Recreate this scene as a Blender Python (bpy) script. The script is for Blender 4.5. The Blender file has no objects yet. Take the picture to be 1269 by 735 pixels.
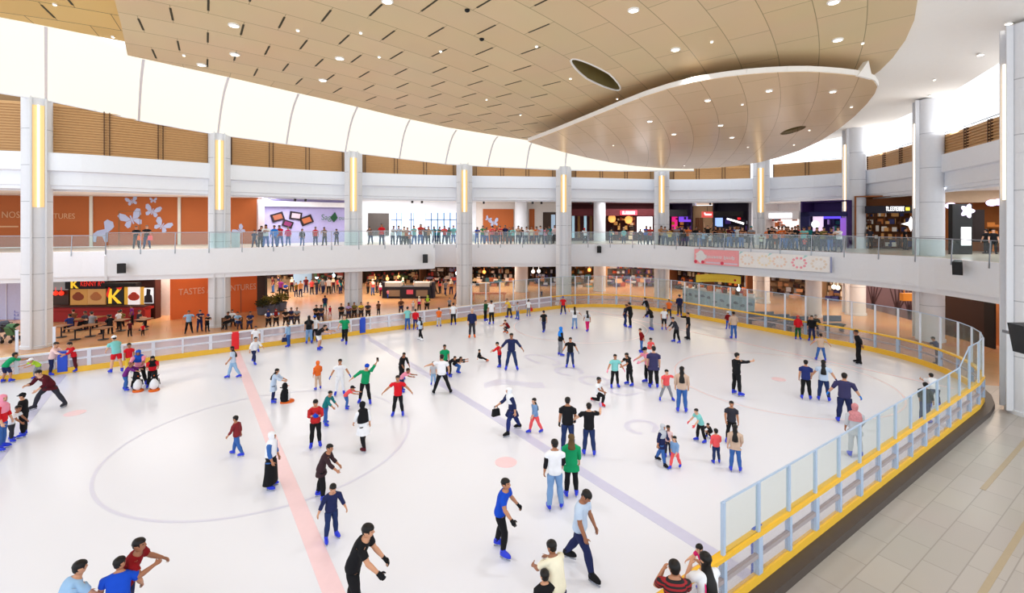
import bpy, bmesh, math, random
from mathutils import Vector, Matrix
from mathutils.geometry import tessellate_polygon
random.seed(7)
R = math.radians
S = bpy.context.scene
COL = S.collection
# ---------------------------------------------------------------- camera model (image taken as 1269 x 735)
F, CU, HV, HC = 597.0, 634.5, 275.0, 7.2       # focal px, centre column, horizon row, eye height over the ice
AL = math.atan2(.8254, .5642)
FW = Vector((math.cos(AL), math.sin(AL), 0)); RT = Vector((math.sin(AL), -math.cos(AL), 0))
def pd(u, D, z=0.0):                # point seen in column u at forward distance D
    p = FW*D + RT*((u-CU)/F*D); return Vector((p.x, p.y, z))
def pz(u, v, z=0.0):                # point of the level plane z
    return pd(u, F*(HC-z)/(v-HV), z)
def zat(v, D): return HC+(HV-v)*D/F
def lerp_tab(tab, u):
    if u <= tab[0][0]: a, b = tab[0], tab[1]
    elif u >= tab[-1][0]: a, b = tab[-2], tab[-1]
    else:
        for a, b in zip(tab, tab[1:]):
            if a[0] <= u <= b[0]: break
    t = (u-a[0])/(b[0]-a[0]); return a[1]+(b[1]-a[1])*t

# ---------------------------------------------------------------- materials
MATS = {}
def lin(c):
    f = lambda x: x/12.92 if x <= .04045 else ((x+.055)/1.055)**2.4
    return tuple(f(x/255.0) for x in c)+(1.0,)
def mat(name, rgb, rough=.6, metal=0.0, var=.06, scale=6.0, emit=0.0, erc=None, spec=.4):
    if name in MATS: return MATS[name]
    m = bpy.data.materials.new(name); m.use_nodes = True; MATS[name] = m
    nt = m.node_tree; b = nt.nodes['Principled BSDF']
    b.inputs['Roughness'].default_value = rough; b.inputs['Metallic'].default_value = metal
    b.inputs['Specular IOR Level'].default_value = spec
    col = lin(rgb)
    if emit:
        b.inputs['Base Color'].default_value = col
        b.inputs['Emission Color'].default_value = lin(erc or rgb); b.inputs['Emission Strength'].default_value = emit
    else:
        tc = nt.nodes.new('ShaderNodeTexCoord'); n = nt.nodes.new('ShaderNodeTexNoise'); n.inputs['Scale'].default_value = scale
        n.inputs['Detail'].default_value = 2
        mx = nt.nodes.new('ShaderNodeMix'); mx.data_type = 'RGBA'
        mx.inputs[6].default_value = tuple(max(0, c*(1-var)) for c in col[:3])+(1,)
        mx.inputs[7].default_value = tuple(min(1, c*(1+var)) for c in col[:3])+(1,)
        nt.links.new(tc.outputs['Object'], n.inputs['Vector']); nt.links.new(n.outputs['Fac'], mx.inputs[0])
        nt.links.new(mx.outputs[2], b.inputs['Base Color'])
    return m
def glassmat(name, tint, gl=.07, milk=0.0, milkrgb=(230, 232, 240)):
    if name in MATS: return MATS[name]
    m = bpy.data.materials.new(name); m.use_nodes = True; MATS[name] = m; nt = m.node_tree
    nt.nodes.remove(nt.nodes['Principled BSDF']); out = nt.nodes['Material Output']
    t = nt.nodes.new('ShaderNodeBsdfTransparent'); t.inputs[0].default_value = tint+(1,)
    g = nt.nodes.new('ShaderNodeBsdfGlossy'); g.inputs['Roughness'].default_value = .03
    mx = nt.nodes.new('ShaderNodeMixShader'); mx.inputs[0].default_value = gl*.4
    src = t
    if milk:
        d = nt.nodes.new('ShaderNodeBsdfDiffuse'); d.inputs[0].default_value = lin(milkrgb)
        m2 = nt.nodes.new('ShaderNodeMixShader'); m2.inputs[0].default_value = milk
        nt.links.new(t.outputs[0], m2.inputs[1]); nt.links.new(d.outputs[0], m2.inputs[2]); src = m2
    nt.links.new(src.outputs[0], mx.inputs[1]); nt.links.new(g.outputs[0], mx.inputs[2]); nt.links.new(mx.outputs[0], out.inputs[0])
    return m
def brickmat(name, rgb1, rgb2, mortar, bw, bh, ms, rough=.4, polar=None, spec=.4, bump=0.0, rot=0.0, mvar=.0):
    m = bpy.data.materials.new(name); m.use_nodes = True; MATS[name] = m; nt = m.node_tree; L = nt.links
    b = nt.nodes['Principled BSDF']; b.inputs['Roughness'].default_value = rough; b.inputs['Specular IOR Level'].default_value = spec
    tc = nt.nodes.new('ShaderNodeTexCoord'); vec = tc.outputs['Object']
    if polar:
        cx, cy, rr = polar
        sub = nt.nodes.new('ShaderNodeVectorMath'); sub.operation = 'SUBTRACT'; sub.inputs[1].default_value = (cx, cy, 0); L.new(vec, sub.inputs[0])
        sx = nt.nodes.new('ShaderNodeSeparateXYZ'); L.new(sub.outputs[0], sx.inputs[0])
        at = nt.nodes.new('ShaderNodeMath'); at.operation = 'ARCTAN2'; L.new(sx.outputs[0], at.inputs[0])
        ng = nt.nodes.new('ShaderNodeMath'); ng.operation = 'MULTIPLY'; ng.inputs[1].default_value = -1; L.new(sx.outputs[1], ng.inputs[0]); L.new(ng.outputs[0], at.inputs[1])
        sc = nt.nodes.new('ShaderNodeMath'); sc.operation = 'MULTIPLY'; sc.inputs[1].default_value = rr; L.new(at.outputs[0], sc.inputs[0])
        cb0 = nt.nodes.new('ShaderNodeCombineXYZ'); L.new(sx.outputs[0], cb0.inputs[0]); L.new(sx.outputs[1], cb0.inputs[1])
        ln = nt.nodes.new('ShaderNodeVectorMath'); ln.operation = 'LENGTH'; L.new(cb0.outputs[0], ln.inputs[0])
        cb = nt.nodes.new('ShaderNodeCombineXYZ'); L.new(sc.outputs[0], cb.inputs[0]); L.new(ln.outputs['Value'], cb.inputs[1]); vec = cb.outputs[0]
    elif rot:
        mp = nt.nodes.new('ShaderNodeMapping'); mp.inputs['Rotation'].default_value = (0, 0, rot); L.new(vec, mp.inputs[0]); vec = mp.outputs[0]
    br = nt.nodes.new('ShaderNodeTexBrick'); L.new(vec, br.inputs['Vector'])
    br.inputs['Color1'].default_value = lin(rgb1); br.inputs['Color2'].default_value = lin(rgb2); br.inputs['Mortar'].default_value = lin(mortar)
    br.inputs['Scale'].default_value = 1; br.inputs['Brick Width'].default_value = bw; br.inputs['Row Height'].default_value = bh
    br.inputs['Mortar Size'].default_value = ms; br.inputs['Mortar Smooth'].default_value = .1; br.inputs['Bias'].default_value = 0
    n = nt.nodes.new('ShaderNodeTexNoise'); n.inputs['Scale'].default_value = .35; L.new(tc.outputs['Object'], n.inputs['Vector'])
    mx = nt.nodes.new('ShaderNodeMix'); mx.data_type = 'RGBA'; mx.blend_type = 'MULTIPLY'; mx.inputs[0].default_value = mvar
    L.new(br.outputs['Color'], mx.inputs[6]); L.new(n.outputs['Color'], mx.inputs[7]); L.new(mx.outputs[2], b.inputs['Base Color'])
    if bump:
        bp = nt.nodes.new('ShaderNodeBump'); bp.inputs['Strength'].default_value = bump; bp.inputs['Distance'].default_value = .02; bp.invert = True
        L.new(br.outputs['Fac'], bp.inputs['Height']); L.new(bp.outputs[0], b.inputs['Normal'])
    return m
def stripemat(name, rgb1, rgb2, scale, axis='Z', rough=.8):
    if name in MATS: return MATS[name]
    m = bpy.data.materials.new(name); m.use_nodes = True; MATS[name] = m; nt = m.node_tree; L = nt.links
    b = nt.nodes['Principled BSDF']; b.inputs['Roughness'].default_value = rough
    tc = nt.nodes.new('ShaderNodeTexCoord'); w = nt.nodes.new('ShaderNodeTexWave'); w.bands_direction = axis; w.inputs['Scale'].default_value = scale
    L.new(tc.outputs['Object'], w.inputs['Vector']); cr = nt.nodes.new('ShaderNodeValToRGB'); cr.color_ramp.interpolation = 'CONSTANT'
    cr.color_ramp.elements[0].color = lin(rgb1); cr.color_ramp.elements[1].color = lin(rgb2); cr.color_ramp.elements[1].position = .5
    L.new(w.outputs['Fac'], cr.inputs[0]); L.new(cr.outputs[0], b.inputs['Base Color'])
    return m

# ---------------------------------------------------------------- mesh building
class MB:
    def __init__(s): s.v = []; s.f = []; s.m = []
    def add(s, vs, fs, mi=0):
        o = len(s.v); s.v += [tuple(v) for v in vs]
        for f in fs: s.f.append(tuple(o+i for i in f)); s.m.append(mi)
    def hexa(s, b, t, mi=0):         # bottom and top rings
        n = len(b); q = [tuple(range(n))[::-1], tuple(range(n, 2*n))]
        q += [(i, (i+1) % n, n+(i+1) % n, n+i) for i in range(n)]
        s.add(list(b)+list(t), q, mi)
    def box(s, c, d, ax=None, mi=0):  # centre, full sizes, plan x axis
        c = Vector(c); X = Vector(ax).normalized() if ax else Vector((1, 0, 0)); Z = Vector((0, 0, 1)); Y = Z.cross(X)
        x, y, z = X*d[0]/2, Y*d[1]/2, Z*d[2]/2
        s.hexa([c-x-y-z, c+x-y-z, c+x+y-z, c-x+y-z], [c-x-y+z, c+x-y+z, c+x+y+z, c-x+y+z], mi)
    def bar(s, a, b, w, h, mi=0):     # a bar from a to b, w wide across (plan), h high
        a, b = Vector(a), Vector(b); d = (b-a).normalized()
        n = Vector((-d.y, d.x, 0)); n = n.normalized() if n.length > 1e-4 else Vector((1, 0, 0)); u = d.cross(n).normalized()
        n *= w/2; u *= h/2
        s.hexa([a-n-u, a+n-u, a+n+u, a-n+u], [b-n-u, b+n-u, b+n+u, b-n+u], mi)
    def tube(s, pts, r, n=8, mi=0, cap=True):
        pts = [Vector(p) for p in pts]; rr = r if isinstance(r, (list, tuple)) else [r]*len(pts); rings = []
        for i, p in enumerate(pts):
            d = (pts[min(i+1, len(pts)-1)]-pts[max(i-1, 0)]).normalized()
            a = d.cross(Vector((0, 0, 1)));  a = a.normalized() if a.length > 1e-3 else Vector((1, 0, 0)); b = d.cross(a)
            rings.append([p+(a*math.cos(t)+b*math.sin(t))*rr[i] for t in [2*math.pi*k/n for k in range(n)]])
        s.loft(rings, mi, cap, cap)
    def loft(s, rings, mi=0, c0=False, c1=False):
        n = len(rings[0]); vs = [v for r in rings for v in r]; fs = []
        for j in range(len(rings)-1):
            for i in range(n): fs.append((j*n+i, j*n+(i+1) % n, (j+1)*n+(i+1) % n, (j+1)*n+i))
        if c0: fs.append(tuple(range(n))[::-1])
        if c1: fs.append(tuple((len(rings)-1)*n+i for i in range(n)))
        s.add(vs, fs, mi)
    def lathe(s, c, prof, n=20, mi=0):
        c = Vector(c); s.loft([[c+Vector((r*math.cos(2*math.pi*k/n), r*math.sin(2*math.pi*k/n), z)) for k in range(n)] for r, z in prof], mi, True, True)
    def prism(s, poly, z0, z1, mi=0): # concave-safe vertical prism of a plan polygon
        n = len(poly); tri = tessellate_polygon([[Vector((p[0], p[1], 0)) for p in poly]])
        vs = [(p[0], p[1], z0) for p in poly]+[(p[0], p[1], z1) for p in poly]
        s.add(vs, [tuple(t) for t in tri]+[tuple(i+n for i in t) for t in tri]+[(i, (i+1) % n, n+(i+1) % n, n+i) for i in range(n)], mi)
    def flat(s, poly3, holes=(), thick=Vector((0, 0, .2)), mi=0):   # 3-D polygon with holes, thickened by a vector
        loops = [[Vector(p) for p in poly3]]+[[Vector(p) for p in h] for h in holes]
        tri = tessellate_polygon(loops); al = [p for l in loops for p in l]; n = len(al)
        fs = [tuple(t) for t in tri]+[tuple(i+n for i in t) for t in tri]; o = 0
        for l in loops:
            k = len(l); fs += [(o+i, o+(i+1) % k, n+o+(i+1) % k, n+o+i) for i in range(k)]; o += k
        s.add(al+[p+thick for p in al], fs, mi)
    def sweep(s, path, prof, closed=False, mi=0, ref=(8, 20)):  # prof: (outward, z) closed outline, swept along a plan path
        P = [Vector((p[0], p[1], 0)) for p in path]; n = len(P); rings = []
        for i in range(n):
            a = P[i-1] if (i > 0 or closed) else P[i]; b = P[(i+1) % n] if (i < n-1 or closed) else P[i]
            d = (b-a).normalized(); nn = Vector((-d.y, d.x, 0))
            if nn.dot(P[i]-Vector((ref[0], ref[1], 0))) < 0: nn = -nn
            rings.append([P[i]+nn*o+Vector((0, 0, z)) for o, z in prof])
        if closed: rings.append(rings[0])
        s.loft(rings, mi, not closed, not closed)
def link(name, mb, mats, parent=None, smooth=False, loc=None):
    off = Vector(loc) if loc else Vector((0, 0, 0)); q_ = parent
    while q_: off = off+q_.location; q_ = q_.parent
    me = bpy.data.meshes.new(name)
    me.from_pydata([tuple(Vector(v)-off) for v in mb.v], [], mb.f)
    if not isinstance(mats, (list, tuple)): mats = [mats]
    for m in mats: me.materials.append(m)
    me.polygons.foreach_set('material_index', mb.m)
    bm = bmesh.new(); bm.from_mesh(me); bmesh.ops.recalc_face_normals(bm, faces=bm.faces); bm.to_mesh(me); bm.free()
    if smooth: me.polygons.foreach_set('use_smooth', [True]*len(me.polygons))
    o = bpy.data.objects.new(name, me); COL.objects.link(o)
    if parent: o.parent = parent
    elif loc: o.location = loc
    return o
def tag(o, label=None, cat=None, group=None, kind=None):
    if label: o['label'] = label
    if cat: o['category'] = cat
    if group: o['group'] = group
    if kind: o['kind'] = kind
    return o
def thing(name, label, cat, loc, group=None):
    o = bpy.data.objects.new(name, None); COL.objects.link(o); o.location = Vector(loc); o.empty_display_size = .2
    return tag(o, label, cat, group)
def struct(name, mb, m, label=None):
    o = link(name, mb, m); o['kind'] = 'structure'
    if label: o['label'] = label
    return o
def text_mb(s, size, M, thick=.02, align='LEFT'):
    cu = bpy.data.curves.new('text', 'FONT'); cu.body = s; cu.size = size; cu.extrude = thick; cu.align_x = align; cu.resolution_u = 3
    o = bpy.data.objects.new('text', cu); COL.objects.link(o); dg = bpy.context.evaluated_depsgraph_get(); dg.update()
    me = bpy.data.meshes.new_from_object(o.evaluated_get(dg)); mb = MB()
    mb.add([M @ v.co for v in me.vertices], [tuple(p.vertices) for p in me.polygons])
    bpy.data.objects.remove(o); bpy.data.curves.remove(cu); bpy.data.meshes.remove(me); return mb
def frame(a, b, z=0.0):     # wall frame: x from a to b, y up, z towards the atrium
    a, b = Vector((a.x, a.y, z)), Vector((b.x, b.y, z)); X = (b-a).normalized(); Y = Vector((0, 0, 1)); Z = X.cross(Y)
    M = Matrix.Identity(4)
    for i in range(3): M[i][0] = X[i]; M[i][1] = Y[i]; M[i][2] = Z[i]; M[i][3] = a[i]
    return M
def wbox(mb, M, x0, x1, y0, y1, z0, z1, mi=0):   # box in a wall frame
    mb.hexa([M @ Vector(p) for p in ((x0, y0, z0), (x1, y0, z0), (x1, y1, z0), (x0, y1, z0))], [M @ Vector(p) for p in ((x0, y0, z1), (x1, y0, z1), (x1, y1, z1), (x0, y1, z1))], mi)
def wshape(mb, M, pts, z0, z1, mi=0):             # outline in a wall frame, given thickness
    n = len(pts); tri = tessellate_polygon([[Vector((p[0], p[1], 0)) for p in pts]])
    mb.add([M @ Vector((p[0], p[1], z0)) for p in pts]+[M @ Vector((p[0], p[1], z1)) for p in pts], [tuple(t) for t in tri]+[tuple(i+n for i in t) for t in tri]+[(i, (i+1) % n, n+(i+1) % n, n+i) for i in range(n)], mi)
ORD = ['first', 'second', 'third', 'fourth', 'fifth', 'sixth', 'seventh', 'eighth', 'ninth', 'tenth', 'eleventh', 'twelfth', 'thirteenth', 'fourteenth', 'fifteenth', 'sixteenth', 'seventeenth', 'eighteenth', 'nineteenth', 'twentieth', 'twenty-first', 'twenty-second', 'twenty-third', 'twenty-fourth', 'twenty-fifth', 'twenty-sixth', 'twenty-seventh', 'twenty-eighth', 'twenty-ninth', 'thirtieth']+['number %d' % i for i in range(31, 90)]
# ================================================================ materials of the place
W_FAS = mat('white paint', (238, 242, 250), .5, var=.02)
W_COL = mat('white column cladding', (222, 224, 230), .6, var=.03, spec=.25)
W_CEIL = mat('white ceiling paint', (248, 245, 240), .6, var=.02)
WOODC = brickmat('tan ceiling panels', (228, 203, 160), (222, 196, 154), (164, 144, 106), 3.0, 1.6, .016, .5, polar=(2, 60, 48), mvar=.12)
WOODL = brickmat('satin tan ceiling panels', (230, 200, 160), (224, 194, 155), (170, 142, 104), 3.0, 1.6, .014, .22, polar=(2, 60, 48), spec=.6)
LUMI = mat('backlit stretch fabric', (90, 88, 82), .6, emit=.9, erc=(255, 250, 232))
JOINT = mat('ceiling joint', (236, 238, 246), .5)
STEEL = mat('brushed steel', (150, 155, 162), .3, .8)
DARK = mat('dark metal', (28, 28, 32), .5)
BLACK = mat('black plastic', (12, 12, 14), .45)
GLS = glassmat('balustrade glass', (.89, .965, .96), .14)
GLB = glassmat('clear barrier glass', (.93, .955, .945), .1, .05, (215, 228, 222))
POLY = glassmat('clear barrier panel', (.93, .93, .96), .08, .34, (214, 214, 232))
POLYN = glassmat('clear near barrier panel', (.92, .92, .93), .08, .12, (214, 214, 222))
WPOST = mat('white barrier frame', (225, 228, 240), .4, var=.02)
GPOST = mat('grey blue post', (176, 196, 222), .35, var=.03)
YEL = mat('yellow barrier plastic', (244, 190, 50), .4, var=.05)
YELK = mat('yellow kick strip', (248, 196, 62), .4, var=.05)
BLUEP = mat('blue post', (38, 80, 205), .5)
REDP = mat('red post', (235, 30, 40), .5)
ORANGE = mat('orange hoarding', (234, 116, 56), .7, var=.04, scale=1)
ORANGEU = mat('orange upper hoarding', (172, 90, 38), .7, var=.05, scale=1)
LOUV = mat('bronze slats', (200, 156, 104), .5, var=.08)
LOUVD = mat('bronze frame', (92, 62, 38), .5)
PLINTH = mat('dark plinth', (72, 62, 56), .45, var=.1)
BULB = mat('lamp diffuser', (255, 255, 255), .5, emit=9, erc=(255, 244, 225))
TUBE = mat('light tube', (255, 255, 255), .5, emit=1.7, erc=(255, 244, 220))
TUBEB = mat('amber light recess', (238, 200, 142), .6, emit=.2, erc=(250, 206, 140))
ICE = mat('ice', (233, 236, 247), .25, var=.012, scale=.25, spec=.35)
TILE = brickmat('beige stone tiles', (176, 168, 159), (169, 161, 152), (148, 140, 131), 1.2, .6, .012, .28, spec=.5, rot=.0, mvar=.1)
TAN = brickmat('polished tan floor', (214, 164, 118), (204, 152, 106), (184, 136, 96), 1.8, 1.8, .01, .25, spec=.5, mvar=.3)
TAN2 = mat('tan floor inlay', (166, 148, 118), .3)
L2TILE = mat('gallery floor', (205, 190, 176), .3)
WHITEP = mat('white panel', (232, 232, 236), .6)
LILAC = mat('lilac wall', (172, 164, 205), .7)
# ================================================================ ice and floors
def rink_path():
    x0, x1, y0, y1, r = -15.0, 31.7, 5.12, 30.9, 6.7; P = []
    n = 33
    for i in range(n): P.append((x0+(x1-r-x0)*i/(n-1), y1))
    for i in range(1, 10): a = R(90-10*i); P.append((x1-r+r*math.cos(a), y1-r+r*math.sin(a)))
    for i in range(1, 11): P.append((x1, y1-r-(y1-y0-2*r)*i/10))
    for i in range(1, 10): a = R(-10*i); P.append((x1-r+r*math.cos(a), y0+r+r*math.sin(a)))
    n = 26
    for i in range(1, n): P.append((x1-r-(x1-r+5.0)*i/(n-1), y0))
    return P
RP = rink_path(); NFAR, NEND = 33, 28
b = MB(); b.prism(RP+[(-26, 5.12), (-26, 30.9)], -.12, 0); struct('floor_ice', b, ICE)
b = MB(); out = [(-40, -12), (48, -12), (48, 9), (33.5, 12), (33.5, 2)]
b.prism([(-40, -12), (60, -12), (60, -8), (33, 2.2), (29.2, 6.3), (27.5, 5.4), (25, 5.0), (-40, 5.0)], -.35, -.1)
struct('floor', b, TILE)
b = MB(); b.prism([(-40, 31.0), (25, 31.0), (28.4, 30.0), (30.7, 27.7), (31.8, 24.4), (31.9, 12.6), (31.8, 11.6), (31.2, 9.2), (29.8, 6.9), (29.2, 6.3), (33, 2.2), (60, -8), (95, 0), (95, 30), (75, 70), (-40, 95)], -.35, -.1)  # tan carried round the near right corner to stand for warm light there
struct('floor_concourse', b, TAN)
b = MB()
for y, x0, x1 in ((2.6, 9, 40), (3.6, 18, 24), (1.7, 6, 40), (.2, 8, 40)): b.box(((x0+x1)/2, y, -.097), (x1-x0, .12, .006))
tag(link('floor_inlay', b, TAN2), 'thin tan stone stripes set into the grey tiles beside the rink', 'floor inlay', kind='structure')
# ice lines
RL = mat('pale red paint under ice', (246, 214, 221), .3, var=.03); BL = mat('pale blue paint under ice', (208, 209, 236), .3, var=.03); BLT = mat('faint blue paint under ice', (219, 220, 239), .3, var=.02)
def line(nm, x, w, y0, y1, m, lab):
    b = MB(); b.box((x, (y0+y1)/2, .003), (w, y1-y0, .004)); tag(link(nm, b, m), lab, 'ice line', kind='structure')
line('trim_1', 2.42, .38, 5.3, 30.7, RL, 'wide pale red line across the ice')
line('trim_2', 9.5, .36, 5.3, 30.7, BL, 'wide pale blue line across the ice right of the red line')
line('trim_3', -4.7, .36, 5.3, 30.7, BL, 'pale blue line at the left edge of the ice')
line('trim_4', 27.5, .1, 6.4, 29.5, RL, 'thin faint red goal line at the far end')
def arc_ring(nm, c, r, w, m, lab, n=72):
    b = MB(); vs = []; fs = []
    for i in range(n):
        t = 2*math.pi*i/n
        for q in (r-w/2, r+w/2): vs.append((c[0]+q*math.cos(t), c[1]+q*math.sin(t), .0035))
    for i in range(n): j = (i+1) % n; fs.append((2*i, 2*i+1, 2*j+1, 2*j))
    b.add(vs, fs); tag(link(nm, b, m), lab, 'ice line', kind='structure')
def dot(nm, c, r, m, lab):
    b = MB(); b.lathe((c[0], c[1], .002), [(r, 0), (r, .004)], 24); tag(link(nm, b, m), lab, 'ice spot', kind='structure')
arc_ring('trim_5', (2.42, 17.8), 4.5, .09, BLT, 'thin blue centre circle painted under the ice')
PR = mat('faint red paint', (246, 224, 228), .3)
arc_ring('trim_6', (22.5, 11.3), 4.5, .07, PR, 'faint red circle at the right end of the ice')
arc_ring('trim_7', (22.5, 24.7), 4.5, .07, PR, 'faint red circle at the far end of the ice')
p = pz(627, 573); dot('trim_8', (p.x, p.y), .33, RL, 'pink spot on the ice left of the blue line')
p = pz(93, 512); dot('trim_9', (p.x, p.y), .33, RL, 'pink spot on the ice at left')
dot('trim_10', (22.5, 11.3), .3, RL, 'pink spot inside the near faint red circle')
# faint lettering under the ice
for k, (u, v, u2, v2, th) in enumerate(((600, 478, 672, 474, .35), (655, 440, 690, 452, .12), (690, 458, 720, 462, .12), (722, 468, 752, 476, .12), (778, 525, 812, 533, .1), (760, 487, 790, 480, .1))):
    p, q = pz(u, v), pz(u2, v2); mid = (p+q)/2; d = (q-p); L = d.length/2; d.normalize(); n = Vector((-d.y, d.x, 0)); b = MB(); vs = []; fs = []; N = 28
    for i in range(N+1):
        t = i/N*math.pi*1.75-.4; c = mid+d*(L*math.cos(t))+n*(.55*math.sin(t))
        if k == 0: c = mid+d*(L*(2*i/N-1))+n*(.35*math.sin(i/N*5))
        e = (c-mid).normalized() if k else n; vs += [tuple(c-e*th+Vector((0, 0, .003))), tuple(c+e*th+Vector((0, 0, .003)))]
    for i in range(N): fs.append((2*i, 2*i+1, 2*i+3, 2*i+2))
    b.add(vs, fs); tag(link('trim_%d' % (11+k), b, BLT), 'faint blue letter stroke of the lettering under the ice', 'ice marking', kind='structure')
# ================================================================ rink barrier
def barrier(name, label, a, z, glass=None):
    path = RP[a:z+1]; t = thing(name, label, 'rink barrier', (path[0][0], path[0][1], 0))
    near = a >= NEND
    prof = lambda o0, o1, z0, z1: [(o0, z0), (o1, z0), (o1, z1), (o0, z1)]
    b = MB(); b.sweep(path, prof(-.10, .06, 1.0, 1.08)); link('top_rail', b, YEL if near else WPOST, t)
    if not near:
        b = MB(); b.sweep(path, prof(.061, .09, 1.0, 1.09)); link('outer_cap', b, YEL, t)
    b = MB(); b.sweep(path, prof(-.06, .05, 0, .26)); link('kick_strip', b, YELK, t)
    b = MB(); b.sweep(path, prof(-.03, .05, .60, .68)); link('mid_rail', b, WPOST if not near else mat('grey brown rail', (168, 158, 160), .5), t)
    b = MB(); b.sweep(path, prof(.05, .075, .1, 1.0)); 
    for i in range(len(path)-1):
        p, q = Vector(path[i]+(0,)), Vector(path[i+1]+(0,)); d = (q-p).normalized()
        pb = MB(); pb.bar(p+d*.05+Vector((0, 0, .64)), q-d*.05+Vector((0, 0, .64)), .014, .76); link('clear_panel', pb, POLYN if near else POLY, t)
        k = (i+a) % 2
        pb = MB(); pb.box((p.x, p.y, .63), (.15 if k else .09, .112, .74), d); link('post', pb, WPOST if not near else GPOST, t)
    return t
barrier('rink_barrier', 'long white framed rink barrier with yellow kick strip along the far side', 0, NFAR-1)
barrier('rink_barrier', 'curved white framed rink barrier around the far right corner and end', NFAR-1, 51)
barrier('rink_barrier', 'near rink barrier with wide yellow top rail and grey posts beside the tiled walkway', 51, len(RP)-1)
def glasswall(lab, a, z, ztop, post=GPOST, skip=()):
    path = RP[a:z+1]; t = thing('glass_screen', lab, 'glass screen', (path[0][0], path[0][1], 1.08))
    for i in range(len(path)):
        p = Vector(path[i]+(0,)); d = (Vector(path[min(i+1, len(path)-1)]+(0,))-Vector(path[max(0, i-1)]+(0,))).normalized()
        zt = ztop(i) if callable(ztop) else ztop
        pb = MB(); pb.box((p.x, p.y, (1.08+zt)/2), (.075, .06, zt-1.08), d); link('post', pb, post, t)
        if i < len(path)-1:
            q = Vector(path[i+1]+(0,)); zn = ztop(i+1) if callable(ztop) else ztop; pb = MB(); n = Vector((-d.y, d.x, 0))*.008; e = (q-p).normalized()*.03
            pb.hexa([p+e-n+Vector((0, 0, 1.08)), q-e-n+Vector((0, 0, 1.08)), q-e+n+Vector((0, 0, 1.08)), p+e+n+Vector((0, 0, 1.08))], [p+e-n+Vector((0, 0, zt)), q-e-n+Vector((0, 0, zn)), q-e+n+Vector((0, 0, zn)), p+e+n+Vector((0, 0, zt))]); link('pane', pb, GLB, t)
            pb = MB(); pb.bar(p+Vector((0, 0, zt)), q+Vector((0, 0, zn)), .03, .03); link('top_trim', pb, GPOST, t)
    return t
glasswall('tall clear glass screen with white posts standing on the barrier around the far end', 26, 60, 2.62, WPOST)
last = max(i for i in range(len(RP)) if RP[i][0] >= 8.2 and i > 60)
glasswall('clear glass screen with grey posts on the yellow rail of the near barrier', 60, last, lambda i: 2.62 if i < 2 else 2.05)
for u in (22, 52):
    x = [q for q in RP[:NFAR] if True]; b = MB(); q = min(RP[:NFAR], key=lambda q: abs(CU+F*Vector((q[0], q[1], 0)).dot(RT)/Vector((q[0], q[1], 0)).dot(FW)-u))
    b.box((q[0], q[1]+.02, 1.65), (.1, .08, 1.14)); b.box((q[0], q[1]+.02, 2.235), (.12, .1, .03)); tag(link('netting_post', b, WPOST, loc=(q[0], q[1], 1.08)), 'white upright post on the barrier at the left edge, %s one from the left' % ('first' if u < 30 else 'second'), 'post')
for x, y, m, lab in ((2.42, 30.83, REDP, 'red marker panel on the far barrier at the red line'), (9.5, 30.83, BLUEP, 'blue marker panel on the far barrier beside the orange hoardings'), (-4.7, 30.83, BLUEP, 'blue marker panel on the far barrier between two children'), (9.5, 5.2, BLUEP, 'blue marker panel inside the near barrier')):
    b = MB(); b.box((x, y, .6), (.36 if y > 10 else .3, .05, 1.0)); b.box((x, y+(-.03 if y > 10 else .03), .6), (.3, .02, .94)); tag(link('marker_panel', b, m, loc=(x, y, .1)), lab, 'marker panel')
b = MB(); b.sweep(RP[44:], [(.05, -.1), (.33, -.1), (.33, .09), (.05, .09)]); tag(link('plinth', b, PLINTH), 'dark rubber covered plinth under the near barrier', 'plinth', kind='structure')
# ================================================================ galleries
TA = [(-160, 30.2), (0, 31.9), (100, 33.1), (131, 33.3)]
TB = [(131, 31.2), (200, 31.9), (272, 33.0), (345, 34.9), (420, 36.4), (480, 38.0), (538, 39.4)]
TC = [(538, 43.7), (600, 43.9), (640, 43.9), (700, 43.9), (760, 44.6), (820, 42.0), (860, 39.6), (930, 36.5), (980, 34.6), (1030, 32.7), (1100, 29.7), (1141, 28.2), (1170, 26.7), (1240, 23.8), (1300, 21.4), (1360, 19.3), (1450, 16.5)]
T3 = [(-160, 25.5), (0, 27.3), (100, 28.6), (200, 31.4), (300, 34.6), (400, 38.4), (438, 39.3), (560, 42.2), (700, 43.3), (800, 45.8), (860, 46.2), (940, 45), (970, 43.2), (1040, 40.5), (1075, 38.6), (1130, 32.4), (1172, 28.6), (1240, 23.4), (1300, 20.2), (1400, 16.5)]
def upath(tab, u0, u1, n, off=0.0): return [pd(u0+(u1-u0)*i/n, lerp_tab(tab, u0+(u1-u0)*i/n)+off) for i in range(n+1)]
def smooth(P, k=2):
    for _ in range(k): P = [P[0]]+[(P[i-1]+P[i]*2+P[i+1])/4 for i in range(1, len(P)-1)]+[P[-1]]
    return P
PA = upath(TA, -160, 131, 10); PB = smooth(upath(TB, 131, 538, 16)); PC = smooth(upath(TC, 538, 1450, 44), 3); P3 = smooth(upath(T3, -160, 1400, 60), 3)
def resample(P, step):
    L = [0]
    for a, b in zip(P, P[1:]): L.append(L[-1]+(b-a).length)
    n = max(1, round(L[-1]/step)); out = []; j = 0
    for i in range(n+1):
        s = L[-1]*i/n
        while j < len(P)-2 and L[j+1] < s: j += 1
        t = (s-L[j])/max(1e-6, L[j+1]-L[j]); out.append(P[j].lerp(P[j+1], min(1, t)))
    return out
ZL = {'A': (3.1, 5.15), 'B': (3.36, 5.38), 'C': (3.1, 5.15)}
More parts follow.
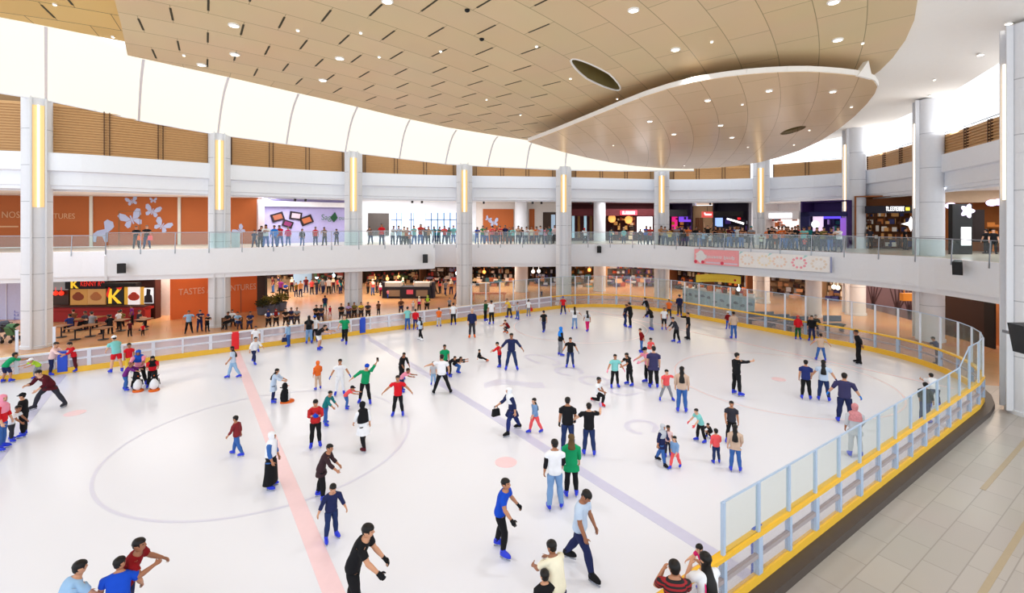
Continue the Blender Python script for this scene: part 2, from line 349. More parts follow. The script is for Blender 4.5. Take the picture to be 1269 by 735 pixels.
for k, P, n in (('A', PA, 21), ('B', PB, 22), ('C', PC, 23)):
    z0, z1 = ZL[k]; h = z1-z0
    b = MB(); b.sweep(P, [(0, z0+.32), (.06, z0+.32), (.06, z0+.26), (.14, z0+.26), (.14, z0), (.7, z0), (.7, z1-.3), (.25, z1), (0, z1)])
    struct('trim_%d' % n, b, W_FAS, 'white curved balcony front of the upper gallery')
b = MB(); b.box(((PA[-1]+PB[0])/2+Vector((0, 0, 4.2))), ((PA[-1]-PB[0]).length+.1, .14, 1.6), (PA[-1]-PB[0])); struct('trim_24', b, W_FAS)
b = MB(); b.box(((PB[-1]+PC[0])/2+Vector((0, 0, 4.2))), ((PC[0]-PB[-1]).length+.1, .14, 1.6), (PC[0]-PB[-1])); struct('trim_25', b, W_FAS)
def deck(P, z0, z1, d, name, m, d0=.3):
    b = MB(); q = []
    for p in P: e = FW*(1/p.dot(FW)); g_ = Vector((p.x, p.y, 0))/p.dot(FW); q.append([Vector((p.x, p.y, 0))+g_*o+Vector((0, 0, z)) for o, z in ((d0, z0), (d, z0), (d, z1), (d0, z1))])
    b.loft(q, 0, True, True); struct(name, b, m)
deck(PA, 4.6, 5.15, 12, 'floor_gallery_left', L2TILE); deck(PB, 4.6, 5.28, 14, 'floor_gallery', L2TILE); deck(PC, 4.6, 5.14, 15, 'floor_gallery_right', L2TILE)
def balustrade(P, z, lab, h=1.1, step=2.0):
    Q = resample(P, step); t = thing('glass_balustrade', lab, 'balustrade', (Q[0].x, Q[0].y, z))
    b = MB(); b.sweep([(p.x, p.y) for p in Q], [(.04, z+h-.02), (.1, z+h-.02), (.1, z+h+.03), (.04, z+h+.03)]); link('handrail', b, STEEL, t)
    for i in range(len(Q)):
        d = (Q[min(i+1, len(Q)-1)]-Q[max(i-1, 0)]).normalized(); p = Q[i]
        n = Vector((-d.y, d.x, 0)); n = n if n.dot(p-Vector((8, 20, 0))) < 0 else -n
        b = MB(); b.bar(p+n*.03+Vector((0, 0, z-.3)), p-n*.05+Vector((0, 0, z+h)), .06, .03); link('post', b, STEEL, t)
        if i < len(Q)-1:
            q = Q[i+1]; b = MB(); e = (q-p).normalized()*.06; b.bar(p+e-n*.02+Vector((0, 0, z+h/2)), q-e-n*.02+Vector((0, 0, z+h/2)), .016, h-.1); link('glass_pane', b, GLS, t)
balustrade(PA, 5.15, 'glass balustrade on the upper gallery at the far left before the orange hoarding')
balustrade(PB, 5.38, 'glass balustrade on the projecting balcony between the orange wall and the lilac shop')
balustrade(PC, 5.15, 'long glass balustrade on the upper gallery, lined with spectators')
# third level front
b = MB(); b.sweep(P3, [(.3, 9.13), (1.2, 9.13), (1.2, 11.25), (0, 11.25), (0, 10.22), (.04, 10.2), (.22, 10.16), (.22, 9.36), (.3, 9.33)]); struct('trim_26', b, W_FAS, 'white stepped front of the third level')
deck(P3, 9.3, 9.55, 14, 'ceiling_gallery', W_CEIL, .9)
deck(P3, 10.9, 11.2, 9, 'floor_third', L2TILE, .9)
# ================================================================ columns
COLS = [(46, 28.2, 1), (272, 33.9, 1), (438, 38.6, 1), (575.5, 41.6, 1), (698.5, 42.6, 1), (820, 45.0, 1), (943.5, 43.6, 1), (1060, 38.0, 1), (1153, 29.7, 1), (1279, 18.3, 1)]
BO = [(-160, 88), (0, 115), (66, 125.5), (172, 149), (258, 165), (420, 187), (560, 204), (690, 210.5), (800, 212.5), (900, 211)]   # lower edge of the backlit band in the photo
def ztop_col(u, D):
    if u < 900: return zat(lerp_tab(BO, u), D)+.25
    return 14.7 if u > 1000 else 13.2
for i, (u, D, _) in enumerate(COLS):
    c = pd(u, D); zt = ztop_col(u, D)
    lab = 'tall white round column with a warm vertical light slot, %s from the left' % ORD[i]
    t = thing('column', lab, 'column', (c.x, c.y, -.1), 'columns around the rink')
    if i < 9: del t['group']
    else: del t['group']
    r = .68; b = MB(); prof = [(r+.06, -.1), (r+.06, .05), (r, .06)]
    for k in range(1, 6):
        z = zt*k/6; prof += [(r, z-.012), (r-.012, z-.01), (r-.012, z+.01), (r, z+.012)]
    prof += [(r, zt)]
    for q0, q1 in zip(prof, prof[1:]): b.loft([[Vector((c.x+q[0]*math.cos(2*math.pi*k/36), c.y+q[0]*math.sin(2*math.pi*k/36), q[1])) for k in range(36)] for q in (q0, q1)])
    sh = link('shaft', b, W_COL, t, True)
    jb = MB()
    for k in range(1, 7):
        z = zt*k/7; jb.lathe((c.x, c.y, 0), [(r+.002, z-.018), (r+.006, z-.016), (r+.006, z+.016), (r+.002, z+.018)], 36)
    link('joint_line', jb, mat('column joint', (176, 180, 188), .6), t)
    tow = -Vector((c.x, c.y, 0)).normalized(); a_ = -R((-4, 0, 0, 0, 0, 0, 4, 62, 76, 72)[i]); d = Matrix.Rotation(a_, 3, 'Z') @ tow; n = Vector((-d.y, d.x, 0)); f = c+d*(r-.03); z0, z1 = 8.05, (zt-.75 if u < 900 else (12.0 if u < 1000 else 13.3))
    b = MB()
    for s in (-.31, .31): b.box(f+n*s+d*.06+Vector((0, 0, zt/2)), (.08, .2, zt), n)
    link('rib', b, W_COL, t)
    b = MB(); b.box(f+d*.05+Vector((0, 0, (z0+z1)/2)), (.5, .06, z1-z0), n); s = link('light_recess', b, TUBEB, t)
    b = MB(); b.tube([f+d*.12+Vector((0, 0, z0)), f+d*.12+Vector((0, 0, z1))], .05, 10); link('light_tube', b, TUBE, t, True)
for i, (u, D, zt, r) in enumerate(((646, 50.5, 9.5, .68), (743, 51, 9.5, .62), (1008, 37.2, 4.7, .55), (929, 49, 9.5, .5))):
    c = pd(u, D); b = MB(); b.lathe((c.x, c.y, -.1), [(r+.05, 0), (r+.05, .15), (r, .16), (r, zt), (r+.08, zt+.02), (r+.08, zt+.1)], 30)
    o = tag(link('pillar', b, W_COL, loc=(c.x, c.y, -.1)), 'plain white round pillar set back behind the %s' % ('balcony crowd right of the fourth tall column', 'balcony right of the fifth tall column', 'glass screen under the white banner', 'spectators left of the seventh tall column')[i], 'pillar')
# ================================================================ louvre screens of the third level
def louvre(u0, u1, h, lab, group=None):
    n = max(2, int((u1-u0)/12)); P = [pd(u0+(u1-u0)*i/n, lerp_tab(T3, u0+(u1-u0)*i/n)+.45) for i in range(n+1)]; P = resample(P, 2.6)
    t = thing('louvre_screen', lab, 'louvre screen', (P[0].x, P[0].y, 11.25))
    z0, z1 = 11.28, 11.25+h
    for i, p in enumerate(P):
        d = (P[min(i+1, len(P)-1)]-P[max(i-1, 0)]).normalized()
        b = MB()
        for s in ((-.13, .13) if 0 < i < len(P)-1 else (0,)): b.box(p+d*s+Vector((0, 0, (z0+z1)/2)), (.05, .14, z1-z0), d)
        link('frame', b, LOUVD, t)
        if i < len(P)-1:
            q = P[i+1]; b = MB(); e = (q-p).normalized(); m = int((z1-z0)/.16); nn = Vector((-e.y, e.x, 0))
            b.bar(p+e*.0+nn*.05+Vector((0, 0, (z0+z1)/2)), q-e*.0+nn*.05+Vector((0, 0, (z0+z1)/2)), .02, z1-z0-.02)
            for k in range(m):
                z = z0+.08+k*.16; b.bar(p+e*.02+Vector((0, 0, z)), q-e*.02+Vector((0, 0, z)), .1, .05)
            link('slat_panel', b, LOUV, t)
    if h < 2:
        b = MB()
        for a, c in zip(P, P[1:]): b.bar(a+Vector((0, 0, z1+.1)), c+Vector((0, 0, z1+.1)), .05, .04)
        link('top_rail', b, STEEL, t)
cu = [-60]+[c[0] for c in COLS]
hs = [3.0, 3.0, 2.4, 1.9, 1.6, 1.4, 1.3, 1.25, 1.25, 1.25]
for i in range(10):
    a, c = cu[i], cu[i+1]; wa = 15 if i else 0
    louvre(a+wa, c-14, hs[i], 'bronze slatted screen on the third level, ' + ('left of the first tall column' if i == 0 else 'between the %s and %s tall columns' % (ORD[i-1], ORD[i])))
b = MB(); b.sweep(upath(T3, -160, 930, 40, 1.3), [(0, 11.2), (.15, 11.2), (.15, 15.0), (0, 15.0)]); struct('wall_third', b, mat('brown backing wall', (150, 118, 82), .8))
# ================================================================ ceilings
def cz(D): return 16.4-.07*D
def pc(u, v, dz=0.0):
    D = (9.2+dz)/((HV-v)/F+.07); return pd(u, D, cz(D)+dz)
def pplan(x, y, dz=0.0): D = x*FW.x+y*FW.y; return Vector((x, y, cz(D)+dz))
edgeR = [pc(*q) for q in ((1137, 0), (1133, 25), (1122, 50), (1106, 72), (1090, 88), (1075, 98))]
inner = [pc(*q) for q in ((655, 174), (610, 167), (555, 158), (490, 144), (420, 127), (350, 111), (280, 95), (215, 81), (158, 68.5))]
under = [pc(*q) for q in ((1062, 112), (1030, 135), (960, 150), (880, 160), (800, 168), (720, 172))]
step = [pc(*q) for q in ((150, 30), (142, 0))]
sx = step[-1]
outline = edgeR+under+inner+step+[pplan(sx.x-2.5, 8), pplan(sx.x-4, -6), pplan(8, -6), pplan(16, -4), pplan(20, 1.5)]
def lens(c, a, bq, rot, n=20):
    out = []
    for i in range(n):
        t = 2*math.pi*i/n; x = a*math.cos(t); y = bq*math.sin(t)*(1-.25*abs(math.cos(t)))
        out.append(pplan(c.x+x*math.cos(rot)-y*math.sin(rot), c.y+x*math.sin(rot)+y*math.cos(rot)))
    return out
hl, hr = pc(709, 73), pc(767, 112); hc = (hl+hr)/2; hd = hr-hl; hrot = math.atan2(hd.y, hd.x)
LENS = lens(hc, hd.length/2, .62, hrot)
b = MB(); b.flat(outline, [LENS], Vector((0, 0, .35))); struct('ceiling', b, WOODC)
b = MB(); b.loft([LENS, [p+Vector((0, 0, .7)) for p in lens(hc, hd.length/2*.9, .5, hrot)]], 0, False, True); tag(link('ceiling_opening', b, mat('olive recess lining', (128, 112, 66), .6)), 'dark lens shaped recess in the tan ceiling', 'ceiling recess', kind='structure')
b = MB()
for p, q in zip(LENS, LENS[1:]+LENS[:1]): b.bar(p, q, .08, .06)
struct('trim_27', b, W_CEIL)
# raised left part
ls = [pc(*q, .5) for q in ((157, 52), (100, 41), (40, 29), (0, 21.5), (-80, 6))]
lsp = ls+[pplan(-14, 16, .5), pplan(-10, 2, .5), pplan(sx.x-3, 4, .5), Vector((step[1].x-.3, step[1].y, 0)), Vector((inner[-1].x-.3, inner[-1].y, 0))]
b = MB(); b.flat(ls+[pplan(-14, 16, .5), pplan(-10, 2, .5), pplan(sx.x-3, 4, .5), Vector((step[1].x+.3, step[1].y, cz(step[1].dot(FW))+.5)), Vector((inner[-1].x+.4, inner[-1].y, cz(inner[-1].dot(FW))+.5))], (), Vector((0, 0, .3)))
struct('ceiling_left', b, brickmat('golden ceiling panels', (226, 190, 118), (214, 178, 108), (120, 100, 60), 3.0, 1.6, .022, .5, polar=(2, 60, 48)))
# backlit band
IN = [pc(-80, 6, .5), pc(0, 21.5, .5), pc(57, 32.5, .5), pc(110, 43, .5)]+[pc(u, v) for u, v in ((178, 73), (230, 84.5), (283, 95.5), (330, 106), (370, 115.5), (443, 132), (508, 148), (566, 160.5), (617, 168.5), (660, 175), (705, 178), (770, 182), (850, 186))]
OU = [-90, 0, 57, 112, 172, 222, 270, 315, 355, 428, 495, 552, 604, 652, 700, 770, 860]
OUT = [pd(u, lerp_tab([(c[0], c[1]-.35) for c in COLS[:7]], u), 0) for u in OU]
OUT = [Vector((p.x, p.y, zat(lerp_tab(BO, u), p.dot(FW)))) for p, u in zip(OUT, OU)]
rings = []
for p, q in zip(IN, OUT):
    row = []
    for k in range(7):
        t = k/6; m = p.lerp(q, t); m.z += .55*math.sin(math.pi*t); row.append(m)
    rings.append(row)
b = MB(); vs = [v for r in rings for v in r]; vs2 = [v+Vector((0, 0, .12)) for v in vs]; n = len(rings)
fs = [(i*7+k, i*7+k+1, (i+1)*7+k+1, (i+1)*7+k) for i in range(n-1) for k in range(6)]
b.add(vs, fs); b.add(vs2, fs)
tag(link('luminous_ceiling', b, LUMI, smooth=True), 'wide glowing cream band of backlit ceiling curving above the columns', 'luminous ceiling', kind='structure')
b = MB()
for i in (2, 4, 6, 8, 9, 10, 11, 12, 13, 14):
    for a, c in zip(rings[i], rings[i][1:]): b.bar(a-Vector((0, 0, .03)), c-Vector((0, 0, .03)), .12, .02)
for a, c in zip(OUT, OUT[1:]): b.bar(a, c, .08, .1)
struct('trim_28', b, JOINT)
# dark open slots at the short joints of the ceiling panels
SLOT = mat('dark slot', (62, 56, 38), .7); bs = MB()
def inpoly(x, y, P):
    c = False
    for p, q in zip(P, P[1:]+P[:1]):
        if (p[1] > y) != (q[1] > y) and x < (q[0]-p[0])*(y-p[1])/(q[1]-p[1])+p[0]: c = not c
    return c
for row in range(18, 40):
    for k in range(-12, 14):
        th = (k*3.0-(1.5 if row % 2 == 0 else 0))/48; r0, r1 = row*1.6+.25, row*1.6+1.35
        P0, P1 = [(2+math.sin(th)*r, 60-math.cos(th)*r) for r in (r0, r1)]
        m_ = Vector(((P0[0]+P1[0])/2, (P0[1]+P1[1])/2, 0)); D = m_.dot(FW)
        if D < 9: continue
        u = CU+F*m_.dot(RT)/D
        if u > 690: continue
        for dz, poly in ((0, outline), (.5, lsp)):
            if inpoly(P0[0], P0[1], poly) and inpoly(P1[0], P1[1], poly):
                bs.bar(pplan(P0[0], P0[1], dz-.004), pplan(P1[0], P1[1], dz-.004), .075, .012); break
struct('trim_39', bs, SLOT)  # ceiling_slots
# leaf shaped lower ceiling
def pl(u, v): D = 8.8/((HV-v)/F+.091); return pd(u, D, 16.0-.091*D)
LF = [(655, 176), (675, 182), (700, 189), (730, 196), (760, 202), (790, 206), (820, 208.5), (850, 209.5), (880, 208.5), (910, 206), (940, 201.5), (965, 195), (990, 187), (1015, 175.5), (1038, 161), (1058, 145), (1074, 129), (1084, 116), (1087, 108), (1083, 101), (1074, 97), (1058, 94), (1040, 92), (1020, 90.5), (1000, 89.5), (975, 89.8), (950, 91), (925, 93), (900, 96), (880, 99), (860, 102.5), (830, 110), (800, 119.5), (770, 131), (740, 143), (715, 153), (690, 163), (670, 170.5)]
LFP = [pl(*q) for q in LF]
def pll(x, y, dz=0): D = x*FW.x+y*FW.y; return Vector((x, y, 16.0-.091*D+dz))
ol, orr = pl(970, 167), pl(996, 156); oc = (ol+orr)/2; od = orr-ol
OV = []
for i in range(18):
    t = 2*math.pi*i/18; x = od.length/2*math.cos(t); y = .5*math.sin(t); a = math.atan2(od.y, od.x); OV.append(pll(oc.x+x*math.cos(a)-y*math.sin(a), oc.y+x*math.sin(a)+y*math.cos(a)))
b = MB(); b.flat(LFP, [OV], Vector((0, 0, .22))); lf = tag(link('ceiling_leaf', b, WOODL), 'satin tan leaf shaped lower ceiling panel hanging under the tan ceiling', 'ceiling panel', kind='structure')
b = MB()
for p, q in zip(LFP, LFP[1:]+LFP[:1]): b.bar(p+Vector((0, 0, .15)), q+Vector((0, 0, .15)), .12, .24)
tag(link('leaf_edge', b, W_CEIL), kind='structure'); 
b = MB(); b.loft([OV, [p+Vector((0, 0, .5)) for p in OV]], 0, False, True); struct('trim_29', b, mat('olive recess lining', (128, 112, 66), .6))
f0, f1, f2 = pl(1078, 99), pl(1060, 94.5), pl(1073, 96)
b = MB(); up = Vector((0, 0, 1)); nn = (f1-f0).normalized().cross(up)*.12
b.hexa([f0-nn, f1-nn, f2-nn+up*.75], [f0+nn, f1+nn, f2+nn+up*.75]); struct('trim_30', b, W_CEIL, 'small white fin on the tip of the leaf shaped ceiling')
# white outer ceiling at right
inn = [Vector((20, -6, 15.2)), Vector((21.5, 1, 15.3))]+[p+Vector((.0, 0, .12)) for p in edgeR]+[pc(1040, 130), pc(1000, 150), pc(950, 165), pc(900, 172)]
ou = [Vector((30, -6, 14.4)), pd(1400, 15.5, 14.4), pd(1330, 17.5, 14.4), pd(1276, 19.6, 14.4), pd(1220, 23.5, 14.5), pd(1190, 26.5, 14.6), pd(1153, 30.4, 14.6), pd(1110, 34.5, 14.5), pd(1070, 38.8, 14.4), pd(1020, 41.5, 14.2), pd(980, 42.5, 14.0), pd(945, 43, 13.8)]
rings = []
for p, q in zip(inn, ou): rings.append([p.lerp(q, k/5)+Vector((0, 0, .35*math.sin(math.pi*k/5))) for k in range(6)])
b = MB(); vs = [v for r in rings for v in r]; n = len(rings); fs = [(i*6+k, i*6+k+1, (i+1)*6+k+1, (i+1)*6+k) for i in range(n-1) for k in range(5)]
b.add(vs, fs); b.add([v+Vector((0, 0, .2)) for v in vs], fs); struct('ceiling_white', b, W_CEIL).data.polygons.foreach_set('use_smooth', [True]*(2*len(fs)))
# downlights
def downlight(p, r, lab, i, white=False):
    t = thing('ceiling_light', lab, 'ceiling light', p)
    b = MB(); b.lathe(p, [(r*1.35, .02), (r*1.35, -.03), (r*1.02, -.045), (r, -.02), (r, .02)], 16); link('frame', b, W_CEIL, t)
    b = MB(); b.lathe(p, [(r*.98, -.015), (r*.98, -.03)], 16); link('diffuser', b, BULB, t)
big = [(290, 31, 'tan ceiling, upper of the pair near the left step'), (291, 67, 'tan ceiling, lower of the pair near the left step'), (421, 72, 'tan ceiling above the third tall column'), (400, 99, 'tan ceiling near the glowing band above the third tall column'), (250, 80, 'tan ceiling nearest the left step and the glowing band'), (785, 12, 'tan ceiling above the dark lens shaped recess'), (837, 61, 'tan ceiling right of the dark lens shaped recess'), (1033, 2, 'tan ceiling at the top edge of the picture on the right'), (1038, 49, 'tan ceiling above the tip of the leaf panel'), (480, 1, 'tan ceiling at the top edge of the picture left of the middle')]
for i, (u, v, l) in enumerate(big): downlight(pc(u, v)-Vector((0, 0, .01)), .16, 'downlight in the '+l, i)
small = [(447, 40), (369, 37), (546, 63), (603, 123), (665, 57), (707, 97), (645, 142), (765, 122), (882, 51), (1069, 53), (68, 5), (140, 45), (228, 68), (470, 70)]
for i, (u, v) in enumerate(small): downlight(pc(u, v, .5 if u < 155 else 0)-Vector((0, 0, .01)), .055, 'small white downlight in the tan ceiling, %s of the small ones from the left' % ORD[sorted(x[0] for x in small).index(u)], i)
leafl = [(877, 124, 1), (953, 112, 1), (1032, 113, 1), (805, 150, 1), (835, 166, 1), (893, 155, 1), (907, 170, 1), (1003, 161, 0), (984, 179, 0), (920, 129, 0), (927, 182, 0), (848, 211-6, 0), (1055, 132, 0), (760, 180, 0)]
for i, (u, v, bg) in enumerate(leafl): downlight(pl(u, v)-Vector((0, 0, .01)), .13 if bg else .06, '%s downlight in the leaf shaped ceiling, %s of its lights from the left' % ('bright' if bg else 'small', ORD[sorted(x[0] for x in leafl).index(u)]), i)
def pw(u, v):   # a point of the white outer ceiling found by marching along the pixel's ray
    from mathutils.bvhtree import BVHTree
    bv = BVHTree.FromPolygons([tuple(v_) for v_ in vs], fs); o = Vector((0, 0, HC)); d = (FW+RT*((u-CU)/F)+Vector((0, 0, (HV-v)/F))).normalized()
    h = bv.ray_cast(o, d); return h[0]
for i, (u, v) in enumerate(((1250, 28), (1215, 67), (1158, 98), (1152, 118))):
    h = pw(u, v)
    if h: downlight(h-Vector((0, 0, .02)), .11 if i < 2 else .06, 'downlight in the white outer ceiling, %s from the right' % ORD[i], i)
for i, (u, v) in enumerate(((579, 12), (597, 48))):
    p = pc(u, v); b = MB(); b.lathe(p, [(.1, 0), (.1, -.05), (.05, -.09), (.0, -.1)], 12); tag(link('sprinkler_dome', b, BLACK, loc=p), 'small dark dome on the tan ceiling, %s of two' % ('upper', 'lower')[i], 'ceiling dome')
# ================================================================ walls, hoardings and shops behind the galleries
def wint(a, b, u):   # where the sight line of column u meets the plan line a-b
    d = FW+RT*((u-CU)/F); e = b-a; den = d.x*e.y-d.y*e.x
    return d*((a.x*e.y-a.y*e.x)/den)
class Wall:
    def __init__(s, u0, D0, u1, D1):
        s.a, s.b = pd(u0, D0), pd(u1, D1); s.M = frame(s.a, s.b); s.W = (s.b-s.a).length; s.i = s.M.inverted()
    def x(s, u): return (s.i @ wint(s.a, s.b, u)).x
    def xy(s, u, v): p = wint(s.a, s.b, u); return (s.i @ p).x, zat(v, p.dot(FW))
    def rect(s, mb, u0, v0, u1, v1, z0, z1, mi=0):   # upper left / lower right photo corners
        x0, y0 = s.xy(u0, v0); x1, y1 = s.xy(u1, v1); wbox(mb, s.M, x0, x1, min(y0, y1), max(y0, y1), z0, z1, mi)
    def panel(s, y0, y1, x0=None, x1=None, z0=-.15, z1=0): b = MB(); wbox(b, s.M, 0 if x0 is None else x0, s.W if x1 is None else x1, y0, y1, z0, z1); return b
def cmat(rgb, rough=.7, em=0): return mat('paint %d %d %d%s' % (rgb+(' lit' if em else '',)), rgb, rough, emit=em)
def glyphs(W, u0, u1, v, h, n, z=.05):
    b = MB(); x0, y = W.xy(u0, v); x1, y2 = W.xy(u1, v); st = (x1-x0)/n
    hh = h
    for i in range(n):
        x = x0+st*i; yy = y+(y2-y)*i/n; a = random.choice((0, 1, 2, 3)); w_ = st*.16
        wbox(b, W.M, x, x+w_, yy-hh/2, yy+hh/2, z-.02, z)
        if a != 1: wbox(b, W.M, x, x+st*.66, yy+hh/2-.09*hh*2, yy+hh/2, z-.02, z)
        if a in (0, 2): wbox(b, W.M, x, x+st*.6, yy-.08*hh, yy+.08*hh, z-.02, z)
        if a != 3: wbox(b, W.M, x, x+st*.66, yy-hh/2, yy-hh/2+.17*hh, z-.02, z)
        if a > 1: wbox(b, W.M, x+st*.52, x+st*.68, yy-hh/2, yy+hh/2, z-.02, z)
    return b
def goods(name, W, x0, x1, y0, y1, zb, zf, n, cols, parent, smin=.12, smax=.4):
    b = MB(); ms = [cmat(c) for c in cols]; ny = max(1, round((y1-y0)/.55))
    for i in range(n):
        x = random.uniform(x0, x1-.2); k = random.randrange(ny); y = y0+(y1-y0)*k/ny; w_ = random.uniform(smin, smax); h = random.uniform(.15, min(.5, (y1-y0)/ny-.03)); z = random.uniform(zb+.1, zf-.1)
        wbox(b, W.M, x, min(x1, x+w_), y, y+h, z-.1, z+.1, random.randrange(len(ms)))
    o = link(name, b, ms, parent); o['kind'] = 'stuff'; return o
def shelves(W, x0, x1, y0, y1, zb, zf, parent, m, n=4):
    b = MB()
    for k in range(n+1): y = y0+(y1-y0)*k/n; wbox(b, W.M, x0, x1, y-.025, y+.0, zb, zf)
    for k in range(5): x = x0+(x1-x0)*k/4; wbox(b, W.M, x-.03, x+.03, y0, y1, zb, zf)
    link('shelving', b, m, parent)
def lamps(W, pts, r, m, parent, z=.5):
    for u, v in pts:
        x, y = W.xy(u, v); p = W.M @ Vector((x, y, z)); b = MB(); b.lathe(p, [(r*.3, -r), (r*.8, -r*.7), (r, 0), (r*.8, r*.7), (r*.3, r)], 12); b.tube([p+Vector((0, 0, r)), p+Vector((0, 0, r+.3))], .015, 5); link('pendant_lamp', b, m, parent, True)
def shop(lab, W, y0, y1, wall_rgb, u0=None, u1=None, depth=2.5, name='shop'):
    x0 = 0 if u0 is None else W.x(u0); x1 = W.W if u1 is None else W.x(u1); p = W.M @ Vector(((x0+x1)/2, y0, 0)); t = thing(name, lab, 'shop', p); m = cmat(wall_rgb)
    b = MB(); wbox(b, W.M, x0, x1, y0, y1, -depth-.1, -depth); link('back_wall', b, m, t)
    for s in (x0, x1): b = MB(); wbox(b, W.M, s-.06, s+.06, y0, y1, -depth, 0); link('side_wall', b, m, t)
    b = MB(); wbox(b, W.M, x0, x1, y1-.1, y1, -depth, 0); link('soffit', b, m, t)
    return t, x0, x1
def butterfly(W, u, v, s, rot, name, lab, m=None):
    x, y = W.xy(u, v); b = MB(); c, sn = math.cos(R(rot)), math.sin(R(rot))
    for sd in (1, -1):
        for pts in ([(0.04, 0), (.2, .34), (.42, .50), (.56, .40), (.50, .12), (.28, -.02)], [(.04, -.02), (.28, -.04), (.42, -.18), (.34, -.38), (.2, -.36), (.08, -.16)]):
            P = [(x+s*(px*sd*c-py*sn), y+s*(px*sd*sn+py*c)) for px, py in pts]; wshape(b, W.M, P, .005, .02)
    P = [(x+s*(px*c-py*sn), y+s*(px*sn+py*c)) for px, py in ((-.03, -.25), (.03, -.25), (.03, .22), (-.03, .22))]; wshape(b, W.M, P, .005, .025)
    tag(link(name, b, m or cmat((176, 184, 214)), loc=W.M @ Vector((x, y, 0))), lab, 'wall decal')
DEC = cmat((176, 184, 214))
# ---- upper gallery, orange hoarding
UO = Wall(-70, 37.0, 319, 42.2)
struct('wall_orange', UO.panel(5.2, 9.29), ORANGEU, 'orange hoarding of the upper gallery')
b = MB()
for u in (113.5, 222.5): x = UO.x(u); wbox(b, UO.M, x-.11, x+.11, 5.2, 9.4, 0, .1)
struct('trim_31', b, cmat((214, 208, 196)))
def wtext(W, s, u, v, size, m, lab, wid=None, nm='wall_lettering'):
    x, y = W.xy(u, v); mb = text_mb(s, size, W.M @ Matrix.Translation((x, y, .02)), .008)
    if wid:
        inv = W.i; xs = [(inv @ Vector(q)).x for q in mb.v]; f = wid/(max(xs)-min(xs)); mb.v = [tuple(W.M @ Vector((x+((inv @ Vector(q)).x-x)*f, (inv @ Vector(q)).y, (inv @ Vector(q)).z))) for q in mb.v]
    return tag(link(nm, mb, m, loc=W.M @ Vector((x, y, 0))), lab, 'lettering')
LET = cmat((206, 160, 120))
wtext(UO, 'NOS', 2, 270, .72, LET, 'letters NOS on the orange hoarding left of the first tall column', UO.x(24)-UO.x(2))
wtext(UO, 'ADVENTURES', 35, 271, .62, LET, 'lettering ADVENTURES on the orange hoarding, half hidden by the first tall column', UO.x(93)-UO.x(35))
x0, y0 = UO.xy(-20, 281); b = MB(); wbox(b, UO.M, UO.x(-20), UO.x(23), y0-.05, y0+.06, .01, .02); tag(link('wall_decal', b, LET, loc=UO.M @ Vector((x0, y0, 0))), 'thin pale line under the letters NOS on the orange hoarding', 'wall decal')
butterfly(UO, 163.5, 272, 1.55, 20, 'butterfly_decal', 'largest pale butterfly on the orange hoarding above the two people')
butterfly(UO, 189, 262, 1.1, -15, 'butterfly_decal', 'middle sized pale butterfly on the orange hoarding')
butterfly(UO, 163.5, 249.5, .8, 15, 'butterfly_decal', 'highest pale butterfly on the orange hoarding')
butterfly(UO, 190, 248.5, .5, 0, 'butterfly_decal', 'tiny pale butterfly near the top of the orange hoarding')
butterfly(UO, 201, 280, 1.2, -30, 'butterfly_decal', 'lowest pale winged decal on the orange hoarding right of the two people')
butterfly(UO, 297, 286, .9, 40, 'butterfly_decal', 'pale winged decal on the orange hoarding right of the second tall column')
b = MB(); hp = [(116, 300), (119, 300), (120, 293), (127, 293), (130, 300), (133.5, 300), (134, 288), (138, 285), (141.5, 281), (140, 275), (133, 272), (129, 275), (130, 284), (121, 286), (115, 290)]
wshape(b, UO.M, [UO.xy(*q) for q in hp][::-1], .005, .03); tag(link('horse_decal', b, DEC, loc=UO.M @ Vector(UO.xy(128, 290)+(0,))), 'pale blue animal silhouette on the orange hoarding left of the two people', 'wall decal')
b = MB(); UO.rect(b, 147, 261.5, 148, 304, 0, .02); UO.rect(b, 173, 261.5, 174, 304, 0, .02); UO.rect(b, 147, 261.5, 174, 262.3, 0, .02); struct('door_1', b, cmat((120, 92, 60)))
b = MB(); p = edge_pt0 = pd(292, lerp_tab(TB, 292)+1.6, 5.3); b.box(p+Vector((0, 0, .55)), (.5, .3, 1.1), RT); b.box(p+Vector((0, 0, 1.13)), (.56, .36, .06), RT); tag(link('litter_bin', b, cmat((206, 220, 228)), loc=p), 'pale box shaped bin behind the glass right of the second tall column', 'bin')
# ---- upper gallery, lilac shop
UL = Wall(319, 41.5, 436, 47.0)
t, x0, x1 = shop('lilac walled cafe with tilted dark pictures on the upper gallery', UL, 5.2, 9.26, (172, 164, 208), 327, 436, .3)
b = MB(); UL.rect(b, 327, 249, 436, 257.5, .0, .3); link('header', b, WHITEP, t)
b = MB(); UL.rect(b, 319, 247, 327, 304, -.2, .25); struct('wall_pier', b, cmat((186, 172, 176)))
for i, (u, v, s, r) in enumerate(((345, 269, .95, 18), (357.5, 277.5, .8, -20), (367.5, 267.5, .95, -8), (381, 273, 1.0, 22))):
    x, y = UL.xy(u, v); 
    pts = [(-.55, -.38), (.55, -.38), (.55, .38), (-.55, .38)]; c, sn = math.cos(R(r)), math.sin(R(r)); P = [(x+s*(a*c-q*sn), y+s*(a*sn+q*c)) for a, q in pts]; b = MB(); wshape(b, UL.M, P, -.29, -.18)
    tt = thing('picture', 'tilted dark framed picture on the lilac wall, %s from the left' % ORD[i], 'picture', UL.M @ Vector((x, y, -.2))); link('frame', b, cmat((30, 16, 24)), tt)
    P = [(x+s*.7*(a*c-q*sn), y+s*.6*(a*sn+q*c)) for a, q in pts]; b = MB(); wshape(b, UL.M, P, -.18, -.16); link('print', b, cmat(((150, 84, 60), (120, 40, 90), (190, 170, 180), (176, 96, 60))[i]), tt)
GRN = cmat((74, 110, 84))
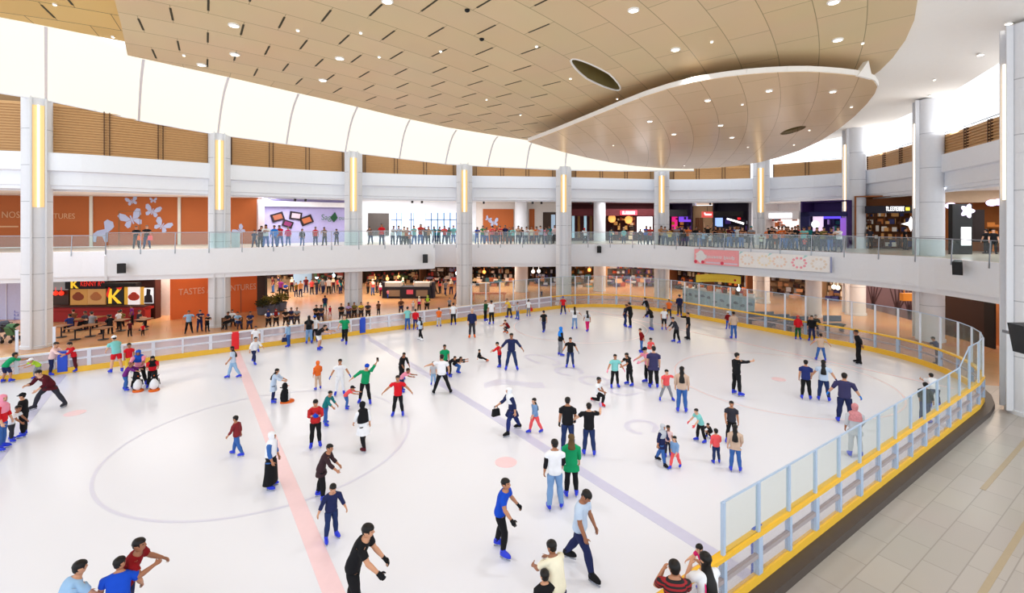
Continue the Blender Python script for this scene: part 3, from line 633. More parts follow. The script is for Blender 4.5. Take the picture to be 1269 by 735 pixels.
wtext(UL, 'Sag', 398, 272.5, .75, GRN, 'green letters Sag on the lilac wall', UL.x(410)-UL.x(398)); wtext(UL, 'our', 419.5, 272.5, .6, GRN, 'green letters our on the lilac wall beside the third tall column', UL.x(429)-UL.x(419.5))
b = MB(); x, y = UL.xy(415, 270); wshape(b, UL.M, [(x-.36, y), (x, y-.42), (x+.36, y), (x+.1, y+.55)], -.29, -.2); tag(link('leaf_emblem', b, cmat((24, 76, 44)), loc=UL.M @ Vector((x, y, -.2))), 'dark green leaf emblem between the letters on the lilac wall', 'emblem')
# ---- upper gallery, windows behind the third and fourth columns
U4 = Wall(436, 46.5, 586, 51.0)
b = MB(); U4.rect(b, 440, 240, 485, 306, -.2, 0); U4.rect(b, 513, 240, 527, 306, -.2, 0); U4.rect(b, 485, 240, 513, 263.5, -.2, 0); U4.rect(b, 527, 240, 590, 263.5, -.2, 0); U4.rect(b, 498, 262, 506.5, 306, -.2, 0); U4.rect(b, 485, 292, 590, 306, -.2, 0); U4.rect(b, 566, 262, 590, 306, -.2, 0)
struct('wall_gallery', b, W_FAS)
b = MB(); U4.rect(b, 456, 264, 482, 292, .0, .08); struct('door_2', b, cmat((70, 62, 58)))
SKYB = mat('sky seen through the window', (190, 214, 245), .5, emit=1.0, erc=(176, 206, 248))
for k, (u0, u1) in enumerate(((485, 498), (506.5, 513), (527, 566))):
    b = MB(); U4.rect(b, u0, 263.5, u1, 292, -.2, -.16); struct('window_%d' % (k+1), b, SKYB)
    b = MB(); m_ = 2 if u1-u0 < 20 else 5
    for j in range(m_+1): uu = u0+(u1-u0)*j/m_; U4.rect(b, uu-.4, 263.5, uu+.4, 292, -.15, -.05)
    U4.rect(b, u0, 272, u1, 272.8, -.15, -.05); struct('trim_%d' % (32+k), b, cmat((56, 66, 86)))
# ---- upper gallery, orange panel and brown fronts
U5 = Wall(583, 51.0, 700, 52.0)
b = MB(); U5.rect(b, 580, 240, 702, 306, -.3, -.1); struct('wall_gallery_middle', b, cmat((222, 214, 208)))
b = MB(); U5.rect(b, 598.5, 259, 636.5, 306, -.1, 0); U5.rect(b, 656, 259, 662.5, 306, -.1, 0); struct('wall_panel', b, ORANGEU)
butterfly(U5, 612, 276, .95, 10, 'butterfly_decal', 'pale butterfly on the orange panel behind the balcony crowd'); butterfly(U5, 605, 271.5, .6, -30, 'butterfly_decal', 'small pale butterfly on the orange panel behind the balcony crowd')
b = MB(); U5.rect(b, 673, 263, 700, 306, -.1, 0); struct('wall_brown_upper', b, cmat((62, 44, 32)))
for k, u in enumerate((683, 691)): b = MB(); U5.rect(b, u, 266, u+5, 292, 0, .03); struct('window_%d' % (4+k), b, mat('lit shop window', (150, 170, 190), .4, emit=.5))
# ---- upper gallery, dark red shop
U6 = Wall(700, 51.5, 815, 51.0)
t, x0, x1 = shop('dark red shop with a glowing red sign on the upper gallery', U6, 5.1, 9.26, (78, 22, 26), 700, 815, 2)
b = MB(); U6.rect(b, 700, 259, 815, 267.5, -.1, .1); link('header', b, cmat((84, 18, 24)), t)
b = MB(); U6.rect(b, 768.5, 261, 789, 266.5, .1, .2); sg = link('sign', b, mat('red lit sign', (236, 60, 76), .4, emit=.9), t); link('sign_letters', glyphs(U6, 771, 787, 263.8, .3, 8, .24), mat('white lit sign', (255, 255, 255), .4, emit=1.3), sg)
b = MB(); U6.rect(b, 791, 268.5, 810, 288, -.6, -.5); link('screen', b, mat('white lit panel', (250, 250, 255), .4, emit=1.25), t)
for k, u in enumerate((709, 716, 724, 731)): b = MB(); U6.rect(b, u, 266, u+3.2, 295, -.3, -.2); link('window_strip', b, (cmat((150, 180, 196), .4, .5), cmat((112, 74, 30)))[k % 2], t)
shelves(U6, U6.x(754), U6.x(790), 5.2, 8.4, -1.9, -1.4, t, cmat((60, 24, 20)))
goods('merchandise', U6, U6.x(754), U6.x(790), 5.3, 8.4, -1.7, -1.2, 60, ((150, 70, 40), (210, 160, 90), (120, 30, 30), (230, 200, 160), (40, 20, 20)), t)
lamps(U6, ((760, 271), (781, 272.5)), .42, mat('warm globe', (240, 170, 90), .5, emit=1.0), t, -.9)
# ---- upper gallery, purple shop, hanging sign
U7 = Wall(815, 51.0, 936, 46.0)
t, x0, x1 = shop('dark shop with purple and pink light on the upper gallery', U7, 5.1, 9.2, (44, 24, 60), 826, 857, 2)
b = MB(); U7.rect(b, 827, 260, 852, 268, -.1, .1); link('header', b, cmat((20, 18, 22)), t)
b = MB(); U7.rect(b, 829, 268.5, 836, 285, -1.2, -1.1); link('screen', b, cmat((214, 30, 120), .5, .8), t)
b = MB(); U7.rect(b, 838, 268.5, 853, 275, -1.2, -1.1); link('screen', b, cmat((120, 70, 220), .5, .8), t)
goods('merchandise', U7, x0, x1, 5.2, 8.0, -1.8, -1.0, 40, ((120, 40, 150), (60, 30, 110), (240, 160, 60), (30, 20, 40)), t)
b = MB(); U7.rect(b, 857, 255, 884, 306, -.6, -.4); struct('wall_wood', b, cmat((176, 140, 104)))
for k, u in enumerate((861, 866)): b = MB(); U7.rect(b, u, 270, u+4, 300, -.4, -.3); struct('trim_%d' % (35+k), b, cmat((104, 58, 26)))
t, x0, x1 = shop('black fronted shop with blue screens and a slanted white strip on the upper gallery', U7, 5.1, 9.2, (40, 28, 46), 884, 927, 2)
b = MB(); U7.rect(b, 884, 262, 921, 268, -.1, .1); link('header', b, cmat((22, 16, 18)), t)
b = MB(); U7.rect(b, 884, 270, 894, 281, -.8, -.7); link('screen', b, cmat((150, 180, 240), .5, 1.0), t)
b = MB(); wshape(b, U7.M, [U7.xy(*q) for q in ((901, 270), (922, 276), (921.5, 278.5), (900.5, 272))][::-1], -.1, .0); link('light_strip', b, mat('white lit sign', (255, 255, 255), .4, emit=1.3), t)
b = MB(); U7.rect(b, 914, 269.5, 918, 272.5, .02, .1); link('emblem', b, cmat((220, 30, 40), .5, .6), t)
goods('merchandise', U7, U7.x(895), x1, 5.2, 7.6, -1.8, -1.0, 40, ((90, 60, 150), (50, 40, 60), (160, 110, 60), (210, 210, 230)), t)
p = pd(876.5, lerp_tab(TC, 876)+3.5, 0); Ds = p.dot(FW); b = MB(); p.z = zat(266, Ds); b.box(p, (.95, .12, .52), RT); ts = thing('hanging_sign', 'small red hanging sign with white lettering above the balcony crowd', 'sign', p); link('sign_board', b, cmat((232, 84, 76), .5, .35), ts)
b = MB(); b.box(p+Vector((0, 0, .5)), (.03, .03, .5), RT); link('rod', b, DARK, ts); b = MB(); b.box(p-FW*.075+RT*.05, (.6, .02, .16), RT); b.box(p-FW*.075-RT*.25+Vector((0, 0, .1)), (.12, .02, .16), RT); link('sign_mark', b, cmat((250, 236, 236), .5, .6), ts)
# ---- upper gallery, white shop and purple shop at right
U8 = Wall(936, 43.5, 1052, 37.2)
t, x0, x1 = shop('bright white shop with a lit sign on the upper gallery', U8, 5.1, 8.9, (240, 236, 236), 948, 991, 2)
b = MB(); U8.rect(b, 948, 262, 991, 271.5, -.1, .1); link('header', b, cmat((226, 222, 224)), t); b = MB(); U8.rect(b, 954, 264.5, 982, 270, .1, .16); link('sign', b, mat('white lit panel', (250, 250, 255), .4, emit=1.25), t)
b = MB(); U8.rect(b, 949, 272, 990, 296, -1.9, -1.8); link('light_wall', b, mat('lit shop wall', (255, 246, 240), .5, emit=.95), t)
goods('merchandise', U8, x0, x1, 5.2, 7.8, -1.5, -.8, 36, ((230, 120, 60), (240, 200, 190), (200, 60, 50), (120, 120, 130)), t)
t, x0, x1 = shop('navy shop with purple interior and a white screen on the upper gallery', U8, 5.1, 8.9, (58, 34, 96), 993, 1050, 2)
b = MB(); U8.rect(b, 993, 263, 1050, 268, -.05, .15); U8.rect(b, 993, 263, 1004, 306, -.05, .15); link('frame', b, cmat((30, 28, 84)), t)
b = MB(); U8.rect(b, 1005, 267, 1017.5, 287, -.4, -.3); sc_ = link('screen', b, cmat((214, 190, 216), .5, .95), t); b = MB(); x, y = U8.xy(1008, 278); b2 = [(x+.3*math.cos(a), y+.3*math.sin(a)) for a in [2*math.pi*k/12 for k in range(12)]]; wshape(b, U8.M, b2, -.3, -.28); link('emblem', b, mat('white lit sign', (255, 255, 255), .4, emit=1.3), sc_)
b = MB(); U8.rect(b, 1019, 267.5, 1040, 271, -.3, -.2); link('light_strip', b, cmat((92, 70, 230), .5, 1.0), t); b = MB(); U8.rect(b, 1036, 270, 1048, 292, -.8, -.7); link('screen', b, cmat((140, 90, 190), .5, .7), t)
goods('merchandise', U8, U8.x(1018), x1, 5.2, 7.6, -1.8, -.8, 40, ((90, 50, 150), (30, 24, 70), (40, 110, 110), (190, 160, 220)), t)
# ---- upper gallery, right hand shops
U9 = Wall(1052, 37.5, 1146, 35.0)
t, x0, x1 = shop('warm brown shop with black header and white lettering right of the eighth tall column', U9, 5.1, 9.2, (140, 82, 40), 1060, 1140, 2.2)
b = MB(); U9.rect(b, 1072, 255.5, 1131, 264, -.1, .15); link('header', b, cmat((26, 24, 40)), t); link('sign_letters', glyphs(U9, 1098, 1121, 258.8, .32, 9, .2), mat('white lit sign', (255, 255, 255), .4, emit=1.3), t)
b = MB(); U9.rect(b, 1122, 257, 1127, 261, .15, .2); link('sign_mark', b, cmat((240, 214, 70), .5, .9), t)
shelves(U9, x0, x1, 5.2, 8.2, -2.1, -1.6, t, cmat((120, 70, 36))); goods('merchandise', U9, x0, x1, 5.3, 8.2, -1.9, -1.3, 90, ((190, 110, 50), (230, 170, 100), (90, 50, 30), (240, 230, 220), (60, 60, 110)), t)
b = MB(); x, y = U9.xy(1128, 277.5); st_ = []
for k in range(8): a = math.pi*k/4; r_ = .55 if k % 2 == 0 else .2; st_.append((x+r_*math.cos(a), y+r_*math.sin(a)))
wshape(b, U9.M, st_, .3, .4); tag(link('star_sign', b, mat('white lit sign', (255, 255, 255), .4, emit=1.3), loc=U9.M @ Vector((x, y, .3))), 'white glowing four pointed star sign left of the ninth tall column', 'sign')
UX = Wall(1140, 34.5, 1275, 31.0)
t, x0, x1 = shop('orange lit shop with a dark doorway right of the ninth tall column', UX, 5.1, 9.26, (176, 104, 44), 1164, 1262, 2)
b = MB(); UX.rect(b, 1205, 260, 1220, 300, -.1, .05); link('doorway', b, cmat((42, 30, 30)), t); b = MB(); UX.rect(b, 1164, 236, 1262, 250, -.1, .1); link('header', b, cmat((196, 168, 140)), t)
for k, (u, v) in enumerate(((1178, 255), (1229, 251.5), (1238, 250.5))):
    b = MB(); x, y = UX.xy(u, v); wshape(b, UX.M, [(x+.3*math.cos(a), y+.22*math.sin(a)) for a in [2*math.pi*j/14 for j in range(14)]], .12, .2); link('emblem', b, cmat((226, 214, 250), .5, 1.1), t)
b = MB(); UX.rect(b, 1223, 248.5, 1243, 255, .05, .12); link('sign', b, cmat((60, 30, 110)), t)
goods('merchandise', UX, UX.x(1222), x1, 5.2, 7.4, -1.6, -.8, 30, ((60, 40, 30), (230, 140, 60), (120, 60, 30)), t)
p = pd(1190, 30.6, 5.14); t = thing('advertising_pylon', 'black advertising pylon with white screen and flower emblem', 'sign pylon', p); b = MB(); b.box(p+Vector((0, 0, 1.6)), (1.25, .3, 3.2), RT); link('body', b, BLACK, t)
b = MB(); b.box(p+RT*.22-FW*.16+Vector((0, 0, 1.15)), (.62, .03, 1.15), RT); link('screen', b, mat('white lit panel', (250, 250, 255), .4, emit=1.25), t)
b = MB(); c = p+RT*.28-FW*.17+Vector((0, 0, 2.75)); M_ = frame(c-RT, c+RT); o_ = M_.inverted() @ c
wshape(b, M_, [(o_.x+(.36+.1*math.cos(5*a))*math.cos(a), c.z+(.36+.1*math.cos(5*a))*math.sin(a)) for a in [2*math.pi*j/40 for j in range(40)]], 0, .04); link('emblem', b, cmat((236, 220, 252), .5, 1.1), t)
# cove line lights under the third level front
b = MB(); b.sweep(upath(T3, -100, 1250, 60, .75), [(0, 9.05), (.5, 9.05), (.5, 9.12), (0, 9.12)]); struct('trim_37', b, W_FAS)
# ceiling spots of the upper gallery
for i, u in enumerate((366, 379, 511, 523, 599.5, 660, 671, 732.5, 880, 992.5, 1005.5)):
    p = pd(u, lerp_tab(T3, u)+2.2, 9.24); b = MB(); b.tube([p, p-Vector((0, 0, .14))], .03, 8); b.tube([p-Vector((0, 0, .12)), p-Vector((0, 0, .34))-FW*.06], .1, 10); tag(link('spotlight', b, BLACK, loc=p), 'small black ceiling spotlight over the upper gallery, %s from the left' % ORD[i], 'spotlight')
# ================================================================ speakers and banners on the balcony front
def speaker(u, v, w_, h, dback, lab, tilt=12, yaw=0):
    tab = TB if 131 < u < 538 else TC; D = lerp_tab(tab, u)-dback; p = pd(u, D); p.z = zat(v, D); t = thing('loudspeaker', lab, 'loudspeaker', p)
    Mr = Matrix.Rotation(math.atan2(p.y, p.x)-R(90)+R(yaw), 4, 'Z') @ Matrix.Rotation(R(tilt), 4, 'X'); s = lambda x, y, z: p+(Mr @ Vector((x, y, z)))
    b = MB(); w2 = w_/2; d = w_*.45
    b.hexa([s(-w2, -d, -h/2), s(w2, -d, -h/2), s(w2*.7, d, -h/2), s(-w2*.7, d, -h/2)], [s(-w2, -d, h/2), s(w2, -d, h/2), s(w2*.7, d, h/2), s(-w2*.7, d, h/2)]); link('cabinet', b, BLACK, t)
    b = MB(); b.hexa([s(-w2*.9, -d-.02, -h*.46), s(w2*.9, -d-.02, -h*.46), s(w2*.9, -d, -h*.46), s(-w2*.9, -d, -h*.46)], [s(-w2*.9, -d-.02, h*.46), s(w2*.9, -d-.02, h*.46), s(w2*.9, -d, h*.46), s(-w2*.9, -d, h*.46)]); link('grille', b, DARK, t)
    b = MB(); b.bar(s(0, d, 0), s(0, d, 0)+FW*(dback*.6), .08, .08); link('bracket', b, STEEL, t)
speaker(150.5, 332.5, .46, .62, .4, 'black loudspeaker on the balcony front above the menu wall', 0)
speaker(527, 320.5, .40, .68, .4, 'black loudspeaker at the right end of the projecting balcony', 0)
speaker(742.5, 309, .38, .60, .4, 'small black loudspeaker on the balcony front right of the fifth tall column')
speaker(1187, 331.5, .42, .72, .5, 'black loudspeaker on the balcony front right of the ninth tall column', 14, -6)
p = pd(1270, 16.5); p.z = zat(420, 16.5)
t = thing('loudspeaker', 'large black loudspeaker at the right edge on the last column', 'loudspeaker', p); b = MB(); q = p
b.hexa([q-RT*.12+Vector((0, 0, -.5))-FW*.2, q+RT*.45+Vector((0, 0, -.5))-FW*.2, q+RT*.45+Vector((0, 0, -.5))+FW*.3, q-RT*.1+Vector((0, 0, -.5))+FW*.3], [q-RT*.38+Vector((0, 0, .5))-FW*.3, q+RT*.5+Vector((0, 0, .5))-FW*.3, q+RT*.5+Vector((0, 0, .5))+FW*.3, q-RT*.3+Vector((0, 0, .5))+FW*.3]); link('cabinet', b, DARK, t)
b = MB(); b.bar(q+FW*.25+RT*.3, q+FW*1.2+RT*.5, .1, .1); link('bracket', b, STEEL, t)
def bannerM(u0, u1, n=1): a, c = pd(u0, lerp_tab(TC, u0)-.02), pd(u1, lerp_tab(TC, u1)-.02); return Wall(u0, a.dot(FW)-.32, u1, c.dot(FW)-.32)
for nm, lab, u0, u1, va, vb, va2, vb2 in (('banner', 'pink banner with white blossom and lettering on the balcony front', 860.5, 915.5, 308.5, 326.5, 311, 330.5), ('banner', 'long white banner with faint coloured circles on the balcony front', 915.8, 1030, 311.5, 330.8, 318.5, 338)):
    Wb = bannerM(u0, u1); pts = [Wb.xy(u0, va), Wb.xy(u0, vb), Wb.xy(u1, vb2), Wb.xy(u1, va2)]; ctr = Wb.M @ Vector((Wb.W/2, 4.2, 0)); t = thing(nm, lab, 'banner', ctr)
    b = MB(); wshape(b, Wb.M, pts, -.03, 0); link('sheet', b, cmat((246, 166, 172)) if u0 < 900 else cmat((250, 248, 248)), t)
    mid = lambda f: (Wb.W*f, pts[0][1]*(1-f)+pts[3][1]*f, pts[1][1]*(1-f)+pts[2][1]*f)
    if u0 < 900:
        b = MB(); x, yt, yb = mid(.15); y = (yt+yb)/2; wshape(b, Wb.M, [(x+(.42+.07*math.cos(5*a))*math.cos(a), y+(.45+.06*math.cos(4*a))*math.sin(a)) for a in [2*math.pi*j/30 for j in range(30)]], 0, .012); link('blossom', b, WHITEP, t)
        xs = [mid(f) for f in (.30, .36, .42, .48, .54, .60, .70, .76, .82, .88)]; b = MB()
        for j, (x, yt, yb) in enumerate(xs):
            y = yb+(yt-yb)*.52; h = .30 if j in (0, 6, 9) else .2; k = j % 3
            wbox(b, Wb.M, x-.07, x-.03, y-h/2, y+h/2, 0, .012); wbox(b, Wb.M, x-.07, x+.09, y-h/2, y-h/2+.05, 0, .012)
            if k != 1: wbox(b, Wb.M, x+.05, x+.09, y-h/2, y+h/2*(1 if k else .4), 0, .012)
            if k != 2: wbox(b, Wb.M, x-.07, x+.09, y+.0, y+.05, 0, .012)
        link('lettering', b, WHITEP, t)
        b = MB()
        for f0, f1 in ((.27, .60), (.68, .97)):
            (xa, ta, ba), (xb, tb, bb) = mid(f0), mid(f1); wshape(b, Wb.M, [(xa, ba+.10), (xb, bb+.10), (xb, bb+.22), (xa, ba+.22)], 0, .012)
        link('strip', b, cmat((228, 206, 226)), t)
        b = MB()
        for f in (.03, .20, .64): x, yt, yb = mid(f); wshape(b, Wb.M, [(x+.13*math.cos(a), yb+.17+.13*math.sin(a)) for a in [2*math.pi*j/12 for j in range(12)]], 0, .02); 
        link('red_flower', b, cmat((222, 66, 92)), t)
    else:
        for k, (f, c_) in enumerate(((.1, (246, 226, 212)), (.3, (248, 236, 214)), (.47, (246, 224, 212)), (.68, (246, 170, 184)), (.88, (238, 226, 214)))):
            x, yt, yb = mid(f); y = (yt+yb)/2; b = MB(); r_ = .42
            for j in range(10): a = 2*math.pi*j/10; wshape(b, Wb.M, [(x+r_*math.cos(a)+.09*math.cos(q_), y+r_*.8*math.sin(a)+.09*math.sin(q_)) for q_ in [2*math.pi*i_/8 for i_ in range(8)]], 0, .01)
            link('motif', b, cmat(c_), t)
        b = MB()
        for f in (.02, .36, .74): x, yt, yb = mid(f); wshape(b, Wb.M, [(x, yt), (x-.12, yt-.22), (x+.2, yt-.02)], 0, .01)
        link('leaf_print', b, cmat((176, 222, 222)), t); b = MB(); x, yt, yb = mid(1); wbox(b, Wb.M, x-.06, x+.05, yb, yt, -.03, .03); link('edge_bar', b, cmat((150, 158, 196)), t)
# ================================================================ ground floor behind the barrier
G0 = Wall(-70, 36, 27, 36); struct('wall_lilac', G0.panel(-.1, 3.6), cmat((196, 198, 232), .4))
b = MB(); G0.rect(b, 8, 340, 9, 420, 0, .06); G0.rect(b, -20, 340, -19, 420, 0, .06); struct('trim_38', b, cmat((214, 218, 238)))
for k in range(7): x, y = G0.xy(20.5, 386+k*4.2); b = MB(); wbox(b, G0.M, x-.16, x+.16, y-.09, y-.05, .01, .03); wbox(b, G0.M, x-.16, x-.1, y-.09, y+.08, .01, .03); k % 2 and wbox(b, G0.M, x+.1, x+.16, y-.09, y+.08, .01, .03); tag(link('wall_letter', b, cmat((150, 150, 214)), loc=G0.M @ Vector((x, y, 0))), 'purple vertical letter on the lilac wall at the left edge, %s from the top' % ORD[k], 'lettering')
GK = Wall(27, 36.0, 192, 36.3)
t, x0, x1 = shop('restaurant counter with menu boards, red counter and black K sign', GK, -.1, 3.7, (70, 30, 22), 60, 191.5, .6, 'restaurant_counter')
b = MB(); GK.rect(b, 66, 379.5, 191, 381.5, .0, 1.1); wbox(b, GK.M, GK.x(66), GK.x(191), -.1, .95, .35, .95); link('counter', b, cmat((150, 24, 22)), t)
b = MB(); wbox(b, GK.M, GK.x(66), GK.x(191), .95, 1.02, .3, 1.0); link('counter_top', b, cmat((60, 20, 18)), t)
for k, (u0, v0, u1, v1, c_, e_) in enumerate(((67, 359, 85, 378, (60, 34, 20), 0), (87, 358.5, 108, 378, (196, 140, 70), .25), (108.5, 358, 130.5, 377.5, (200, 146, 84), .25), (132.5, 356, 153, 378, (16, 14, 20), 0), (154, 356, 158, 377.5, (210, 160, 50), .3), (158.5, 356, 173, 377.5, (228, 222, 220), .5), (174, 356, 178, 377.5, (210, 160, 60), .3), (178.5, 357, 190, 376, (232, 236, 240), .5))):
    b = MB(); GK.rect(b, u0, v0, u1, v1, -.1, .0); link('menu_board', b, cmat(c_, .5, e_), t)
KY, KR = cmat((240, 200, 50), .5, .5), cmat((216, 40, 30), .5, .5)
def kmark(u, v, s, par, nm='k_emblem'):
    x, y = GK.xy(u, v); b = MB(); wshape(b, GK.M, [(x-.42*s, y-.5*s), (x-.2*s, y-.5*s), (x-.2*s, y+.5*s), (x-.42*s, y+.5*s)], .01, .04); wshape(b, GK.M, [(x-.2*s, y-.05*s), (x+.2*s, y+.5*s), (x+.46*s, y+.5*s), (x-.02*s, y), (x+.46*s, y-.5*s), (x+.2*s, y-.5*s), (x-.2*s, y+.1*s)], .01, .05); o = link(nm, b, KY, par)
    b = MB(); wshape(b, GK.M, [(x-.55*s, y+.1*s), (x-.4*s, y+.6*s), (x-.3*s, y+.55*s), (x-.45*s, y-.1*s)], .01, .06); wshape(b, GK.M, [(x+.1*s, y+.56*s), (x+.5*s, y+.62*s), (x+.36*s, y+.4*s)], .01, .06); link('k_flame', b, KR, o)
kmark(142.5, 367, 1.1, t)
b = MB(); GK.rect(b, 88, 344, 137, 357, .3, .5); sg = link('sign', b, cmat((18, 18, 30)), t)
x, y = GK.xy(107, 353.5); mb = text_mb('KENNY RO', .52, GK.M @ Matrix.Translation((x, y, .52)), .01); xs = [(GK.i @ Vector(q)).x for q in mb.v]; f_ = (GK.x(136)-x)/(max(xs)-min(xs)); mb.v = [tuple(GK.M @ Vector((x+((GK.i @ Vector(q)).x-x)*f_, (GK.i @ Vector(q)).y, (GK.i @ Vector(q)).z))) for q in mb.v]; link('sign_letters', mb, KR, sg)
GK2 = GK; kx, ky = GK.xy(100, 351); b = MB(); s_ = .62; x, y = kx, ky
wshape(b, GK.M, [(x-.42*s_, y-.5*s_), (x-.2*s_, y-.5*s_), (x-.2*s_, y+.5*s_), (x-.42*s_, y+.5*s_)], .51, .55); wshape(b, GK.M, [(x-.2*s_, y-.05*s_), (x+.2*s_, y+.5*s_), (x+.46*s_, y+.5*s_), (x-.02*s_, y), (x+.46*s_, y-.5*s_), (x+.2*s_, y-.5*s_), (x-.2*s_, y+.1*s_)], .51, .56); link('k_emblem', b, KY, sg)
b = MB(); GK.rect(b, 136, 349.5, 178, 353.5, .2, .8); link('awning', b, cmat((20, 18, 20)), t)
b = MB(); GK.rect(b, 67, 349, 86.5, 359, .1, .2); link('side_board', b, cmat((168, 180, 190)), t)
for k, (u, c_) in enumerate(((97, (150, 70, 40)), (119, (196, 120, 70)), (166, (196, 60, 40)))):
    b = MB(); x, y = GK.xy(u, 368); wshape(b, GK.M, [(x+.42*math.cos(a), y+.28*math.sin(a)) for a in [2*math.pi*j/14 for j in range(14)]], 0, .03); wshape(b, GK.M, [(x+.2*math.cos(a), y+.25+.12*math.sin(a)) for a in [2*math.pi*j/10 for j in range(10)]], 0, .04); link('food_picture', b, cmat(c_), t)
b = MB(); x, y = GK.xy(184, 367); wshape(b, GK.M, [(x-.3, y-.5), (x+.32, y-.5), (x+.25, y+.05), (x+.12, y+.12), (x+.16, y+.5), (x-.12, y+.55), (x-.14, y+.1), (x-.28, y)], 0, .03); link('poster_figure', b, cmat((40, 26, 30)), t)
lamps(GK, ((72, 363), (79, 363)), .16, cmat((240, 50, 30), .5, 1.2), t, .2)
b = MB(); G = Wall(191, 37.6, 212, 37.6); G.rect(b, 191, 340, 211.5, 402, -.8, 0); struct('wall_pier_white', b, WHITEP)
def table(u, v, lab, w_=.75, m=None, n=0):
    D = F*(HC+.1)/(v-HV); p = pd(u, D, -.1); t = thing('dining_table', lab, 'table', p); b = MB(); b.box(p+Vector((0, 0, .73)), (w_, .8, .04), RT); link('tabletop', b, m or cmat((128, 84, 50), .4), t); b = MB(); b.lathe(p, [(.28, 0), (.28, .03), (.04, .05), (.04, .71)], 12); link('pedestal', b, DARK, t)
for i, (u, v) in enumerate(((76, 418), (93, 421), (112, 417), (128, 421), (98, 409), (150, 410), (178, 409), (120, 406))): table(u, v, 'wooden dining table before the menu wall, %s from the left' % ORD[sorted((76, 93.1, 112, 128, 98, 150, 178, 120)).index(u if u != 93 else 93.1)])
def stroller(u, v, lab, col, f):
    D = F*(HC+.1)/(v-HV); p = pd(u, D, -.1); t = thing('pushchair', lab, 'pushchair', p); a = Vector((math.cos(f), math.sin(f), 0)); c = Vector((-a.y, a.x, 0)); b = MB()
    for s in (-.24, .24): b.tube([p+c*s+a*.35+Vector((0, 0, .12)), p+c*s+Vector((0, 0, .55)), p+c*s-a*.45+Vector((0, 0, 1.02))], .02, 6); b.tube([p+c*s-a*.35+Vector((0, 0, .12)), p+c*s+a*.1+Vector((0, 0, .6))], .02, 6)
    b.tube([p-c*.24-a*.45+Vector((0, 0, 1.02)), p+c*.24-a*.45+Vector((0, 0, 1.02))], .022, 6); link('frame', b, DARK, t)
    b = MB(); b.hexa([p+c*s1+a*s2+Vector((0, 0, z)) for s1, s2, z in ((-.21, -.1, .42), (.21, -.1, .42), (.21, .32, .48), (-.21, .32, .48))], [p+c*s1+a*s2+Vector((0, 0, z)) for s1, s2, z in ((-.21, -.32, .92), (.21, -.32, .92), (.21, -.16, .95), (-.21, -.16, .95))]); link('seat', b, cmat(col), t)
    b = MB(); b.loft([[p+c*s-a*.28*math.cos(q)+a*.05+Vector((0, 0, .80+.32*math.sin(q))) for q in [R(k*20) for k in range(8)]] for s in (-.23, .23)], 0); link('hood', b, cmat(col), t)
    for s1 in (-.24, .24):
        for s2 in (-.35, .35): b = MB(); q = p+c*s1+a*s2+Vector((0, 0, .11)); b.tube([q-c*.025, q+c*.025], .11, 12); link('wheel', b, BLACK, t)
stroller(4, 420, 'dark pushchair at the left edge before the lilac wall', (60, 64, 80), 2.2); stroller(15, 424, 'pushchair with green cloth at the left edge', (70, 110, 70), 1.0); stroller(36, 419, 'grey pushchair between the two white posts', (70, 72, 80), 2.6); stroller(48, 416, 'dark pushchair beside the first tall column', (46, 48, 58), .8)
# ---- orange hoarding on the ground
GH = Wall(211, 35.8, 318.5, 39.6); struct('wall_hoarding', GH.panel(-.1, 3.7), ORANGE, 'orange hoarding on the ground floor')
LT2 = cmat((240, 190, 160))
wtext(GH, 'TASTES / ADVENTURES', 221, 366, .68, LT2, 'lettering TASTES / ADVENTURES on the ground floor hoarding', GH.x(317)-GH.x(221))
b = MB(); GH.rect(b, 298, 352, 299, 392, 0, .02); struct('door_3', b, cmat((150, 96, 70)))
b = MB(); G = Wall(318, 40.5, 331, 40.5); G.rect(b, 318.5, 338, 329, 386, -.3, 0); struct('wall_dark', b, cmat((24, 22, 28)))
# ---- potted shrubs
LEAFM = [mat('dark leaves', (58, 62, 30), .6, var=.3, scale=20), mat('olive leaves', (128, 118, 44), .6, var=.3, scale=20)]
for i, (u, v, s, k) in enumerate(((325, 390, .85, 0), (333, 388, .95, 1), (340, 386.5, .85, 0), (348, 385, 1.0, 1))):
    D = F*(HC+.1)/(v-HV); p = pd(u, D, -.1); t = thing('potted_shrub', '%s potted shrub beside the orange hoarding, %s from the left' % (('dark', 'olive')[k], ORD[i]), 'plant', p); b = MB(); b.lathe(p, [(.30*s, 0), (.40*s, .05), (.46*s, .62*s), (.50*s, .64*s), (.50*s, .70*s), (.42*s, .70*s), (.40*s, .62*s)], 18); link('pot', b, cmat((96, 100, 116)), t)
    b = MB(); rnd = random.Random(i)
    for j in range(420):
        a, e, r_ = rnd.uniform(0, 6.28), rnd.uniform(-.3, 1), rnd.uniform(.35, .62)*s; q = p+Vector((r_*math.cos(a)*math.cos(e), r_*math.sin(a)*math.cos(e), .95*s+r_*.9*math.sin(e))); d1 = Vector((rnd.uniform(-1, 1), rnd.uniform(-1, 1), rnd.uniform(-.4, 1))).normalized(); d2 = d1.cross(Vector((rnd.random(), rnd.random(), .3))).normalized(); L = .16*s
        b.add([q, q+d1*L*.5+d2*L*.28, q+d1*L, q+d1*L*.5-d2*L*.28], [(0, 1, 2, 3)])
    link('foliage', b, LEAFM[k], t); b = MB()
    for j in range(5): a = j*1.25; b.tube([p+Vector((0, 0, .6*s)), p+Vector((.25*s*math.cos(a), .25*s*math.sin(a), 1.1*s))], .018, 5)
    link('stem', b, cmat((84, 60, 36)), t)
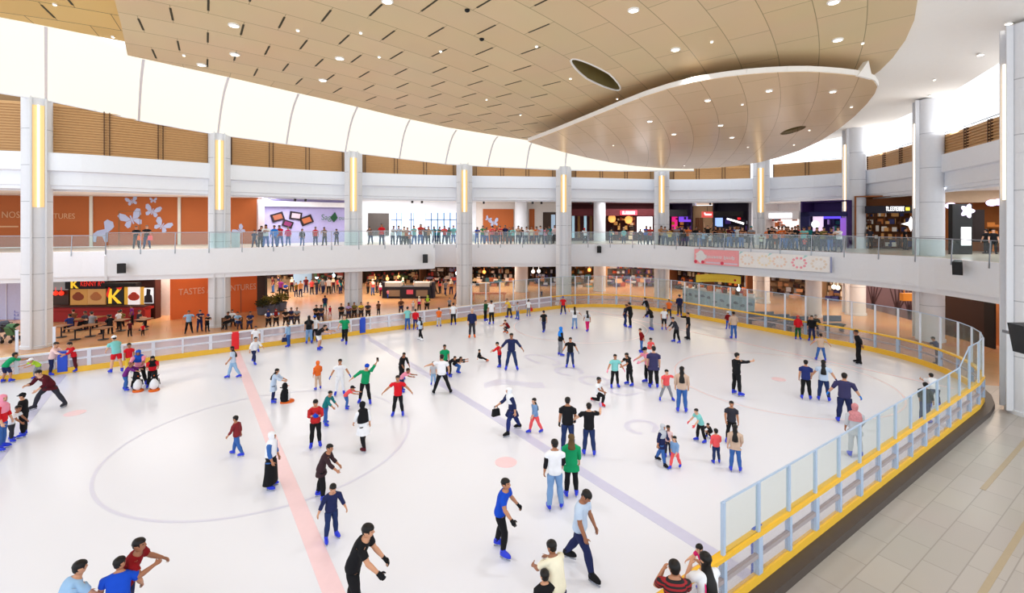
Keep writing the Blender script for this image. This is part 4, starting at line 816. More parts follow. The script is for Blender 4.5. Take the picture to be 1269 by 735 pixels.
# ---- far shops of the ground floor
def gshop(lab, u0, D0, u1, D1, rgb, cols, n, lm=(), lmc=(255, 210, 150), hd=None, y1=3.6, em=0):
    W = Wall(u0, D0, u1, D1); t, x0, x1 = shop(lab, W, -.1, y1, rgb, None, None, 2.5)
    shelves(W, x0+.1, x1-.1, 0, 2.3, -2.4, -1.9, t, cmat(tuple(int(c*.7) for c in rgb)))
    goods('merchandise', W, x0+.1, x1-.1, .05, 2.4, -2.2, -1.6, n, cols, t); goods('floor_display', W, x0+.3, x1-.3, -.1, .9, -1.2, .3, n//3, cols, t, .3, .8)
    if hd: b = MB(); wbox(b, W.M, x0, x1, 2.35, y1, -.1, .1); link('header', b, cmat(hd), t)
    lamps(W, lm, .2, mat('shop lamp %d' % lmc[2], lmc, .5, emit=2.2), t, -.4); return W, t
W_, t_ = gshop('dark cafe front with warm shelves far left of the third tall column', 322, 63, 386, 60, (120, 84, 58), ((130, 40, 40), (60, 30, 24), (190, 140, 90), (40, 40, 70)), 60, hd=(150, 128, 108))
W_, t_ = gshop('far shop with bright windows left of the third tall column', 386, 60, 452, 58, (76, 58, 46), ((40, 60, 60), (150, 60, 40), (90, 110, 70), (200, 190, 180), (50, 40, 36)), 70, ((378+12, 344), (411, 342)), (220, 240, 255), hd=(30, 24, 20))
p = pd(375, 57, -.1); t = thing('lit_booth', 'pale blue glowing booth far left of the third tall column', 'booth', p); b = MB(); b.lathe(p, [(.9, 0), (1.0, .1), (1.0, 1.3), (.9, 1.35)], 24); link('counter', b, cmat((170, 200, 226), .4, .3), t); b = MB(); b.lathe(p+Vector((0, 0, 2.2)), [(.2, 0), (1.3, .2), (1.5, .6), (1.2, .75), (0, .8)], 24); link('canopy', b, cmat((170, 214, 232), .4, .6), t); b = MB(); b.tube([p+Vector((0, 0, .8)), p+Vector((0, 0, 2.4))], .08, 8); link('post', b, STEEL, t)
W_, t_ = gshop('dark restaurant front behind the kiosk right of the third tall column', 448, 57, 520, 57, (66, 42, 30), ((120, 70, 40), (190, 150, 110), (60, 80, 40), (150, 40, 40), (30, 26, 26)), 90, ((463, 345), (479, 346), (493, 344)), (240, 170, 100), hd=(26, 20, 18))
W_, t_ = gshop('brown shop front left of the fourth tall column', 520, 57, 572, 56, (104, 64, 38), ((70, 40, 30), (200, 180, 170), (130, 120, 150), (180, 60, 50)), 70, ((565, 339),), (235, 245, 255), hd=(96, 56, 34))
# kiosk
p = pd(507, 46.5, -.1); t = thing('kiosk', 'dark kiosk counter with white displays and a red and white sign', 'kiosk', p); b = MB(); b.box(p+Vector((0, 0, .55)), (4.4, 1.2, 1.1), RT); link('counter', b, cmat((34, 36, 50)), t)
b = MB()
for s in (-1.5, 1.3): b.box(p+RT*s+Vector((0, 0, 1.3)), (1.5, .9, .4), RT)
link('display_case', b, cmat((214, 210, 204)), t); b = MB(); b.box(p+RT*.2-FW*.62+Vector((0, 0, .62)), (.62, .05, .42), RT); link('sign', b, cmat((230, 100, 130)), t)
b = MB(); 
for s in (-1.3, 1.35): b.box(p+RT*s-FW*.62+Vector((0, 0, .5)), (1.1, .04, .6), RT)
link('front_panel', b, cmat((150, 132, 112)), t)
for s in (-2.35, 2.35): b = MB(); b.box(p+RT*s+Vector((0, 0, .75)), (.25, 1.0, 1.5), RT); link('side_cabinet', b, cmat((36, 36, 56)), t)
W_, t_ = gshop('warm dark shop with orange globe lamp between the fourth and fifth tall columns', 577, 55, 640, 54, (72, 46, 34), ((150, 80, 50), (50, 90, 100), (200, 170, 130), (30, 26, 30), (220, 200, 190)), 100, ((599, 337.5),), (255, 150, 70), hd=(36, 32, 50))
p = pd(600.5, 49, -.1); t = thing('display_counter', 'tan wooden counter with stacked cards between the fourth and fifth columns', 'counter', p); b = MB(); b.box(p+Vector((0, 0, .5)), (1.0, .7, 1.0), RT); link('cabinet', b, cmat((206, 160, 110)), t); b = MB(); b.box(p+Vector((0, 0, 1.06)), (1.1, .8, .08), RT); link('top', b, cmat((230, 190, 150)), t)
b = MB(); q = pd(606, 44.5, -.1); b.box(q+Vector((0, 0, .7)), (3.2, .4, .14), RT)
for s in (-1.4, 0, 1.4): b.box(q+RT*s+Vector((0, 0, .31)), (.1, .3, .64), RT)
tag(link('bench', b, cmat((232, 130, 70)), loc=q), 'orange bench behind the barrier between the fourth and fifth tall columns', 'bench')
W_, t_ = gshop('shop with a round white lamp left of the fifth tall column', 652, 55, 706, 54, (92, 64, 44), ((60, 60, 110), (180, 120, 80), (40, 36, 36), (190, 190, 210)), 70, ((667, 336.5), (660, 337)), (255, 246, 236), hd=(30, 28, 30))
W_, t_ = gshop('amber lit shop right of the fifth tall column', 704, 54, 752, 54, (176, 130, 88), ((120, 84, 50), (90, 150, 150), (230, 160, 80), (200, 190, 190)), 60, ((731, 335),), (255, 170, 70), hd=(150, 120, 90))
W_, t_ = gshop('pale glazed shop with red and green toys left of the sixth tall column', 750, 54, 826, 54, (206, 196, 190), ((110, 90, 140), (220, 220, 226), (200, 90, 60), (70, 70, 100), (230, 180, 140)), 120, (), hd=None)
b = MB(); cs = [(236, 60, 50), (40, 170, 80), (30, 26, 34), (236, 140, 50), (70, 30, 90), (180, 40, 40)]
tt = thing('hanging_toys', 'row of coloured hanging toys above the pale glazed shop', 'toys', W_.M @ Vector((W_.W/2, 3, .2)))
goods('toy', W_, .5, W_.W-.3, 2.6, 3.3, 0, .4, 26, cs, tt, .3, .6)
W_, t_ = gshop('orange brown stall front behind the yellow banner', 828, 53, 925, 47, (128, 78, 48), ((60, 50, 70), (220, 120, 60), (190, 170, 150), (90, 40, 40), (40, 60, 80)), 120, ((913.5, 359),), (250, 246, 255), hd=(60, 32, 26))
W_, t_ = gshop('peach walled shop with dark hanging baskets behind the end glass', 925, 49, 1003, 46, (226, 186, 150), ((90, 50, 40), (60, 40, 40), (210, 150, 110), (170, 170, 180)), 40, (), hd=(110, 60, 44))
W_, t_ = gshop('pale peach shop with small chandelier behind the end glass', 1012, 45.5, 1058, 43, (232, 196, 160), ((150, 110, 80), (240, 220, 200), (60, 60, 120)), 30, ((1031, 356), (1036, 357)), (255, 236, 200), hd=(206, 160, 116))
# yellow banner and blue skirt
Wy = Wall(862.5, 42.5, 918, 40.6); pts = []
for j in range(13): f_ = j/12; x = Wy.W*f_; y = zat(340.5+f_*2.2, Wy.a.dot(FW)*(1-f_)+Wy.b.dot(FW)*f_)+.12*math.sin(math.pi*f_); pts.append((x, y))
t = thing('banner', 'yellow cloth banner hanging behind the glass at the far right', 'banner', Wy.M @ Vector((Wy.W/2, 2.4, 0))); b = MB(); wshape(b, Wy.M, pts+[(x, y-.66) for x, y in pts[::-1]], -.02, .02); link('sheet', b, cmat((246, 226, 84)), t)
b = MB(); x, y = pts[11]; wshape(b, Wy.M, [(x-.14+.1*math.cos(a), y-.38+.1*math.sin(a)) for a in [2*math.pi*j/10 for j in range(10)]], .02, .03); link('red_spot', b, cmat((190, 60, 60)), t); link('lettering', glyphs(Wy, 868, 906, 346.5, .14, 20, .035), cmat((226, 196, 60)), t)
b = MB()
for x in (0, Wy.W): wbox(b, Wy.M, x-.05, x+.05, -.1, 2.9, -.08, -.02)
link('pole', b, DARK, t)
Ws = Wall(846, 43.5, 936, 37.0); t = thing('trestle_stall', 'long stall with pale blue skirt behind the far right barrier', 'stall', Ws.M @ Vector((Ws.W/2, -.1, 0)))
b = MB(); n = 40; top = [Ws.M @ Vector((Ws.W*j/n, 1.25, .05*math.sin(j*1.9))) for j in range(n+1)]; bot = [Ws.M @ Vector((Ws.W*j/n, .0, .09*math.sin(j*1.9+.4))) for j in range(n+1)]
b.add(top+bot, [(j, j+1, n+2+j, n+1+j) for j in range(n)]); link('skirt', b, cmat((176, 206, 226)), t); b = MB(); wbox(b, Ws.M, -.1, Ws.W+.1, 1.25, 1.32, -.9, .1); link('tabletop', b, cmat((200, 214, 226)), t)
b = MB(); rnd = random.Random(5)
for j in range(11): x = Ws.W*(j+.5)/11; y = .35+.5*rnd.random(); wshape(b, Ws.M, [(x+.3*rnd.uniform(.4, 1)*math.cos(a), y+.12*math.sin(a)) for a in [2*math.pi*k/9 for k in range(9)]], .12, .14)
link('print', b, cmat((120, 136, 160)), t); goods('wares', Ws, .2, Ws.W-.2, 1.32, 1.8, -.7, -.1, 26, ((240, 240, 244), (190, 40, 40), (90, 60, 40), (230, 120, 50)), t, .2, .5)
# mural wall and dark wall at right
GM = Wall(1073, 41, 1146, 34.5); struct('wall_mural', GM.panel(-.1, 3.6), cmat((112, 92, 104)), 'mauve mural wall under the gallery')
for k, (u, s) in enumerate(((1082, 1.0), (1112, 1.3), (1127, 1.1), (1138, .9))):
    b = MB(); x, y = GM.xy(u, 392); 
    for a in (-35, -12, 10, 30, 50):
        x2, y2 = x+math.sin(R(a))*1.6*s, 1.0+1.7*s*math.cos(R(a)); wshape(b, GM.M, [(x-.1, .2), (x+.1, .2), (x2+.03, y2), (x2-.03, y2)], .005, .02)
    wshape(b, GM.M, [(x-.16*s, -.1), (x+.16*s, -.1), (x+.12, 1.0), (x-.12, 1.0)], .005, .02); tag(link('tree_mural', b, cmat((62, 42, 52)), loc=GM.M @ Vector((x, 0, 0))), 'dark bare tree painted on the mauve wall, %s from the left' % ORD[k], 'wall decal')
p = pd(1126, 31.8); p.z = zat(368, 31.8); b = MB(); b.box(p, (.95, .3, .5), RT); b.box(p+RT*.3+Vector((0, 0, .5)), (.04, .04, .6), RT); b.box(p-RT*.3+Vector((0, 0, .5)), (.04, .04, .6), RT); tag(link('direction_sign', b, cmat((214, 134, 50), .5, .2), loc=p), 'orange box sign hanging left of the ninth tall column', 'sign')
GD = Wall(1166, 31.5, 1231, 27.8); struct('wall_brown', GD.panel(-.1, 3.6), cmat((58, 34, 28)))
b = MB(); x = GD.x(1228); wbox(b, GD.M, x-.35, x+.3, -.1, 3.5, 0, .08); struct('door_4', b, cmat((30, 20, 18)))
b = MB(); G = Wall(1233, 28.5, 1262, 26.5); G.rect(b, 1230, 355, 1262, 452, -.4, -.1); struct('wall_orange_strip', b, cmat((226, 140, 76)))  # plain orange strip of wall beside the brown one
# low dark benches behind the end barrier
for i, (u, v, w_) in enumerate(((944, 407, 1.9), (966, 411, 1.6), (990, 414, 1.5), (1034, 413, 1.2))):
    D = F*(HC+.1)/(v-HV); p = pd(u, D+.6, -.1); t = thing('bench', 'low dark bench behind the end barrier, %s from the left' % ORD[i], 'bench', p); b = MB(); b.box(p+Vector((0, 0, .47)), (w_, .5, .08), RT); link('seat', b, DARK, t); b = MB()
    b.box(p+FW*.22+Vector((0, 0, .8)), (w_, .06, .4), RT); link('backrest', b, cmat((70, 84, 110)), t)
    for s in (-1, 1): b = MB(); b.box(p+RT*s*(w_/2-.12)+Vector((0, 0, .215)), (.07, .42, .43), RT); link('leg', b, DARK, t)
GR_ = Wall(1262, 30.5, 1620, 24.0); struct('wall_right', GR_.panel(-.1, 9.29), cmat((206, 184, 160)), 'beige wall beyond the last column')
# ================================================================ people
N = 16
def rotx(a): return Matrix.Rotation(a, 3, 'X')
def roty(a): return Matrix.Rotation(a, 3, 'Y')
def rotz(a): return Matrix.Rotation(a, 3, 'Z')
EX, EY, EZ = Vector((1, 0, 0)), Vector((0, 1, 0)), Vector((0, 0, 1))
# pose: lean, roll, headpitch, headyaw, legs (thigh forward, out, knee), arms (forward, out, elbow, twist)
POSES = {
 'stand': dict(lean=4, rl=(3, 4, 5), ll=(-1, 4, 4), ra=(6, 10, 18, 20), la=(4, 10, 16, 20)),
 'relax': dict(lean=2, rl=(6, 6, 10), ll=(-3, 4, 3), ra=(12, 12, 30, 30), la=(-2, 10, 14, 10)),
 'glide': dict(lean=16, hp=-10, rl=(22, 7, 26), ll=(-4, 7, 14), ra=(22, 22, 24, 20), la=(12, 26, 20, 10)),
 'stride': dict(lean=20, hp=-12, rl=(30, 6, 24), ll=(-24, 12, 8), ra=(-22, 16, 22, 10), la=(34, 16, 32, 20)),
 'strider': dict(lean=16, hp=-10, rl=(-22, 12, 8), ll=(28, 6, 22), ra=(34, 14, 30, 20), la=(-20, 14, 20, 10)),
 'walk': dict(lean=6, rl=(20, 4, 8), ll=(-18, 4, 10), ra=(-14, 9, 14, 10), la=(18, 9, 22, 20)),
 'out': dict(lean=5, rl=(4, 8, 6), ll=(2, 8, 6), ra=(8, 50, 10, 0), la=(8, 50, 10, 0)),
 'outlow': dict(lean=5, rl=(4, 8, 6), ll=(2, 6, 6), ra=(8, 30, 10, 0), la=(8, 30, 10, 0)),
 'wide': dict(lean=8, rl=(4, 20, 4), ll=(6, 18, 4), ra=(10, 24, 30, 30), la=(10, 70, 12, 0)),
 'widefwd': dict(lean=6, rl=(2, 11, 2), ll=(2, 12, 2), ra=(8, 42, 8, 0), la=(8, 40, 8, 0)),
 'bent': dict(lean=62, hp=-30, rl=(22, 8, 30), ll=(8, 8, 22), ra=(66, 12, 22, 10), la=(60, 12, 26, 10)),
 'bentwide': dict(lean=46, hp=-10, rl=(40, 16, 30), ll=(-16, 22, 4), ra=(34, 18, 64, 20), la=(16, 24, 50, 20)),
 'push': dict(lean=34, hp=-8, rl=(18, 8, 24), ll=(-2, 8, 14), ra=(62, 8, 14, 20), la=(62, 8, 14, 20)),
 'lean': dict(lean=30, hp=-6, rl=(14, 6, 14), ll=(-6, 6, 8), ra=(30, 10, 20, 20), la=(24, 10, 20, 20)),
 'crouch': dict(lean=44, hp=-20, rl=(92, 14, 116), ll=(84, 14, 120), ra=(52, 16, 40, 20), la=(56, 16, 40, 20)),
 'squat': dict(lean=70, hp=-40, rl=(74, 16, 92), ll=(60, 16, 84), ra=(80, 16, 20, 20), la=(76, 16, 24, 20)),
 'sit': dict(lean=-6, hp=10, rl=(84, 12, 8), ll=(80, 14, 30), ra=(-18, 18, 10, 0), la=(10, 16, 40, 20)),
 'seat': dict(lean=6, rl=(88, 8, 88), ll=(86, 8, 88), ra=(30, 10, 60, 30), la=(28, 10, 64, 30)),
 'kneel': dict(lean=6, hp=4, rl=(84, 8, 92), ll=(-4, 8, 86), ra=(40, 14, 40, 20), la=(10, 14, 20, 10)),
 'raise': dict(lean=10, roll=8, hp=-8, rl=(8, 10, 8), ll=(2, 10, 10), ra=(158, 24, 8, 0), la=(10, 48, 14, 0)),
 'handup': dict(lean=3, rl=(4, 5, 5), ll=(0, 6, 4), ra=(16, 46, 14, 0), la=(60, 46, 76, 0)),
 'phone': dict(lean=4, hp=16, rl=(4, 4, 5), ll=(0, 4, 4), ra=(30, 10, 92, 35), la=(28, 10, 86, 35)),
 'photo': dict(lean=10, hp=-4, rl=(4, 5, 5), ll=(0, 5, 4), ra=(34, 16, 112, 25), la=(38, 22, 128, 10)),
 'eat': dict(lean=6, rl=(4, 4, 5), ll=(0, 4, 4), ra=(48, 26, 128, 10), la=(52, 26, 128, 10)),
 'rail': dict(lean=24, hp=6, rl=(12, 5, 8), ll=(-4, 5, 4), ra=(52, 14, 62, 40), la=(50, 14, 66, 40)),
 'rail2': dict(lean=16, hp=8, rl=(8, 6, 8), ll=(4, 4, 12), ra=(44, 16, 40, 30), la=(50, 10, 78, 45)),
 'cross': dict(lean=2, rl=(4, 6, 5), ll=(0, 6, 4), ra=(32, 12, 98, 70), la=(32, 12, 98, 70)),
 'hips': dict(lean=2, rl=(4, 9, 3), ll=(2, 9, 3), ra=(-6, 46, 88, 85), la=(-6, 46, 88, 85)),
 'point': dict(lean=3, rl=(4, 6, 5), ll=(0, 5, 4), ra=(84, 8, 14, 0), la=(4, 10, 14, 10)),
 'back': dict(lean=12, rl=(6, 5, 6), ll=(-2, 5, 6), ra=(-34, 14, 30, 60), la=(-34, 14, 30, 60)),
 'headdown': dict(lean=8, hp=34, rl=(30, 5, 14), ll=(-20, 6, 16), ra=(10, 8, 16, 20), la=(12, 8, 16, 20)),
 'reach': dict(lean=18, hp=4, rl=(6, 6, 12), ll=(-2, 6, 8), ra=(46, 14, 30, 30), la=(40, 14, 34, 30)),
 'down': dict(lean=14, hp=10, rl=(8, 6, 10), ll=(0, 6, 8), ra=(-14, 22, 8, 0), la=(6, 22, 10, 0)),
 'up': dict(lean=0, rl=(4, 5, 5), ll=(0, 5, 4), ra=(150, 16, 20, 0), la=(144, 16, 24, 0)),
}
TROWS = [(-.045, .078, .060), (-.012, .094, .070), (.03, .092, .068), (.075, .080, .058), (.12, .080, .058), (.165, .092, .064), (.205, .100, .068), (.235, .103, .066), (.262, .100, .060), (.285, .086, .050), (.302, .056, .042), (.318, .034, .035), (.340, .030, .033)]
AROW = 7      # first of the three rows that carry the arm holes
HROWS = [(.06, .031, .038, .008), (.13, .037, .046, .010), (.22, .041, .051, .008), (.32, .044, .055, .006), (.42, .046, .057, .004), (.50, .047, .058, .002), (.58, .048, .059, 0), (.70, .048, .058, -.001), (.82, .043, .052, -.002), (.92, .032, .039, -.003), (.98, .016, .020, -.003)]
HH = .138
class Fig:
    def __init__(s, pose, child=0.0, bulk=1.0, skate=True, mirror=False):
        p = dict(pose) if isinstance(pose, dict) else dict(POSES[pose])
        if mirror: p['rl'], p['ll'], p['ra'], p['la'] = p['ll'], p['rl'], p['la'], p['ra']; p['roll'] = -p.get('roll', 0)
        s.bulk = bulk; s.hs = 1+.32*child; s.sole = .042 if skate else .018; s.skate = skate
        lean = R(p.get('lean', 4)); s.roll = R(p.get('roll', 0)); hp = R(p.get('hp', 0)); hy = R(p.get('hy', 0))
        RM = roty(s.roll)
        def fr(t): a = lean*(.30+.70*min(1, max(0, (t+.02)/.2))); m = RM @ rotx(-a); return m @ EX, m @ EY, m @ EZ
        s.fr = fr
        pts = []; pos = Vector((0, 0, 0)); last = 0
        order = sorted(range(len(TROWS)), key=lambda i: TROWS[i][0]); s.rows = [None]*len(TROWS)
        def posat(t):
            n = 14; q = Vector((0, 0, 0))
            if t < 0: x, y, z = fr(0); return z*t
            for k in range(n): x, y, z = fr(t*(k+.5)/n); q += z*(t/n)
            return q
        s.posat = posat
        for i, (t, w, d) in enumerate(TROWS):
            x, y, z = fr(t); c = posat(t)
            if t > .3: c = c+y*.006
            s.rows[i] = (c, x, y, w*(bulk if t < .29 else 1), d*(bulk if t < .29 else 1))
        # head
        x, y, z = fr(.34); m = Matrix((x, y, z)).transposed() @ rotz(hy) @ rotx(-(hp-lean*.45))
        s.hx, s.hy_, s.hz = m @ EX, m @ EY, m @ EZ; s.hb = posat(.328)
        # limbs
        s.legs = []; s.arms = []
        for sd, q in ((1, p['rl']), (-1, p['ll'])):
            th, ab, kn = R(q[0]), R(q[1]), R(q[2]); x, y, z = fr(0); hip = x*(sd*.050*bulk)-z*.012
            # thigh angles are world angles
            def ldir(pt): return (roty(-sd*ab) @ rotx(pt) @ (-EZ)).normalized()
            d1, d2 = ldir(th), ldir(th-kn); L1, L2 = .245*(1-.06*child), .238*(1-.06*child)
            knee = hip+d1*L1; ank = knee+d2*L2; s.legs.append(dict(sd=sd, hip=hip, knee=knee, ank=ank, d1=d1, d2=d2, ab=ab))
        for sd, q in ((1, p['ra']), (-1, p['la'])):
            fw_, ou, el, tw = R(q[0]), R(q[1]), R(q[2]), R(q[3]); x, y, z = fr(.28); sh = s.posat(.272)+x*(sd*.104*bulk)
            B = Matrix((x*sd, y, z)).transposed()     # local: x outward, y forward, z up
            m = B @ Matrix.Rotation(-ou, 3, 'Y') @ rotx(fw_) if abs(q[0]) < 60 else B @ rotx(fw_) @ Matrix.Rotation(-ou, 3, 'Y')
            wr = Matrix((RM @ (EX*sd), RM @ EY, RM @ EZ)).transposed()
            m2 = wr @ Matrix.Rotation(-ou, 3, 'Y') @ rotx(fw_) if abs(q[0]) < 60 else wr @ rotx(fw_) @ Matrix.Rotation(-ou, 3, 'Y')
            m = m2
            a1 = m @ (-EZ); u1 = m @ EY; v1 = m @ EX
            mt = m @ rotz(-tw*-1) @ rotx(el); a2 = mt @ (-EZ); u2 = mt @ EY; v2 = mt @ EX
            E = sh+a1*.168; W = E+a2*.145; s.arms.append(dict(sd=sd, sh=sh, el=E, wr=W, a1=a1, u1=u1, v1=v1, a2=a2, u2=u2, v2=v2))
        zs = []
        for l in s.legs: zs += [l['ank'].z-.045-s.sole, l['knee'].z-.042]
        zs.append(-.085); s.z0 = min(zs)
        ft = [l['ank'] for l in s.legs]; s.cx = Vector(((ft[0].x+ft[1].x)/2, (ft[0].y+ft[1].y)/2+.03, 0))
        s.off = -s.cx-Vector((0, 0, s.z0)); s.top = (s.hb+s.hz*HH*s.hs).z-s.z0
def ell(c, x, y, w, d, n=N, e=.85):
    out = []
    for k in range(n):
        t = 2*math.pi*k/n; ct, st = math.cos(t), math.sin(t)
        out.append(c+x*(w*math.copysign(abs(ct)**e, ct))+y*(d*math.copysign(abs(st)**e, st)))
    return out
class PM(MB):
    def ring(s, pts): o = len(s.v); s.v += [tuple(p) for p in pts]; return list(range(o, o+len(pts)))
    def quad(s, a, mi=0): s.f.append(tuple(a)); s.m.append(mi)
    def bridge(s, A, B, mi=0, skip=None):
        n = len(A)
        for i in range(n):
            if skip and i in skip: continue
            s.quad((A[i], A[(i+1) % n], B[(i+1) % n], B[i]), mi)
ACOL_R = {15, 14, 0, 1}; ACOL_L = {6, 7, 8, 9}
def armhole(rg, sd):
    m = (lambda k: k % 16) if sd > 0 else (lambda k: (8-k) % 16)
    a, b_, c = rg
    return [a[m(14)], a[m(15)], a[m(0)], a[m(1)], a[m(2)], b_[m(2)], c[m(2)], c[m(1)], c[m(0)], c[m(15)], c[m(14)], b_[m(14)]]
APH = [225, 247.5, 270, 292.5, 315, 0, 45, 67.5, 90, 112.5, 135, 180]
def aring(c, u, v, ru, rv): return [c+u*(ru*math.cos(R(a)))+v*(rv*math.sin(R(a))) for a in APH]
def arm_st(A, bulk):
    a1, a2 = A['a1'], A['a2']; am = (a1+a2).normalized(); um = (A['u1']+A['u2']).normalized(); vm = A['v1']
    b = .5+.5*bulk
    return [(0.03, A['sh']+a1*.038, A['u1'], A['v1'], .040*b), (.3, A['sh']+a1*.075, A['u1'], A['v1'], .035*b), (.45, A['sh']+a1*.115, A['u1'], A['v1'], .032*b), (.5, A['sh']+a1*.145, A['u1'], A['v1'], .028*b),
            (.55, A['el'], um, vm, .027*b), (.62, A['el']+a2*.03, A['u2'], A['v2'], .028*b), (.8, A['el']+a2*.08, A['u2'], A['v2'], .024*b), (1.0, A['wr'], A['u2'], A['v2'], .0175*b)]
def leg_frame(l, d):
    v = EX*l['sd']; v = (v-d*v.dot(d)).normalized(); u = v.cross(d)
    if l['sd'] < 0: u = -u
    if u.dot(EY) < -.2 and abs(d.z) > .3: u = -u
    return u, v
LPH = [-120+30*i for i in range(9)]+[150, 180, 210]
def leg_st(l, bulk):
    d1, d2 = l['d1'], l['d2']; dm = (d1+d2).normalized(); u1, v1 = leg_frame(l, d1); u2, v2 = leg_frame(l, d2)
    # keep frames continuous
    vm = v1; um = (u1+u2).normalized() if u1.dot(u2) > -.3 else u1
    if u1.dot(u2) < -.3: u2 = -u2
    h, k, a = l['hip'], l['knee'], l['ank']; b = bulk
    return [(.12, h+d1*.055, u1, v1, .056*b), (.25, h+d1*.11, u1, v1, .052*b), (.4, h+d1*.18, u1, v1, .044*b), (.5, k-d1*.035, u1, v1, .038*b), (.55, k, um, vm, .037*b), (.6, k+d2*.035, u2, v2, .036*b),
            (.7, k+d2*.085, u2, v2, .038*b), (.85, k+d2*.15, u2, v2, .030*b), (1.0, a, u2, v2, .022)]
def lring(c, u, v, r): return [c+v*(r*math.cos(R(p)))+u*(r*1.04*math.sin(R(p))) for p in LPH]
def crotch(mb, rg, l, c3):
    ks = [12, 13, 14, 15, 0, 1, 2, 3, 4] if l['sd'] > 0 else [12, 11, 10, 9, 8, 7, 6, 5, 4]
    return [rg[k] for k in ks]+c3
def crotch_pts(fig, row, drop):
    c, x, y, w, d = row; z = x.cross(y)
    return [c+y*(d*.55)-z*drop*.7, c-z*drop, c-y*(d*.55)-z*drop*.7]
def body_mesh(fig):
    mb = PM(); rg = [mb.ring(ell(*r)) for r in fig.rows]
    for i in range(len(rg)-1): mb.bridge(rg[i], rg[i+1], 0, (ACOL_R | ACOL_L) if AROW <= i < AROW+2 else None)
    # head with a face
    prev = rg[-1]; hr = []
    for f, w, d, o in HROWS:
        k = fig.hs; c = fig.hb+fig.hz*(f*HH*k)+fig.hy_*(o*k); pts = ell(c, fig.hx, fig.hy_, w*k, d*k, N, .95)
        if f == .42: pts[4] += fig.hy_*.016*k; pts[3] += fig.hy_*.002*k; pts[5] += fig.hy_*.002*k
        if f == .32: pts[4] += fig.hy_*.007*k
        if f == .50: pts[4] += fig.hy_*.006*k; pts[3] -= fig.hy_*.004*k; pts[5] -= fig.hy_*.004*k
        if f == .58: pts[4] += fig.hy_*.003*k
        if f == .13: pts[4] += fig.hy_*.006*k
        if f in (.42, .50):
            for kk, s_ in ((0, 1), (8, -1), (15, 1), (9, -1)): pts[kk] += fig.hx*(s_*.009*k)-fig.hy_*.004*k
        r = mb.ring(pts); mb.bridge(prev, r); hr.append(r); prev = r
    t = mb.ring([fig.hb+fig.hz*(HH*fig.hs)])[0]
    for i in range(N): mb.quad((prev[i], prev[(i+1) % N], t))
    def setm(j, cols, mi):
        want = {frozenset((hr[j][k], hr[j][(k+1) % N], hr[j+1][(k+1) % N], hr[j+1][k])) for k in cols}
        for n_, f in enumerate(mb.f):
            if frozenset(f) in want: mb.m[n_] = mi
    setm(5, (2, 5), 1); setm(1, (3, 4), 2)
    # arms and hands
    for A in fig.arms:
        hole = armhole(rg[AROW:AROW+3], A['sd']); prev = hole
        for t_, c, u, v, r in arm_st(A, fig.bulk): q = mb.ring(aring(c, u, v, r, r)); mb.bridge(prev, q); prev = q
        u, v, a = A['u2'], A['v2'], A['a2']; W = A['wr']
        p0 = mb.ring(aring(W+a*.016, u, v, .021, .013)); mb.bridge(prev, p0)
        p1 = mb.ring(aring(W+a*.034-v*.001, u, v, .025, .0125)); mb.bridge(p0, p1, 0, {5})
        p2 = mb.ring(aring(W+a*.056-v*.003, u, v, .026, .0115)); mb.bridge(p1, p2)
        top = [p2[6], p2[7], p2[8], p2[9], p2[10]]; bot = [p2[4], p2[3], p2[2], p2[1], p2[0]]
        mb.quad((p2[5], p2[6], p2[4])); mb.quad((p2[11], p2[0], p2[10]))
        def chain(base, dirs, segs, w0):
            pr = base; c = sum((Vector(mb.v[i]) for i in base), Vector())/4
            rel = [Vector(mb.v[i])-c for i in base]
            for (dv, L, sc) in segs:
                c = c+dv*L; q = mb.ring([c+rr*sc for rr in rel]); mb.bridge(pr, q); pr = q
            mb.quad(tuple(pr))
        for fi, L in enumerate((.92, 1.0, .93, .74)):
            cu_ = R(20+fi*5); base = [top[fi], top[fi+1], bot[fi+1], bot[fi]]
            sp = u*(.10-.07*fi)
            d1 = (a*math.cos(cu_)-v*math.sin(cu_)+sp).normalized(); d2 = (a*math.cos(cu_*2.1)-v*math.sin(cu_*2.1)+sp*.5).normalized(); d3 = (a*math.cos(cu_*3)-v*math.sin(cu_*3)).normalized()
            chain(base, None, [(d1, .004, .86), (d1, .018*L, .8), (d2, .014*L, .74), (d3, .011*L, .5)], 0)
        th = (u*.75+a*.6-v*.25).normalized(); th2 = (u*.35+a*.9-v*.35).normalized()
        chain([p0[5], p0[6], p1[6], p1[5]], None, [(th, .012, .9), (th, .014, .8), (th2, .014, .7), (th2, .008, .4)], 0)
        # (the thumb leaves the side of the palm)
    # legs
    c3 = mb.ring(crotch_pts(fig, fig.rows[0], .02))
    for l in fig.legs:
        prev = crotch(mb, rg[0], l, c3)
        for t_, c, u, v, r in leg_st(l, fig.bulk): q = mb.ring(lring(c, u, v, r)); mb.bridge(prev, q); prev = q
        fd = footdir(l); a = l['ank']; x = fd.cross(EZ)*l['sd']
        for (c, up, fwd, w) in ((a-EZ*.022+fd*.004, fd*.026, EZ*0, .021), (a-EZ*.032+fd*.045, EZ*.014, None, .022), (a-EZ*.037+fd*.085, EZ*.008, None, .024), (a-EZ*.039+fd*.105, EZ*.003, None, .014)):
            q = mb.ring([c+x*(w*math.cos(R(p)))+up*math.sin(R(p)) for p in LPH]); mb.bridge(prev, q); prev = q
        mb.quad(tuple(prev))
    return mb
def footdir(l):
    a = R(10)*l['sd']+l['ab']*.35*l['sd']; f = Vector((math.sin(a), math.cos(a), 0))
    return f
